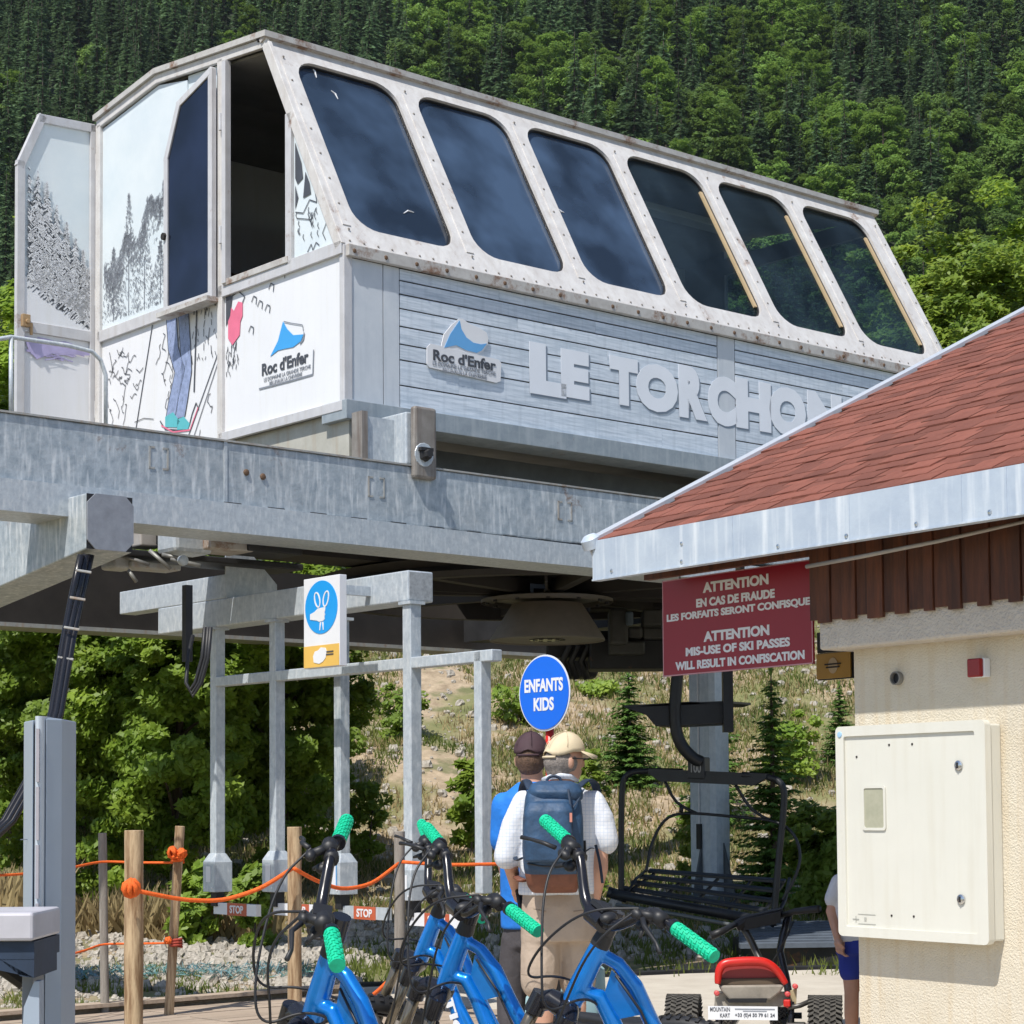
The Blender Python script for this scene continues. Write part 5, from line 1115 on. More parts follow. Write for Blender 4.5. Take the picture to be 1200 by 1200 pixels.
for px, py in ((1124, 897), (1127, 1054)):
    c = hW(px, py, .101); mb = MB(); mb.lathe(c, Wn, [(.022, 0), (.022, .008), (.016, .012), (0, .013)], 16); l_ = obj('lock', mb, CHROME, dd, smooth='auto'); mb = MB(); mb.boxa(c+Wn*.014, Wd*.004, Z*.013, Wn*.002); obj('lock_slot', mb, BLACK, l_)
for px, py in ((1042, 873), (1069, 872), (1045, 1073), (1071, 1074), (1004, 887)):
    mb = MB(); mb.lathe(hW(px, py, .101), Wn, [(.006, 0), (.005, .003), (0, .004)], 8); obj('screw', mb, DARKB, dd)
mb = MB(); mb.lathe(hW(984, 861, .112), Wn, [(.015, 0), (.013, .004), (0, .005)], 14); obj('blue_sticker', mb, mat('pale_blue_sticker', (.35, .55, .75), .4), cbn)
mb = MB(); c = hW(1003, 1077, .103); mb.boxa(c, Wd*.02, Z*.002, Wn*.0006); mb.boxa(c, Wd*.002, Z*.014, Wn*.0006); c = hW(1014, 1077, .103); mb.boxa(c, Wd*.006, Z*.008, Wn*.0006)
for dz in (-.022, .022): mb.boxa(c+Z*dz-Wd*.01, Wd*.055, Z*.001, Wn*.0005)
obj('arrow_print', mb, mat('print_faint_grey', (.42, .42, .38), .6), dd)
# vent hole and red alarm
vt = thing('wall_vent', 'round black pipe vent in the shaded top of the hut wall', 'vent', hW(1053, 795, 0))
c = hW(1053, 795, 0); mb = MB(); mb.lathe(c-Wn*.02, Wn, [(.027, 0), (.032, .0), (.032, .045), (.026, .047), (.025, .02)], 24, cap=False); obj('pipe', mb, mat('pipe_grey', (.2, .19, .17), .5), vt, smooth='auto'); mb = MB(); mb.lathe(c-Wn*-.005, Wn, [(.0255, 0), (.0255, .002), (0, .0021)], 20); obj('hole', mb, BLACK, vt)
al = thing('alarm_beacon', 'small square red alarm beacon on the shaded top of the hut wall', 'alarm', hW(1151, 783, 0))
c = hW(1152, 783, 0); mb = MB(); mb.boxa(c+Wn*.02, Wd*.042, Z*.042, Wn*.02); obj('housing', mb, SIGNW, al, bevel=.004); mb = MB(); mb.boxa(c+Wn*.052+Wd*.0, Wd*.036, Z*.041, Wn*.014); obj('red_lens', mb, REDG, al, bevel=.006)
# red warning sign under the eave
so_ = -.02
def sg(px, py): return hW(px, py, so_)
rs = thing('warning_sign', 'dark red sign with white warnings about ski pass fraud under the eave', 'sign', sg(865, 725))
w0_, zt0 = wz(776, 679, so_); w1_, zb0_ = wz(953, 779, so_); _, zb1 = wz(777, 792, so_); _, zt1 = wz(947, 660, so_)
zt_s = (zt0+zt1)/2+.004; zb_s = (zb0_+zb1)/2
mb = MB(); mb.box(w0_, w1_, so_-.012, so_, zb_s, zt_s, WB); obj('sign_panel', mb, SIGNR, rs)
e_ = .006; mb = MB(); mb.box(w0_, w1_, so_, so_+.001, zb_s, zb_s+e_, WB); mb.box(w0_, w1_, so_, so_+.001, zt_s-e_, zt_s, WB); mb.box(w0_, w0_+e_, so_, so_+.001, zb_s, zt_s, WB); mb.box(w1_-e_, w1_, so_, so_+.001, zb_s, zt_s, WB); obj('pink_border', mb, mat('sign_edge_pink', (.5, .25, .28), .5), rs)
def st(body, px0, px1, py0, py1, name='sign_line'):
    a = sg(px0, (py0+py1)/2); b = sg(px1, (py0+py1)/2); w = (b-a).dot(-Wd); h = (sg((px0+px1)/2, py0)-sg((px0+px1)/2, py1)).z; c = sg((px0+px1)/2, (py0+py1)/2)
    text(name, body, c, -Wd, Z, w, h, SIGNW, rs, bold=.045, ext=.002)
st('ATTENTION', 823, 900, 677.5, 690); st('EN CAS DE FRAUDE', 815, 907, 696, 706.5); st('LES FORFAITS SERONT CONFISQUES', 778, 951, 710, 720.5)
st('ATTENTION', 824, 901, 736, 748.5); st('MIS-USE OF SKI PASSES', 802, 924, 753, 763.5); st('WILL RESULT IN CONFISCATION', 789, 940, 769, 779.5)
mb = MB()
for w_ in (w0_+.14,): mb.tube([Wp(w_, so_-.006, zt_s-.02), Wp(w_-.05, so_-.006, zt_s+.2)], .006, 6)
mb.box((w0_+w1_)/2, (w0_+w1_)/2+.04, so_-.04, so_-.012, zt_s-.2, zt_s+.3, WB); obj('hanger', mb, GALV2, rs)
ysg = thing('yellow_sign', 'small ochre yellow sign with a white emblem behind the hut corner', 'sign', P(977, 780, 10.6))
c = P(977, 780, 10.6); mb = MB(); mb.boxa(c, Wd*.125, Z*.067, Wn*.004); obj('sign_panel', mb, mat('ochre_sign', (.42, .25, .045), .5, 0, 5, .1), ysg)
mb = MB(); mb.boxa(c-Wn*.02, Wd*.13, Z*.072, Wn*.01); mb.boxa(c+Z*.13-Wn*.02, Wd*.13, Z*.055, Wn*.012); obj('back_box', mb, DARK, ysg)
plate('emblem', ellp(0, 0, .035, .042, 20), [], c+Wn*.007, -Wd, Z, .002, mat('emblem_cream', (.5, .4, .25), .5), ysg)
mb = MB(); mb.boxa(c+Wn*.008+Z*.008, Wd*.06, Z*.004, Wn*.001); mb.boxa(c+Wn*.008-Z*.008, Wd*.05, Z*.004, Wn*.001); obj('print_lines', mb, DARKB, ysg)
mb = MB(); mb.tube([c-Wn*.02+Z*.1, c-Wn*.02+Z*.6], .012, 8); obj('hanger', mb, DARK, ysg)

# ------------------------------------------------------------------ ticket gate post, fence posts and ropes
gp_ = P(47, 1000, 5.4); gp_.z = 0
g = thing('gate_post', 'tall slim grey plastic ticket gate post with a rounded ridge', 'post', gp_)
def rr(px, py=1000, d=5.4): return P(px, py, d)
zt = P(45, 840, 5.4).z; xs = {k: P(k, 1000, 5.4).x for k in (21, 42, 56, 70, 46, 51)}
def col3(pts, z0, z1, m, name, par=g, **kw): mb_ = MB(); mb_.prism([V((x, y, z0)) for x, y in pts], V((0, 0, z1-z0))); return obj(name, mb_, m, par, **kw)
col3([(xs[21], 5.46), (xs[42], 5.36), (xs[42], 5.60), (xs[21], 5.60)], .05, zt-.01, POSTG, 'side_panel', bevel=.004)
col3([(xs[56], 5.37), (xs[70], 5.42), (xs[70], 5.60), (xs[56], 5.60)], .05, zt-.005, POSTG, 'side_panel', bevel=.004)
mb = MB(); rc = V(((xs[42]+xs[56])/2, 5.41, 0)); mb.loft([[rc+V((.0165*cos(a), -.055*abs(sin(a))**.7+(0.1 if sin(a) < 0 else 0)*0, z)) if sin(a) >= 0 else rc+V((.0165*cos(a), .12, z)) for a in [2*pi*k/16 for k in range(16)]] for z in (.05, zt)]); obj('ridge', mb, POSTL, g, smooth='auto')
mb = MB()
for k in range(9): z1 = zt-.03-k*.155; mb.boxa(V((rc.x, 5.352, z1-.075)), V((.004, 0, 0)), V((0, .006, 0)), V((0, 0, .071)))
obj('light_strip', mb, mat('strip_grey', (.36, .34, .37), .25), g)
mb = MB(); mb.boxa(V((rc.x+.019, 5.395, zt/2)), V((.0015, 0, 0)), V((0, .004, 0)), V((0, 0, zt/2-.06))); mb.boxa(V((xs[21]+.025, 5.415, zt-.33)), V((.022, -.0, 0)), V((0, .001, 0)), V((0, 0, .0012))); obj('groove', mb, mat('groove_dark', (.12, .14, .17), .6), g)
tb_ = thing('ticket_reader', 'pale grey ticket reader box with a black underside beside the gate post', 'box', P(0, 1100, 5.0))
def pr_(x0, y0, x1, y1, d, th, m, name, **kw): a = P(x0, y0, d); b = P(x1, y1, d); c = (a+b)/2+V((0, th/2, 0)); mb_ = MB(); mb_.boxa(c, V(((b.x-a.x)/2, 0, 0)), V((0, th/2, 0)), V((0, 0, (a.z-b.z)/2))); return obj(name, mb_, m, tb_, **kw)
pr_(-60, 1070, 39, 1103, 5.0, .3, mat('reader_grey', (.47, .46, .50), .4), 'lid', bevel=.008); pr_(-60, 1104, 40, 1125, 5.02, .28, NAVYD, 'lower_body')
mb = MB(); q = [P(-60, 1124, 5.02), P(40, 1124, 5.02), P(40, 1146, 5.02), P(24, 1144, 5.02), P(0, 1124, 5.02)]; mb.prism(q, V((0, .25, 0))); obj('black_underside', mb, NAVYD, tb_)
pr_(26, 1144, 38, 1215, 5.1, .12, mat('bracket_grey', (.2, .21, .23), .5), 'stand'); mb = MB(); mb.prism([P(26, 1215, 5.05), P(28, 1180, 5.05), P(40, 1150, 5.05), P(46, 1150, 5.05), P(46, 1215, 5.05)], V((0, .05, 0))); obj('curved_foot', mb, POSTG, tb_)
tb2 = MB(); tb2.tube([P(-20, 1118, 5.3), P(28, 1152, 5.3)], .02, 8); obj('strut', tb2, DARKB, tb_)
def wpost(px, ytop, d, wpx, m, label, lean=0.0, zb=.1):
    t = P(px, ytop, d); r = wpx/F*d/2; b = V((t.x+lean, t.y, zb)); 
    o = thing('wooden_post', label, 'post', (b.x, b.y, zb), 'wooden rope posts')
    mb = MB(); n = 6; pts = [b+(t-b)*(i/n) for i in range(n+1)]; mb.tube(pts, [r*random.uniform(.97, 1.05) for _ in range(n+1)], 16)
    obj('shaft', mb, m, o, smooth='auto', bevel=.003); return t, b, r, o
p1 = wpost(157, 973, 9.8, 22, WOODP, 'thick round wooden post with the bright orange knot on its side')
p2 = wpost(345, 969, 10.3, 16.5, WOODP, 'brown wooden post between the two left blue bikes and stop arms', .0)
p3 = wpost(120, 976, 12.9, 10, WOODG, 'thin grey weathered wooden post behind the orange knotted post', .02)
p4 = wpost(211, 968, 12.7, 11, WOODP, 'thin leaning brown wooden post with rope wound round its top', -.07)
p5 = wpost(468, 974, 11.2, 12.5, WOODG, 'grey wooden post behind the middle pair of blue bikes', .0)
def rope(label, pts, r, knots=(), m=ORANGE):
    o = thing('orange_rope', label, 'rope', pts[len(pts)//2], 'orange ropes between the posts')
    q = []
    for i in range(len(pts)-1):
        a, b = V(pts[i]), V(pts[i+1]); q += [a.lerp(b, k/6) for k in range(6)]
    q.append(V(pts[-1]))
    for _ in range(5): q = [q[0]]+[(q[i-1]+q[i]*2+q[i+1])/4 for i in range(1, len(q)-1)]+[q[-1]]
    mb = MB(); mb.tube(q, r, 7); obj('strand', mb, m, o, smooth=True)
    for c, s in knots:
        mb = MB(); rd_ = random.Random(int(c.x*1000))
        for k in range(5): 
            v = V((rd_.uniform(-1, 1), rd_.uniform(-1, .2), rd_.uniform(-1, 1))).normalized(); w = v.orthogonal().normalized(); u = v.cross(w)
            mb.tube([c+(w*cos(2*pi*i/9)+u*sin(2*pi*i/9))*s*rd_.uniform(.7, 1) for i in range(10)], r*1.25, 6)
        obj('knot', mb, m, o, smooth=True)
    return o
def wind(c, R, r, n, h, m=ORANGE):
    mb = MB(); pts = [c+V((R*cos(t), R*sin(t), h*(t/(2*pi*n)-.5))) for t in [2*pi*n*i/(n*12) for i in range(n*12+1)]]; mb.tube(pts, r, 6); return mb
rope('orange rope sagging from the knotted thick post to the brown post', [P(152, 1042, 9.68), P(170, 1046, 9.7), P(215, 1055, 9.85), P(260, 1056, 10), P(305, 1042, 10.1), P(342, 1018, 10.2)], .011, [(P(153, 1041, 9.64), .042)])
rope('orange rope sagging from the brown post to the grey post behind the bikes', [P(345, 1018, 10.2), P(370, 1032, 10.4), P(400, 1043, 10.6), P(435, 1037, 10.8), P(467, 1012, 11.1)], .011)
rope('short orange rope running from the grey post behind the men', [P(470, 1010, 11.1), P(520, 1014, 11.1), P(600, 1012, 11.2), P(680, 1014, 11.3)], .010)
rope('upper thin orange rope between the gate post and the rope wound post', [P(-10, 1026, 11.6), P(20, 1025, 11.8), P(75, 1019, 12.3), P(118, 1009, 12.8), P(160, 1011, 12.8), P(211, 1011, 12.7)], .008, [(P(202, 999, 12.6), .035), (P(213, 1000, 12.6), .03)])
rope('lower thin orange rope between the gate post and the rope wound post', [P(60, 1124, 12.2), P(100, 1114, 12.6), P(119, 1106, 12.8), P(160, 1106, 12.8), P(205, 1105, 12.7)], .007, [(P(197, 1102, 12.6), .02)])
rope('orange rope slanting down between the bikes from the grey post', [P(466, 1138, 11.1), P(440, 1165, 10.6), P(400, 1190, 10.2), P(348, 1200, 10.2), P(330, 1210, 9.9)], .011)
for c, n, lab_ in ((P(208, 1006, 12.7), 3, 'orange rope coil wound round the top of the leaning post'), (P(206, 1105, 12.7), 3, 'red brown rope coil wound low round the leaning post')):
    m_ = ORANGE if c.z > 1 else mat('faded_red_rope', (.35, .05, .03), .8)
    o = obj('rope_coil', wind(c, .037, .009, n, .05, m_), m_, smooth=True); tag(o, lab_, 'rope coil', 'orange ropes between the posts')
# shaded slatted platform under the lift at the right
sp = bpy.data.objects.new('slatted_platform', None); COL.objects.link(sp); sp.location = P(945, 1100, 16.9); tag(sp, 'dark slatted wooden platform lying in the shade behind the kart', 'platform')
q = P(950, 1100, 17.6); q.z = .0; zt = .28
for k in range(9):
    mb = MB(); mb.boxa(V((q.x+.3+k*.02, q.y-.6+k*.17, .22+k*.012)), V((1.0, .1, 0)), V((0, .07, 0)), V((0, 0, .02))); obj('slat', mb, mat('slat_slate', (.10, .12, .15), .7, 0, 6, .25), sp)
mb = MB(); mb.boxa(V((q.x+.3, q.y+.05, .09)), V((.9, 0, 0)), V((0, .7, 0)), V((0, 0, .11))); obj('bearer', mb, DARK, sp)
# ------------------------------------------------------------------ chairs, mountain kart, bikes, people
ch = thing('lift_chair', 'empty black four seat lift chair numbered 100 with slatted seat', 'lift chair', P(820, 1060, 18.3))
CBK = mat('chair_black', (.022, .024, .028), .45, .2, 8, .2)
def q_(px, py, k): return P(px, py, 18.4-k)                        # k: metres nearer
def tb(name, pts, r, m=CBK, par=ch, n=8, **kw): mb_ = MB(); mb_.tube(pts, r, n); return obj(name, mb_, m, par, smooth=True, **kw)
def rnd_path(pts, it=2):
    pts = [V(p) for p in pts]
    for _ in range(it):
        o = [pts[0]]
        for a, b in zip(pts[:-1], pts[1:]): o += [a.lerp(b, .25), a.lerp(b, .75)]
        o.append(pts[-1]); pts = o
    return pts
tb('side_frame', rnd_path([q_(728, 1050, 0), q_(728, 925, 0), q_(733, 906, 0), q_(757, 903, .05), q_(800, 904, .2)]), .028)
tb('side_frame', rnd_path([q_(906, 1085, .75), q_(912, 1010, .75), q_(920, 935, .75), q_(917, 918, .75), q_(903, 910, .7), q_(870, 908, .6)]), .030)
a = q_(762, 906, .1); b = q_(900, 912, .7); d = (b-a)/2; mb = MB(); u_ = d.normalized(); n_ = u_.cross(Z).normalized(); mb.prism([a-Z*.0, b, b-u_*.12-Z*.07, a+u_*.12-Z*.07], n_*.05); mb.boxa((a+b)/2+Z*.015, d, n_*.04, Z*.025); obj('top_bar', mb, CBK, ch)
tb('hanger_arm', rnd_path([q_(797, 760, .4), q_(793, 800, .4), q_(790, 840, .4), q_(795, 870, .4), q_(812, 889, .4), q_(822, 893, .4)]), .055)
mb = MB(); c = q_(819, 900, .35); mb.boxa(c, u_*.085, n_*.06, Z*.10); cbx_ = obj('clamp_box', mb, CBK, ch, bevel=.01)
text('chair_number', '100', c-n_*.061 if n_.y > 0 else c+n_*.061, u_, Z, .10, .085, mat('number_grey', (.3, .3, .3), .5), cbx_, bold=.02, ext=.002)
tb('backrest_tube', rnd_path([q_(757, 1022, .05), q_(764, 985, .0), q_(780, 957, .0), q_(805, 952, .1), q_(860, 957, .4), q_(908, 961, .65), q_(930, 975, .75), q_(939, 1000, .8), q_(934, 1025, .85), q_(917, 1055, .8)]), .014)
tb('hanger_strut', rnd_path([q_(779, 915, .1), q_(790, 938, .1), q_(803, 947, .1), q_(816, 953, .15)], 1), .014)
tb('hanger_strut', rnd_path([q_(861, 918, .5), q_(877, 945, .5), q_(890, 955, .55), q_(902, 961, .6)], 1), .014)
tb('hanger_strut', [q_(799, 944, .1), q_(798, 952, .1)], .02)
# seat: front tube, rear tube, slats and cross bearers
FL = q_(716, 1047, .0); FR = q_(893, 1079, .75); BL_ = q_(757, 1020, -.55); BR_ = q_(922, 1033, .15)
def seat(u, v, o=0): return (FL.lerp(FR, u)).lerp(BL_.lerp(BR_, u), v)+Z*o
mb = MB(); mb.tube([FL, FR], .045, 10); mb.tube([q_(712, 1045, 0), q_(735, 1052, 0)], .05, 8); obj('seat_front_tube', mb, CBK, ch, smooth=True)
for v_ in (.25, .5, .75, 1.0): 
    mb = MB(); a, b = seat(.02, v_), seat(.99, v_); d = (b-a)/2; mb.boxa((a+b)/2, d, (seat(.5, 1)-seat(.5, 0)).normalized()*.027, Z*.014); obj('seat_slat', mb, CBK, ch, bevel=.005)
for u_2 in (.06, .3, .52, .75, .97):
    mb = MB(); mb.tube([seat(u_2, 0, -.03), seat(u_2, 1, -.025)], .017, 6); obj('bearer', mb, CBK, ch)
tb('foot_rail', [q_(722, 1060, .25), q_(800, 1073, .55), q_(868, 1086, .9)], .018, mat('rail_grey', (.12, .13, .13), .4))
tb('side_brace', [q_(736, 1045, 0), q_(745, 1030, -.2), q_(757, 1020, -.5)], .014); tb('side_brace', [q_(905, 1085, .75), q_(920, 1055, .5), q_(925, 1030, .2)], .018)
# folded bubble-like dark plate hanging above the chair
bp_ = thing('guide_plate', 'black tapering guide plate on a square arm above the empty chair', 'guide plate', P(795, 835, 18.0))
mb = MB(); mb.prism([P(731, 829, 18), P(760, 825, 18), P(810, 822, 18), P(850, 824, 18), P(850, 848, 18), P(790, 851, 18), P(768, 851, 18), P(757, 838, 18)], V((.1, .35, 0))); obj('plate', mb, CBK, bp_, bevel=.01)
mb = MB(); mb.prism([P(731, 829, 18), P(850, 824, 18), P(880, 826, 18.6), P(870, 829, 18.6)], Z*.02); obj('top_plate', mb, CBK, bp_)
mb = MB(); a = P(846, 760, 18); b = P(859, 858, 18); mb.boxa((a+b)/2, V(((b.x-a.x)/2, 0, 0)), V((0, .06, 0)), V((0, 0, (a.z-b.z)/2))); obj('arm', mb, CBK, bp_)

# ---- mountain kart (seen from behind)
Y_0 = V((0, 1, 0))
KX = P(862, 1190, 10.4); kp = V((KX.x, 10.4, PZ)); kt = thing('mountain_kart', 'red and black mountain kart with thick chevron tyres parked on the concrete', 'kart', kp)
yaw = radians(-10); kf = V((sin(-yaw)*1, cos(yaw), 0)); kr = V((kf.y, -kf.x, 0))     # forward (away), right
def K3(r, f, z): return kp+kr*r+kf*f+Z*z
def wheel(r, f, R, w, name='wheel'):
    c = K3(r, f, R); e = bpy.data.objects.new(name, None); COL.objects.link(e); e.parent = kt; e.location = c-kp
    mb_ = MB(); mb_.lathe(c-kr*w/2, kr, [(R*.55, 0), (R*.86, -.0), (R*.985, .03), (R*.985, w-.03), (R*.86, w), (R*.55, w), (R*.55, 0)], 36, cap=False)
    t_ = obj('tyre', mb_, mat('tyre_groove', (.02, .018, .016), .9), e, smooth='auto')
    tr = MB(); n = 40
    for k in range(n):                                             # chevron tread blocks
        a = 2*pi*k/n
        for j, x in enumerate((-.42, -.25, -.085, .085, .25, .42)):
            aa = a+(.5 if j % 2 else 0)*2*pi/n; d_ = kf*cos(aa)+Z*sin(aa); t2 = -kf*sin(aa)+Z*cos(aa); s_ = (1 if j % 2 else -1)
            tr.boxa(c+d_*(R*.99)+kr*x*w, (kr*w*.088+t2*.007*s_), (t2*.009+kr*.003*s_), d_*.006)
    x_ = obj('tread', tr, TYRE, t_); x_['kind'] = 'stuff'
    mb_ = MB(); mb_.lathe(c-kr*w*.42, kr, [(.03, .0), (R*.5, .01), (R*.56, 0), (R*.56, w*.84), (R*.5, w*.8), (.03, w*.7)], 24); obj('rim', mb_, DARK, e, smooth='auto')
    return e
wl_ = P(799, 1190, 10.4).x-kp.x; wr_ = P(966, 1190, 10.4).x-kp.x
wheel(wl_+.01, 0, .185, .165); wheel(wr_+.0, 0, .185, .165)
wheel(-.13, 1.15, .14, .09); wheel(.17, 1.15, .14, .09)
RD2 = mat('kart_frame_red', (.30, .02, .015), .4)
mb = MB(); mb.tube([K3(wl_+.09, 0, .19), K3(wr_-.09, 0, .19)], .022, 10); obj('axle', mb, GALV2, kt, smooth=True)
mb = MB(); mb.boxa(K3(wl_+.15, 0, .20), kr*.05, kf*.03, Z*.035); mb.boxa(K3(wr_-.15, 0, .20), kr*.05, kf*.03, Z*.035); obj('brake_caliper', mb, FORK, kt, bevel=.008)
xa = P(842, 1160, 10.4).x-kp.x; xb = P(926, 1160, 10.4).x-kp.x
mb = MB()
for x in (xa, xb): mb.tube([K3(x, -.0, .34), K3(x, -.02, .18), K3(x*.9, .4, .12), K3(x*.7, 1.1, .14)], .018, 8)
mb.tube([K3(xa, -.02, .17), K3(xb, -.02, .17)], .018, 8); mb.tube([K3(-.22, 1.15, .15), K3(.3, 1.15, .15)], .018, 8); obj('frame', mb, BLKG, kt, smooth=True)
# moulded seat back: red rim over a grey shell
sx0, sx1 = xa-.0, xb; zt2 = P(870, 1127, 10.35).z; 
def sring(t, z, dep): return None
mb = MB(); prof = []
nU = 14
def seatpt(u, v, o):                                              # u 0..1 across, v 0 bottom..1 top
    x = sx0+(sx1-sx0)*u; c_ = (2*u-1); ww = 1-.13*v*v; x = (sx0+sx1)/2+(sx1-sx0)/2*c_*ww*(1-.0*v)
    z = .19+(zt2-PZ-.19)*v-.05*abs(c_)**4*v; f = -.12+.10*c_*c_-.10*v+o
    return K3(x, f, z)
def kp_(px, py, o=0.0): return P(px, py, 10.34+o)
mb = MB(); path = rnd_path([kp_(841, 1153), kp_(842, 1138), kp_(847, 1129), kp_(862, 1127), kp_(885, 1126), kp_(899, 1128), kp_(911, 1137), kp_(921, 1153)], 3); n_ = len(path)
mb.tube(path, [.012+.012*sin(pi*i/(n_-1))**.6 for i in range(n_)], 12); obj('red_seat_rim', mb, REDP, kt, smooth=True)
mb = MB(); mb.prism([kp_(843, 1152, .05), kp_(845, 1133, .05), kp_(862, 1130, .05), kp_(898, 1131, .05), kp_(910, 1140, .05), kp_(919, 1152, .05)], Y_0*.02); obj('red_seat_back', mb, mat('red_plastic_shaded', (.30, .03, .03), .5), kt)  # darker red paints in the shade inside the rim
mb = MB(); mb.prism([kp_(842, 1147, .03), kp_(918, 1146, .03), kp_(920, 1155, .03), kp_(842, 1155, .03)], Y_0*.03); obj('padding_band', mb, mat('brown_padding', (.10, .07, .045), .7), kt, bevel=.006)
mb = MB(); mb.prism([kp_(842, 1155, .0), kp_(920, 1154, .0), kp_(915, 1163, .0), kp_(903, 1172, .0), kp_(855, 1172, .0), kp_(846, 1162, .0)], Y_0*.03); obj('seat_shell', mb, mat('seat_shell_grey', (.27, .24, .20), .5, 0, 12, .25), kt, bevel=.01)
mb = MB(); mb.prism([kp_(851, 1171, -.01), kp_(899, 1170, -.01), kp_(898, 1175, -.01), kp_(854, 1175, -.01)], Y_0*.04); obj('black_slot', mb, BLACK, kt)
mb = MB(); mb.prism([kp_(839, 1164, .04), kp_(924, 1163, .04), kp_(926, 1180, .04), kp_(838, 1180, .04)], Y_0*.04); obj('rear_plate', mb, mat('plate_dusty', (.33, .30, .25), .6, 0, 20, .3), kt)
mb = MB(); mb.prism([kp_(926, 1162, .02), kp_(934, 1158, .02), kp_(933, 1180, .02), kp_(926, 1180, .02)], Y_0*.03); obj('side_bracket', mb, mat('bracket_tan', (.42, .34, .2), .6), kt)
for a_ in ((840, 1164), (923, 1165), (923, 1178), (919, 1150), (932, 1156)):
    mb = MB(); mb.lathe(kp_(*a_, -.0), V((0, -1, 0)), [(.014, -.02), (.014, .01), (.008, .014)], 10); obj('red_cap', mb, mat('red_pink_cap', (.6, .08, .08), .5), kt, smooth='auto')
mb = MB(); mb.boxa(K3((sx0+sx1)/2, .18, .16), kr*.17, kf*.2, Z*.02); obj('seat_base', mb, BLACK, kt, bevel=.01)
pl0 = P(838, 1180, 10.2); pl1 = P(919, 1180, 10.2); zc = P(878, 1187, 10.2).z; x0_ = pl0.x-kp.x; x1_ = pl1.x-kp.x
mb = MB(); mb.boxa(K3((x0_+x1_)/2, -.2, zc-PZ), kr*((x1_-x0_)/2), kf*.003, Z*.034); pb = obj('number_board', mb, SIGNW, kt)
text('board_text', 'MOUNTAIN', K3(x0_+.06, -.204, zc-PZ+.018), kr, Z, .10, .022, INK, pb, bold=.01, ext=.001)
text('board_text', 'KART', K3(x0_+.085, -.204, zc-PZ-.012), kr, Z, .05, .02, INK, pb, bold=.01, ext=.001)
text('board_text', '+33 (0)4 50 79 61 24', K3(x0_+.235, -.204, zc-PZ-.012), kr, Z, .20, .024, INK, pb, bold=.02, ext=.001)
mb = MB(); mb.boxa(K3(x0_+.235, -.204, zc-PZ+.02), kr*.10, kf*.0005, Z*.003); mb.boxa(K3(x0_+.235, -.204, zc-PZ+.010), kr*.06, kf*.0005, Z*.002); obj('board_print', mb, INKG, pb)
def kk(px, py, d): return P(px, py, d)
st1 = MB(); st1.tube([kk(870, 1085, 11.2), kk(880, 1102, 11.2), kk(893, 1130, 11.1), kk(905, 1170, 11.0)], .020, 8); obj('steering_bar', st1, FORK, kt, smooth=True)
st1 = MB(); st1.tube([kk(925, 1070, 11.2), kk(918, 1095, 11.2), kk(914, 1115, 11.15), kk(921, 1145, 11.1), kk(927, 1180, 11.0)], .022, 8); obj('steering_bar', st1, BLKG, kt, smooth=True)
st1 = MB(); st1.tube([kk(862, 1086, 11.2), kk(872, 1080, 11.2), kk(916, 1070, 11.25)], .032, 8); st1.boxa(kk(893, 1079, 11.2), V((.1, 0, .02)), V((0, .03, 0)), Z*.03); obj('handle_pad', st1, BLACK, kt, smooth='auto')
st1 = MB(); st1.tube([kk(833, 1097, 11.0), kk(845, 1092, 11.0), kk(862, 1083, 11.15)], [.024, .02, .016], 8); obj('handle_grip', st1, BLACK, kt, smooth=True)
st1 = MB(); st1.tube([kk(918, 1072, 11.2), kk(932, 1068, 11.15), kk(960, 1065, 11.0)], [.016, .018, .021], 8); obj('handle_grip', st1, BLACK, kt, smooth=True)
st1 = MB(); st1.tube([kk(915, 1110, 11), kk(925, 1092, 11), kk(927, 1075, 11.1)], .006, 5); st1.tube([kk(905, 1128, 11), kk(916, 1110, 11), kk(930, 1080, 11.1)], .006, 5); obj('brake_cable', st1, BLACK, kt, smooth=True)
st1 = MB(); st1.boxa(K3(.265, -.03, .335), kr*.018, kf*.018, Z*.018); obj('red_knob', st1, REDP, kt, bevel=.006); st1 = MB(); st1.tube([K3(.27, -.02, .31), K3(.33, -.0, .32), K3(.40, .02, .35)], .013, 8); obj('lever', st1, FORK, kt, smooth=True)

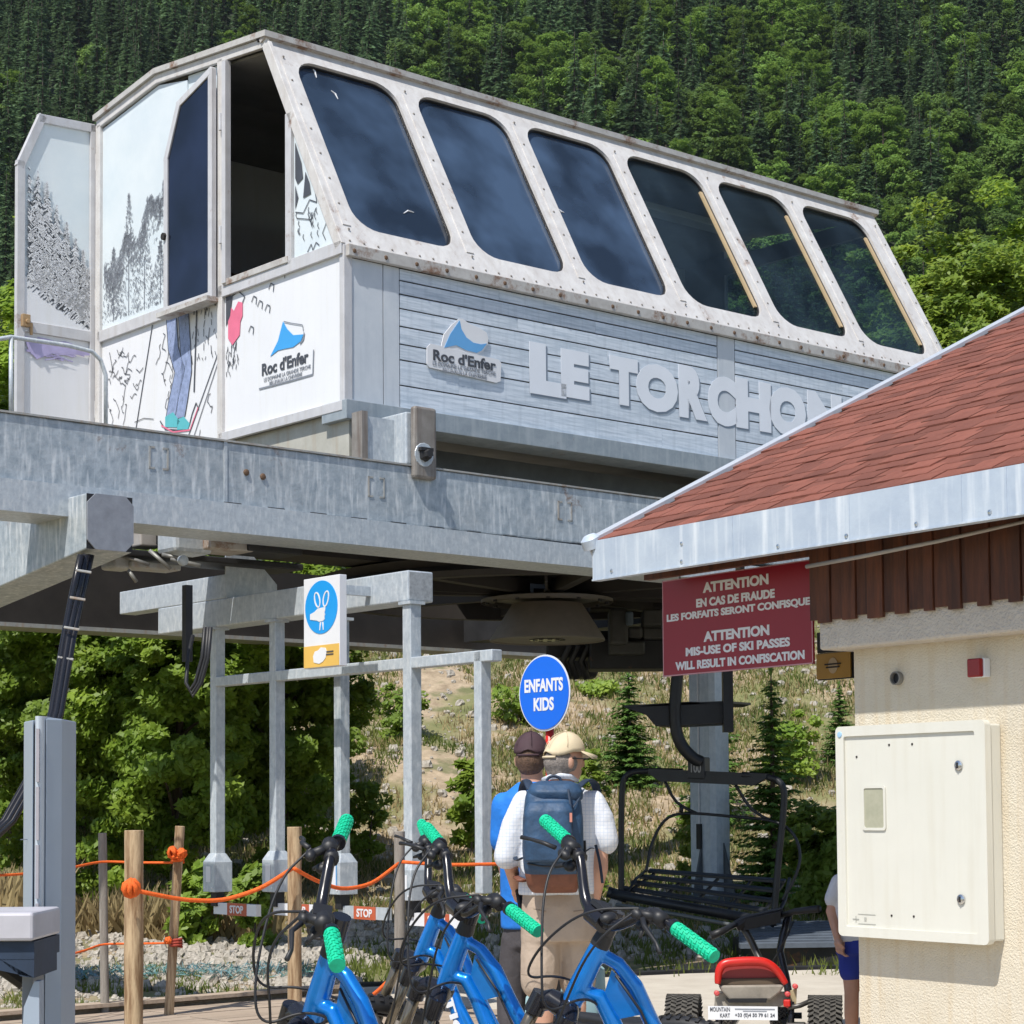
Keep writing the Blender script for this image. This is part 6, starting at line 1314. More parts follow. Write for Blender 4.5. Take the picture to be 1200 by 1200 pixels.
# ---- bikes
ax = V((-.407, 0, .914)).normalized(); bb = V((.759, 0, .352)); perp = V((.914, 0, .407))
def make_bike(steer):
    r = bpy.data.objects.new('mountain_bike', None); COL.objects.link(r)
    HT = bb+ax*.70; HB = bb+ax*.53; BB = V((0, 0, .34)); RA = V((-.45, 0, .37)); ST = V((-.16, 0, .60)); SJ = V((-.10, 0, .46))
    fr = []
    fr.append(('t', [HB-ax*.01, HB+ax*.05, HT-ax*.04, HT], [.027, .0285, .026, .024]))
    fr.append(('t', [HT-ax*.025, V((.43, 0, .94)), V((.385, 0, .885)), V((.35, 0, .81)), V((.29, 0, .70)), V((.18, 0, .54)), V((.02, 0, .47)), SJ], [.017, .018, .020, .021, .021, .021, .020, .018], 1.0))
    fr.append(('t', [HB+ax*.035, V((.475, 0, .855)), V((.445, 0, .80)), V((.40, 0, .69)), V((.33, 0, .54)), V((.20, 0, .41)), V((.05, 0, .34))], [.021, .0205, .021, .023, .026, .030, .036], 1.0))
    fr.append(('t', [V((.432, 0, .80)), V((.385, 0, .70)), V((.27, 0, .53)), V((.14, 0, .40))], [.012, .014, .015, .016]))
    fr.append(('t', [BB, SJ, ST], [.030, .019, .018]))
    f = blob('frame', fr, BIKEB, r, voxel=.0038, smooth_it=5)
    mb = MB(); mb.prism([V((.446, -.004, .925)), V((.405, -.004, .885)), V((.370, -.004, .815)), V((.430, -.004, .80)), V((.462, -.004, .865))], V((0, .008, 0))); obj('gusset', mb, BIKEB, f)
    d_ = V((-.05, 0, -.125)).normalized(); text('frame_lettering', 'TIO', V((.385, .026, .655)), d_, V((0, 1, 0)).cross(d_), .16, .034, SIGNW, f, bold=.04, ext=.002)
    mb = MB(); mb.tube([V((.435, .016, .915)), V((.37, .024, .83)), V((.31, .024, .70)), V((.2, .024, .55))], .0035, 5); obj('frame_cable', mb, BLACK, f, smooth=True)
    mb = MB()
    for s in (-1, 1): mb.tube([V((.02, .03*s, .36)), V((-.15, .05*s, .37)), RA+V((0, .065*s, 0))], [.016, .014, .014], 8); mb.tube([V((-.10, .02*s, .47)), V((-.2, .045*s, .45)), RA+V((0, .065*s, 0))], [.013, .012, .012], 8)
    obj('rear_stays', mb, BIKEB, r, smooth=True)
    def whl(c, parent, nm):
        e = bpy.data.objects.new(nm, None); COL.objects.link(e); e.parent = parent; e.location = c-wloc(parent)
        mb_ = MB(); nS = 40
        mb_.loft([[c+V((cos(a), 0, sin(a)))*(.342+.029*cos(t))+V((0, .029*sin(t), 0)) for t in [2*pi*j/10 for j in range(10)]] for a in [2*pi*k/nS for k in range(nS)]], cap=False, close=True); tt = obj('tyre', mb_, BLACK, e, smooth=True)
        kn = MB()
        for k in range(70):
            a = 2*pi*k/70
            for t in (-.6, 0, .6): d_ = V((cos(a)*cos(t), sin(t), sin(a)*cos(t))); kn.boxa(c+V((cos(a), 0, sin(a)))*.342+d_*.030, V((-sin(a), 0, cos(a)))*.006, d_.cross(V((-sin(a), 0, cos(a))))*.007, d_*.003)
        x_ = obj('knobs', kn, BLACK, tt); x_['kind'] = 'stuff'
        mb_ = MB(); mb_.loft([[c+V((cos(a), 0, sin(a)))*(.312+.010*cos(t))+V((0, .014*sin(t), 0)) for t in [2*pi*j/8 for j in range(8)]] for a in [2*pi*k/nS for k in range(nS)]], cap=False, close=True); obj('rim', mb_, BLKG, e, smooth=True)
        mb_ = MB()
        for k in range(28): a = 2*pi*k/28; b_ = a+.5*(1 if k % 2 else -1); mb_.tube([c+V((cos(b_)*.025, (.028 if k % 4 < 2 else -.028), sin(b_)*.025)), c+V((cos(a)*.305, 0, sin(a)*.305))], .0013, 4)
        obj('spokes', mb_, CHROME, e)['kind'] = 'stuff'; mb_ = MB(); mb_.lathe(c-V((0, .05, 0)), V((0, 1, 0)), [(.012, 0), (.03, .02), (.02, .05), (.03, .08), (.012, .1)], 14); obj('hub', mb_, BLKG, e, smooth='auto')
        mb_ = MB(); mb_.lathe(c-V((0, .052, 0)), V((0, 1, 0)), [(.06, 0), (.095, 0), (.095, .002), (.06, .002), (.06, 0)], 30, cap=False); obj('brake_disc', mb_, CHROME, e)
    whl(RA, r, 'rear_wheel')
    mb = MB(); mb.ell(BB, .085, .045, .085, 10); obj('motor', mb, BLKG, r, smooth=True)
    mb = MB(); mb.lathe(BB-V((0, .065, 0)), V((0, 1, 0)), [(.075, 0), (.08, .002), (.075, .004), (.02, .004)], 30); mb.boxa(BB+V((.08, -.075, -.03)), V((.085, 0, -.03)), V((0, .006, 0)), V((.003, 0, .012))); mb.boxa(BB+V((-.08, .075, .03)), V((.085, 0, -.03)), V((0, .006, 0)), V((.003, 0, .012))); obj('crank', mb, BLKG, r)
    for s in (-1, 1): mb = MB(); mb.boxa(BB+V((.165*-s, .125*s*1, .06*s)), V((.05, 0, 0)), V((0, .045, 0)), V((0, 0, .01))); obj('pedal', mb, BLKG, r, bevel=.004)
    mb = MB(); mb.tube([ST, ST+V((-.03, 0, .09))], .015, 10); obj('seat_post', mb, BLKG, r, smooth=True)
    sd = MB(); c = ST+V((-.05, 0, .10)); sd.loft([oring(c+V((x, 0, 0)), .02, w, 14, V((0, 0, 1)), V((0, 1, 0))) for x, w in ((.16, .012), (.12, .022), (.05, .03), (-.03, .055), (-.09, .07), (-.13, .062), (-.15, .02))]); obj('saddle', sd, BLACK, r, smooth=True)
    # steered front end
    e = bpy.data.objects.new('steering', None); fe = bpy.data.objects.new('front_end', None); COL.objects.link(fe); fe.parent = r; fe.location = bb; fe.name = 'fork'
    fa = V((.80, 0, .37)); mb = MB(); cr_ = bb+ax*.50+perp*.02
    for s in (-1, 1): mb.tube([fa+V((0, .062*s, 0)), fa+V((0, .064*s, 0))+ax*.27], [.020, .022], 12); 
    mb.tube([fa+V((0, -.062, 0)), fa+V((0, .062, 0))], .010, 8); arch = fa+ax*.27; mb.tube([arch+V((0, -.064, 0)), arch+perp*.03+V((0, -.04, .04)), arch+perp*.03+V((0, .04, .04)), arch+V((0, .064, 0))], .012, 8); obj('lower_legs', mb, FORK, fe, smooth=True)
    mb = MB()
    for s in (-1, 1): mb.tube([fa+V((0, .062*s, 0))+ax*.26, fa+V((0, .062*s, 0))+ax*.50], .017, 12)
    obj('stanchions', mb, mat('stanchion_bronze', (.20, .17, .13), .2, .7), fe, smooth=True)
    cw = fa+ax*.50; mb = MB(); mb.tube([cw+V((0, -.062, -.01)), cw+V((0, -.04, .012))-perp*.02, bb+ax*.512, cw+V((0, .04, .012))-perp*.02, cw+V((0, .062, -.01))], [.026, .028, .034, .028, .026], 12)
    for s in (-1, 1): mb.tube([cw+V((0, .062*s, 0))-ax*.04, cw+V((0, .062*s, 0))+ax*.015], .026, 12)
    obj('fork_crown', mb, BLKG, fe, smooth='auto'); mb = MB(); mb.lathe(HB-ax*.02, ax, [(.029, 0), (.030, .015), (.027, .02), (.012, .03), (.012, .17), (.025, .18), (.025, .192), (.021, .23), (.020, .255)], 16); obj('headset', mb, BLACK, fe, smooth='auto')
    whl(fa, fe, 'front_wheel')
    cl = bb+ax*.76+perp*.045; mb = MB(); mb.tube([bb+ax*.725, bb+ax*.79], .023, 12); mb.tube([bb+ax*.76, cl], [.022, .026], 12); mb.tube([cl-V((0, .03, 0)), cl+V((0, .03, 0))], .027, 12); obj('stem', mb, BLKG, fe, smooth='auto')
    g = lambda s, l, rr, sw: cl+V((0, s*l, 0))+ax*rr-perp*sw
    R_b = .10; hb = bpy.data.objects.new('handlebar', None)
    path = [g(-1, .25, R_b, .012), g(-1, .20, R_b, .0), g(-1, .16, R_b-.002, -.004), g(-1, .08, .018, 0), g(-1, .04, 0, 0), g(1, .04, 0, 0), g(1, .08, .018, 0), g(1, .16, R_b-.002, -.004), g(1, .20, R_b, 0), g(1, .25, R_b, .012)]
    pth = rnd_path([g(-1, .38, R_b, .028)]+path+[g(1, .38, R_b, .028)], 2); mb = MB(); mb.tube(pth, [.0115+.0045*max(0, 1-abs(i/(len(pth)-1)-.5)*3.2) for i in range(len(pth))], 10); hbo = obj('handlebar', mb, BLKG, fe, smooth=True)
    for s in (-1, 1):
        i0, i1 = g(s, .245, R_b, .0115), g(s, .385, R_b, .0285); n = 16; mb = MB(); mb.tube([i0.lerp(i1, k/n) for k in range(n+1)], [.0168 if k in (0, n) else .0158 for k in range(n+1)], 14); u = (i1-i0).normalized(); o1 = u.orthogonal().normalized(); o2 = u.cross(o1)
        for k in range(11):                                        # raised waffle ribs
            for j in range(8): a = 2*pi*j/8+k*.39; d_ = o1*cos(a)+o2*sin(a); mb.boxa(i0.lerp(i1, .07+k*.085)+d_*.0162, u*.0042, u.cross(d_)*.0042+u*.001, d_*.0014)
        obj('grip', mb, GRIP, hbo, smooth='auto'); mb = MB(); mb.tube([i0-u*.012, i0], .019, 14); obj('grip_clamp', mb, BLKG, hbo, smooth='auto')
        mb = MB(); b0_ = g(s, .20, R_b, .004)+perp*.012; mb.tube([b0_-V((0, s*.02, 0)), b0_+V((0, s*.02, 0))], .019, 10); mb.tube([b0_, b0_+perp*.035-ax*.012+V((0, -s*.03, 0))], [.013, .011], 8); mb.ell(b0_+perp*.04-ax*.015+V((0, -s*.035, 0)), .014, .022, .014, 8)
        mb.tube([b0_+perp*.045-ax*.014, b0_+perp*.062-ax*.02+V((0, s*.035, 0)), b0_+perp*.056-ax*.035+V((0, s*.09, 0)), b0_+perp*.062-ax*.045+V((0, s*.12, 0))], [.007, .006, .005, .006], 6)
        obj('brake_lever', mb, BLACK, hbo, smooth=True)
        mb = MB(); b1_ = g(s, .165, R_b-.01, .0); mb.tube([b1_-V((0, s*.012, 0)), b1_+V((0, s*.012, 0))], .018, 10); mb.tube([b1_-ax*.02+perp*.01, b1_-ax*.05+perp*.03+V((0, s*.03, 0))], [.009, .005], 6); mb.ell(b1_-ax*.03+perp*.012, .018, .016, .014, 8); obj('shifter', mb, BLACK, hbo, smooth=True)
    mb = MB(); mb.ell(cl+ax*.02+perp*.01+V((0, .045, 0)), .024, .018, .014, 8); mb.boxa(cl+ax*.03-perp*.0, V((.02, 0, .008)), V((0, .028, 0)), ax*.006); obj('display', mb, BLACK, fe, smooth='auto')
    mb = MB()
    s0 = g(-1, .17, R_b, 0)+perp*.05; s1 = g(1, .17, R_b, 0)+perp*.05
    mb.tube(rnd_path([s0, s0+perp*.06-ax*.08+V((0, .05, 0)), cl+perp*.11-ax*.16+V((0, .02, 0)), cl+perp*.07-ax*.26+V((0, .06, 0)), HB+V((.0, .05, .05)), HB+V((-.08, .045, -.02))], 3), .0034, 6)
    mb.tube(rnd_path([s1, s1+perp*.08-ax*.06-V((0, .08, 0)), cl+perp*.13-ax*.10, cl+perp*.09-ax*.22+V((0, -.05, 0)), HB+V((.02, -.045, .06)), HB+V((-.08, -.045, 0))], 3), .0034, 6)
    mb.tube(rnd_path([s1, s1+perp*.06-ax*.12-V((0, .03, 0)), fa+ax*.55+V((.05, .08, 0)), fa+ax*.30+V((.0, .075, 0)), fa+ax*.08+V((-.01, .075, 0))], 3), .0034, 6)
    obj('brake_hose', mb, BLACK, fe, smooth=True)
    fe.matrix_local = Matrix.Translation(bb) @ Matrix.Rotation(steer, 4, ax)
    return r
SPEC = [('A', 139.1, -5.0, -2.5, 45.9, -.027, 4.319, .070, 'blue mountain bike nearest the brown wooden post, left of the other bikes'),
        ('B', 146.9, -1.9, -2.6, 53.4, .129, 6.426, .040, 'blue mountain bike mostly hidden behind the second bike of the middle pair'),
        ('C', 154.7, -2.6, .7, 52.7, .325, 5.381, .075, 'blue mountain bike in front of the men, nearer bike of the middle pair'),
        ('D', 174.3, -9.3, -2.8, 39.4, .655, 5.104, .062, 'blue mountain bike in front of the beige capped man, beside the kart')]
proto = None
for nm, yw, ln, pt_, stt, X, Y, zg, lab_ in SPEC:
    if proto is None: r = make_bike(radians(stt)); proto = r
    else:
        r = copy_tree(proto)
        for c in r.children:
            if c.name.startswith('fork'): c.matrix_local = Matrix.Translation(bb) @ Matrix.Rotation(radians(stt), 4, ax)
    tag(r, lab_, 'bike', 'blue rental mountain bikes')
    r.matrix_world = Matrix.Translation((X, Y, zg)) @ Matrix.Rotation(radians(yw), 4, 'Z') @ Matrix.Rotation(radians(ln), 4, 'X') @ Matrix.Rotation(radians(pt_), 4, 'Y')
# ---- people
def hand_prims(w, palm, fdir, side, s=1.0, curl=.6):
    """palm mass, four bent unequal fingers and a thumb; w wrist, palm = direction wrist->knuckles, fdir = direction fingers curl to, side = thumb side"""
    pr = [('t', [w, w+palm*.045*s, w+palm*.085*s], [.024*s, .033*s, .034*s], .62)]
    k = w+palm*.088*s
    for i, (o, l) in enumerate(((.026, .066), (.009, .074), (-.009, .069), (-.025, .055))):
        b = k+side*o*s; m1 = b+(palm*(1-curl*.5)+fdir*curl*.6).normalized()*l*.45*s; m2 = m1+(palm*(1-curl*1.3)+fdir*curl).normalized()*l*.35*s; m3 = m2+(fdir*curl-palm*curl*.5+palm*.2).normalized()*l*.25*s
        pr.append(('t', [b-palm*.012, b, m1, m2, m3], [.0095*s, .0095*s, .0088*s, .0080*s, .0068*s]))
    t0 = w+palm*.03*s+side*.026*s; pr.append(('t', [t0, t0+(side+palm*.6+fdir*.3).normalized()*.035*s, t0+(side*.4+palm+fdir*.7).normalized()*.062*s], [.013*s, .011*s, .009*s]))
    return pr
def head_prims(c, face, s=1.0):
    """skull, jaw, nose, brow, ears; face = horizontal direction the head looks"""
    f = face.normalized(); l = Z.cross(f); rotm = Matrix((l, f, Z)).transposed()
    pr = [('e', c, .075*s, .095*s, .105*s, rotm), ('e', c+f*.035*s-Z*.055*s, .052*s, .055*s, .058*s, rotm), ('e', c+f*.10*s-Z*.015*s, .012*s, .020*s, .024*s, rotm), ('e', c+f*.085*s-Z*.055*s, .022*s, .014*s, .010*s, rotm)]
    for sgn in (-1, 1): pr.append(('e', c+l*.076*s*sgn-Z*.012*s-f*.008*s, .010*s, .018*s, .030*s, rotm)); pr.append(('e', c+f*.088*s+l*.03*s*sgn+Z*.004*s, .012*s, .006*s, .007*s, rotm))
    return pr, f, l, rotm
def eyes(c, f, l, s, par):
    mb = MB()
    for g in (-1, 1): mb.ell(c+f*.092*s+l*.03*s*g+Z*.004*s, .008*s, .005*s, .005*s, 6)
    obj('eyes', mb, BLACK, par)
X_ = V((1, 0, 0)); Y_ = V((0, 1, 0))
# --- the man with the backpack
def q2(px, py, dy=0.0): return P(px, py, 10.0+dy)
hc2 = q2(661, 891); fc = V((.86, .5, 0)).normalized()
m2 = blob('person', [], SKIN, None) if 0 else None
feet = q2(655, 1262); pr, f, l, rm = head_prims(hc2, fc, 1.03)
sp_ = [q2(657, 925, -.01), q2(656, 950, 0), q2(655, 1000, .01), q2(655, 1050, 0), q2(654, 1075, 0)]
pr.append(('t', [hc2-Z*.06, q2(657, 918), q2(657, 930)], [.055, .056, .07]))
pr.append(('l', [oring(c, rx, ry, 18, pw=2.3) for c, rx, ry in ((sp_[0], .09, .07), (q2(656, 934), .17, .10), (sp_[1], .19, .115), (sp_[2], .17, .12), (sp_[3], .165, .12), (sp_[4], .17, .12))]))
shR, elR, wrR = q2(700, 944, 0), q2(703, 1018, -.03), q2(691, 1078, .04)
shL, elL, wrL = q2(611, 944, .02), q2(598, 1012, .02), q2(604, 1040, .27)
pr += [('t', [shR, elR, wrR], [.055, .042, .027]), ('t', [shL, elL, wrL], [.055, .042, .027])]
dn = (wrR-elR).normalized(); pr += hand_prims(wrR, (dn*1+V((-.25, .0, 0))).normalized(), V((-.8, .3, -.1)).normalized(), V((0, 1, 0)), 1.05, .9)
pr += hand_prims(wrL, V((.2, .6, -.5)).normalized(), V((.6, 0, -.6)).normalized(), V((-.3, .3, .9)).normalized(), 1.0, 1.0)
for sx, px0, px1, dy in ((-1, 636, 634, -.04), (1, 674, 676, .06)):
    kn = q2(px0, 1152, dy); an = V((kn.x, kn.y-.02, .13)); hp_ = q2(655+sx*19, 1065, 0)
    pr += [('t', [hp_, kn, V((kn.x, kn.y-.035, (kn.z+.13)*.62)), an], [.09, .056, .055, .036]), ('t', [an, V((an.x+sx*.02, an.y+.14, .085))], [.036, .032])]
person2 = blob('person', pr, SKIN, None, voxel=.0075, smooth_it=4)
tag(person2, 'man in beige cap and white checked shirt with a backpack, seen from behind', 'person')
eyes(hc2, f, l, 1.03, person2)
# hair round the back of the head, cap with peak to the right
hairp = [('e', hc2-f*.012-Z*.008, .083, .098, .085, rm), ('e', hc2-f*.045-Z*.055, .060, .050, .045, rm)]
hh = blob('hair', hairp, HAIRG, person2, voxel=.007, smooth_it=3)
def cap(c, f, l, s, m, par, gap=True, brim=True):
    up = (Z+f*.10-f*.0).normalized(); mb = MB(); rings = []; n = 24
    for j in range(9):
        t = j/8*pi/2; rings.append([c+Z*.012*s+(f*(.104*s*cos(a))+l*(.088*s*sin(a)))*cos(t)+up*(.098*s*sin(t))-Z*(.03*s*(cos(a) < -.2)*(-cos(a)))*(1-j/8)+Z*(.035*s*math.exp(-((a-pi)/.5)**2))*(1 if gap and j == 0 else (.4 if gap and j == 1 else 0)) for a in [2*pi*k/n for k in range(n)]])
    mb.loft(rings, cap=False); o = obj('cap', mb, m, par, smooth=True); sd_ = o.modifiers.new('s', 'SOLIDIFY'); sd_.thickness = .004
    b = MB(); pts = []
    for i in range(11):
        a = radians(-62+12.4*i); pts.append((a, c+f*(.098*s*cos(a))+l*(.086*s*sin(a))+Z*.012*s, c+f*(.175*s*cos(a)**.6 if abs(cos(a)) > .01 else 0)+l*(.086*s*sin(a))-Z*(.004+.02*abs(sin(a)))*s))
    for i in range(10): b.add([pts[i][1], pts[i+1][1], pts[i+1][2], pts[i][2]], [(0, 1, 2, 3)])
    if brim: bo = obj('peak', b, m, o, smooth=True); sd2 = bo.modifiers.new('s', 'SOLIDIFY'); sd2.thickness = .005
    mb = MB(); mb.ell(c+up*.112*s, .008, .008, .006, 6)
    for k in range(6):                                             # seams
        a = pi*k/3+.2; mb.tube([c+Z*.012*s+(f*(.1055*s*cos(a))+l*(.0895*s*sin(a)))*cos(t)+up*(.0995*s*sin(t)) for t in [pi/2*j/7 for j in range(1, 8)]], .0014, 4)
    obj('cap_seam', mb, m, o, smooth=True)
    mb = MB(); mb.tube([c-f*(.103*s*cos(a))+l*(.088*s*sin(a))-Z*.012*s for a in [radians(-38+7.6*k) for k in range(11)]], .006*s, 6); obj('cap_strap', mb, m, o, smooth=True)
    return o
cap(hc2+Z*.028, fc, l, 1.05, CAPB, person2)
mb = MB(); mb.tube([hc2+l*-.083-f*.005+Z*.008, hc2-l*.078+f*.09+Z*.006], .003, 6); mb.tube([hc2+l*.083-f*.005+Z*.008, hc2+l*.078+f*.09+Z*.006], .003, 6); mb.tube([hc2-l*.078+f*.09+Z*.006, hc2+f*.108, hc2+l*.078+f*.09+Z*.006], .003, 6); obj('glasses', mb, BLACK, person2)
# shirt
shp = [('l', [oring(c, rx, ry, 20, pw=2.4) for c, rx, ry in ((q2(657, 917), .07, .06), (q2(657, 924), .115, .085), (q2(656, 934), .172, .11), (q2(656, 952), .19, .13), (q2(655, 985), .188, .14), (q2(653, 1020), .188, .14), (q2(652, 1048), .192, .135))]),
       ('t', [q2(695, 940), q2(704, 960, -.01), q2(709, 986, -.02)], [.064, .068, .070]), ('t', [q2(615, 940), q2(603, 968, 0), q2(594, 1004, 0)], [.064, .068, .068])]
blob('shirt', shp, CHECK, person2, voxel=.009, smooth_it=5)
mb = MB(); mb.tube([q2(637, 914, .02), q2(646, 910, -.05), q2(657, 909, -.075), q2(668, 910, -.05), q2(676, 914, .02)], .014, 8); obj('collar', mb, CHECK, person2, smooth=True)
# shorts
sho = [('l', [oring(c, rx, ry, 20, pw=2.4) for c, rx, ry in ((q2(654, 1043), .175, .125), (q2(655, 1060), .185, .14), (q2(655, 1085), .190, .145), (q2(655, 1102), .19, .14))]),
       ('t', [q2(636, 1085, -.01), q2(633, 1120, -.02), q2(632, 1150, -.03)], [.105, .100, .096]), ('t', [q2(674, 1085, .02), q2(676, 1120, .03), q2(677, 1150, .04)], [.105, .099, .094])]
so2 = blob('shorts', sho, SHORT, person2, voxel=.009, smooth_it=3)
mb = MB(); mb.tube([q2(625, 1065, -.15), q2(640, 1068, -.158)], .003, 5); mb.tube([q2(610, 1142, -.12), q2(632, 1144, -.145), q2(655, 1142, -.12)], .0022, 5); mb.tube([q2(672, 1068, -.155), q2(690, 1066, -.14)], .003, 5); obj('pocket_seam', mb, mat('seam_brown', (.26, .2, .15), .8), so2, smooth=True)
for sx, px0, dy in ((-1, 636, -.04), (1, 674, .06)):
    kn = q2(px0, 1152, dy); x, y = kn.x, kn.y-.02
    mb = MB(); mb.tube([V((x, y, .34)), V((x, y, .22)), V((x, y, .13))], [.062, .05, .043], 12); obj('sock', mb, mat('dark_sock', (.03, .03, .035), .85), person2, smooth=True)
    mb = MB(); mb.loft([oring(V((x+sx*.02*t, y-.05+.30*t, .05+.03)), .045*(1-.25*abs(t-.4)), .0, 12, X_, Z) if 0 else oring(V((x+sx*.03*t, y-.07+.29*t, .05+hh_/2)), .046*(1-.5*abs(t-.45)**2*2), hh_/2, 12, X_, Z) for t, hh_ in ((0, .07), (.12, .11), (.3, .12), (.55, .09), (.8, .065), (1, .03))]); obj('shoe', mb, mat('grey_shoe', (.12, .12, .12), .7), person2, smooth=True)
# backpack (its own thing)
bk = thing('backpack', 'navy blue hiking backpack with brown base and black straps', 'backpack', q2(648, 975, -.25))
def brings(rows, back=-.13): return [oring(q2(px, py, back-dp/2), w/2, dp/2, 20, pw=3.2) for px, py, w, dp in rows]
blob('pack_body', [('l', brings(((648, 916, .16, .10), (648, 921, .23, .15), (648, 932, .27, .19), (648, 960, .295, .22), (648, 995, .30, .23), (648, 1018, .285, .22), (648, 1030, .26, .18)))), ('l', brings(((643, 940, .20, .06), (643, 950, .235, .09), (642, 985, .24, .10), (642, 1010, .22, .08)), -.33))], NAVY, bk, voxel=.009, smooth_it=6)
blob('base_panel', [('l', brings(((648, 1018, .28, .20), (648, 1026, .272, .20), (648, 1038, .25, .18), (650, 1046, .22, .13)), -.13))], RUSTP, bk, voxel=.008, smooth_it=4)
blob('lid', [('l', brings(((650, 915, .15, .10), (650, 919, .24, .17), (651, 928, .27, .21), (652, 938, .26, .20)), -.125))], NAVY, bk, voxel=.008, smooth_it=4)
bt = lambda n, pts, r, m=NAVYD, fl=.3: obj(n, MB().tube(rnd_path(pts, 2), r, 8, flat=fl), m, bk, smooth=True)
bt('haul_loop', [q2(640, 918, -.16), q2(642, 911, -.16), q2(650, 909, -.16), q2(657, 912, -.16), q2(658, 919, -.16)], .007, fl=1)
bt('shoulder_strap', [q2(676, 924, -.19), q2(686, 914, -.1), q2(694, 914, -.0), q2(700, 924, .08), q2(701, 950, .14)], .022)
bt('shoulder_strap', [q2(622, 925, -.19), q2(618, 915, -.1), q2(616, 914, 0), q2(612, 924, .08), q2(611, 950, .14)], .022)
bt('compression_strap', [q2(684, 925, -.25), q2(676, 940, -.33), q2(668, 950, -.36), q2(625, 951, -.39), q2(614, 958, -.28)], .006)
bt('compression_strap', [q2(666, 925, -.34), q2(671, 960, -.40), q2(668, 1000, -.41), q2(666, 1018, -.36)], .006)
bt('zip_seam', [q2(622, 1000, -.40), q2(620, 965, -.40), q2(628, 946, -.38), q2(655, 944, -.38), q2(665, 960, -.41)], .004, BLACK, 1)
bt('zip_seam', [q2(618, 1012, -.33), q2(640, 1016, -.385), q2(668, 1013, -.36)], .004, BLACK, 1)
bt('side_strap', [q2(683, 1000, -.2), q2(694, 992, -.08), q2(700, 1000, 0)], .007); bt('side_strap', [q2(613, 1005, -.2), q2(603, 1010, -.08), q2(604, 990, .05)], .012)
bt('loose_strap', [q2(698, 990, -.1), q2(703, 1010, -.1), q2(706, 1035, -.1)], .010)
bt('hip_belt', [q2(612, 1032, -.15), q2(606, 1028, -.02), q2(612, 1026, .12)], .028, RUSTP)
bt('mesh_pocket', [q2(681, 1015, -.24), q2(684, 1000, -.24), q2(683, 985, -.24)], .02, BLACK)
mb = MB(); mb.boxa(q2(669, 958, -.42), X_*.006, Y_*.004, Z*.022); obj('strap_tab', mb, mat('tab_pink', (.5, .2, .15), .6), bk)
# trekking poles in his left hand
tp = thing('trekking_poles', 'pair of silver trekking poles held in the left hand of the backpack man', 'trekking poles', q2(640, 1200, -.1))
for dx in (0, 5):
    mb = MB(); a, b = q2(606+dx, 1040, .25), q2(641+dx*.6, 1245, -.15); mb.tube([a.lerp(b, .15), b], .007, 8); p_ = obj('pole', mb, CHROME, tp, smooth=True)
    mb = MB(); mb.tube([a, a.lerp(b, .26)], [.014, .011], 8); obj('pole_grip', mb, BLACK, p_, smooth=True)
bt2 = MB(); bt2.tube([q2(605, 1060, .2), q2(612, 1090, .15), q2(620, 1130, .1), q2(619, 1100, .15)], .004, 5); obj('wrist_strap', bt2, BLACK, tp)
# --- the man in the dark cap, mostly hidden
def q1m(px, py, dy=0.0): return P(px, py, 10.85+dy)
hc1 = q1m(622, 889); fc1 = V((.15, .99, 0)).normalized(); pr, f, l, rm = head_prims(hc1, fc1, 1.05)
pr.append(('t', [hc1-Z*.06, q1m(624, 914), q1m(625, 930)], [.06, .064, .08]))
pr.append(('l', [oring(c, rx, ry, 18, pw=2.3) for c, rx, ry in ((q1m(626, 922), .09, .07), (q1m(627, 934), .18, .10), (q1m(627, 955), .20, .115), (q1m(628, 1010), .18, .12), (q1m(628, 1085), .17, .12))]))
for sx, px in ((-1, 591), (1, 664)):
    pr.append(('t', [q1m(627+sx*34, 945), q1m(px, 1010, .02), q1m(px-sx*8, 1055, .22)], [.055, .043, .028])); pr += hand_prims(q1m(px-sx*8, 1055, .22), V((-sx*.2, .8, -.4)).normalized(), V((0, .3, -.9)).normalized(), V((-sx, .1, .2)).normalized(), 1.0, .8)
for sx in (-1, 1):
    hp_ = q1m(627+sx*18, 1085); kn = q1m(620+sx*20, 1165, .03); an = V((kn.x, kn.y-.02, .13)); pr += [('t', [hp_, kn, an], [.085, .055, .038]), ('t', [an, V((an.x, an.y+.13, .09))], [.036, .03])]
person1 = blob('person', pr, SKIN, None, voxel=.0085, smooth_it=4)
tag(person1, 'man in dark plum cap and bright blue shirt standing beyond the backpack man', 'person'); eyes(hc1, f, l, 1.05, person1)
blob('hair', [('e', hc1-f*.012-Z*.006, .085, .10, .085, rm), ('e', hc1-f*.035-Z*.05, .066, .06, .045, rm)], HAIRB, person1, voxel=.008, smooth_it=3)
cap(hc1+Z*.030, fc1, l, 1.06, CAPD, person1)
blob('tshirt', [('l', [oring(c, rx, ry, 20, pw=2.4) for c, rx, ry in ((q1m(625, 916), .08, .07), (q1m(626, 924), .13, .09), (q1m(627, 934), .19, .115), (q1m(627, 955), .212, .13), (q1m(628, 1010), .195, .135), (q1m(628, 1088), .19, .135))]), ('t', [q1m(664, 942), q1m(666, 990, .02)], [.078, .074]), ('t', [q1m(592, 944), q1m(590, 985, .02)], [.078, .076])], BLUET, person1, voxel=.01, smooth_it=5)
blob('trousers', [('l', [oring(q1m(628, y), rx, .125, 18, pw=2.3) for y, rx in ((1078, .165), (1095, .175), (1110, .175))])]+[('t', [q1m(627+sx*19, 1100), q1m(619+sx*20, 1165, .02), V((q1m(618+sx*20, 1165).x, 10.83, .12))], [.098, .082, .07]) for sx in (-1, 1)], TROUS, person1, voxel=.01, smooth_it=4)
mb = MB(); 
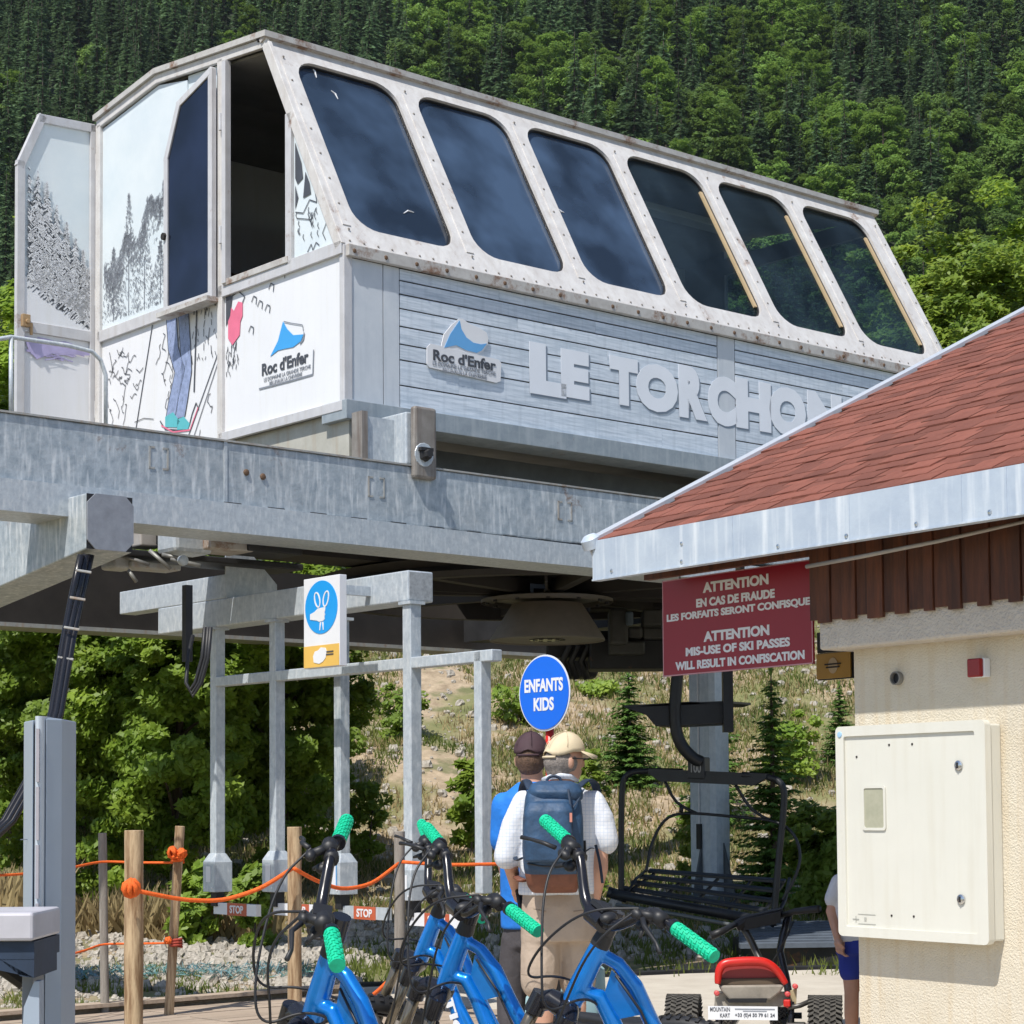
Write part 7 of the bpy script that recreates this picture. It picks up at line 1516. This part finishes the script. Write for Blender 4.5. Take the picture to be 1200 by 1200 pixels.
for sx in (-1, 1): c = q1m(618+sx*20, 1165); mb.loft([oring(V((c.x, 10.76+.28*t, .05+h/2)), .045*(1-(t-.45)**2), h/2, 12, X_, Z) for t, h in ((0, .06), (.15, .10), (.5, .09), (.8, .06), (1, .03))])
obj('shoes', mb, TROUS, person1, smooth=True)
# --- the child by the hut corner
def qc(px, py, dy=0.0): return P(px, py, 10.9+dy)
hcc = qc(1004, 1000); fcc = V((-.3, -.95, 0)).normalized(); pr, f, l, rm = head_prims(hcc, fcc, .9)
pr.append(('t', [hcc-Z*.06, qc(1004, 1030)], [.045, .05])); pr.append(('l', [oring(c, rx, ry, 16, pw=2.3) for c, rx, ry in ((qc(1004, 1026), .06, .05), (qc(1004, 1032), .11, .07), (qc(1004, 1060), .12, .08), (qc(1004, 1110), .115, .08))]))
pr += [('t', [qc(984, 1036), qc(974, 1068, -.02), qc(981, 1098, -.08)], [.036, .030, .021]), ('t', [qc(1025, 1036), qc(1032, 1068), qc(1028, 1098, -.05)], [.036, .030, .021])]
pr += hand_prims(qc(981, 1098, -.08), V((.2, -.2, -1)).normalized(), V((.8, -.2, 0)), V((0, -1, 0)), .8, .5)+hand_prims(qc(1028, 1098, -.05), V((-.1, -.2, -1)).normalized(), V((-.8, -.2, 0)), V((0, -1, 0)), .8, .5)
for px in (997, 1017): kn = qc(px+1, 1163); an = V((kn.x, kn.y+.01, .11)); pr += [('t', [qc(px, 1110), kn, V((kn.x, kn.y+.015, .26)), an], [.062, .040, .040, .027]), ('t', [an, V((an.x-.02, an.y-.12, .08))], [.03, .026])]
child = blob('person', pr, SKIN, None, voxel=.0075, smooth_it=4); tag(child, 'child in white shirt and royal blue shorts half hidden by the hut corner', 'person'); eyes(hcc, f, l, .9, child)
blob('hair', [('e', hcc-f*.01+Z*.02, .075, .092, .09, rm)], HAIRB, child, voxel=.008, smooth_it=3)
blob('tshirt', [('l', [oring(c, rx, ry, 16, pw=2.3) for c, rx, ry in ((qc(1004, 1024), .07, .06), (qc(1004, 1031), .125, .08), (qc(1004, 1060), .135, .09), (qc(1004, 1103), .13, .09))]), ('t', [qc(984, 1034), qc(977, 1054, -.01)], [.05, .052]), ('t', [qc(1025, 1034), qc(1030, 1054, -.01)], [.05, .052])], WTEE, child, voxel=.009, smooth_it=4)
blob('shorts', [('l', [oring(qc(1006, y), rx, .09, 16, pw=2.3) for y, rx in ((1098, .11), (1110, .12), (1118, .125))])]+[('t', [qc(px, 1110), qc(px, 1138)], [.068, .066]) for px in (997, 1018)], BSHORT, child, voxel=.009, smooth_it=3)
mb = MB()
for px in (998, 1018): c = qc(px, 1163); mb.loft([oring(V((c.x, 10.98-.22*t, .05+h/2)), .04*(1-(t-.45)**2), h/2, 12, X_, Z) for t, h in ((0, .05), (.15, .09), (.5, .075), (.8, .05), (1, .03))])
obj('shoes', mb, SIGNW, child, smooth=True)
# pale blue tarpaulin low behind the men
tpn = MB(); a = P(612, 1200, 11.6); c = V((a.x, 11.7, 0)); tpn.loft([oring(V((P(653, 1200, 11.8).x, 11.8, z)), rx, .16, 20, pw=3) for z, rx in ((.05, .27), (.2, .29), (.45, .28), (.52, .2))]); o = obj('padded_mat', tpn, mat('pale_blue_cloth', (.36, .55, .60), .7, 0, 4, .1), smooth='auto'); tag(o, 'pale blue padded block on the ground beyond the men', 'crash pad')

# ------------------------------------------------------------------ thin summer haze between here and the mountainside
mb = MB(); mb.box(-750, 750, -420, 960, -6, 520)
hz = obj('haze', mb, None); hz['kind'] = 'stuff'; hz.display_type = 'WIRE'
m = bpy.data.materials.new('haze'); m.use_nodes = True; t = m.node_tree; t.nodes.remove(t.nodes['Principled BSDF']); pv = nd(t, 'ShaderNodeVolumePrincipled')
pv.inputs['Color'].default_value = (.78, .86, 1, 1); pv.inputs['Density'].default_value = 0.00004; pv.inputs['Anisotropy'].default_value = 0.2
t.links.new(pv.outputs[0], t.nodes['Material Output'].inputs['Volume']); hz.data.materials.clear(); hz.data.materials.append(m)
SC.cycles.volume_bounces = 0
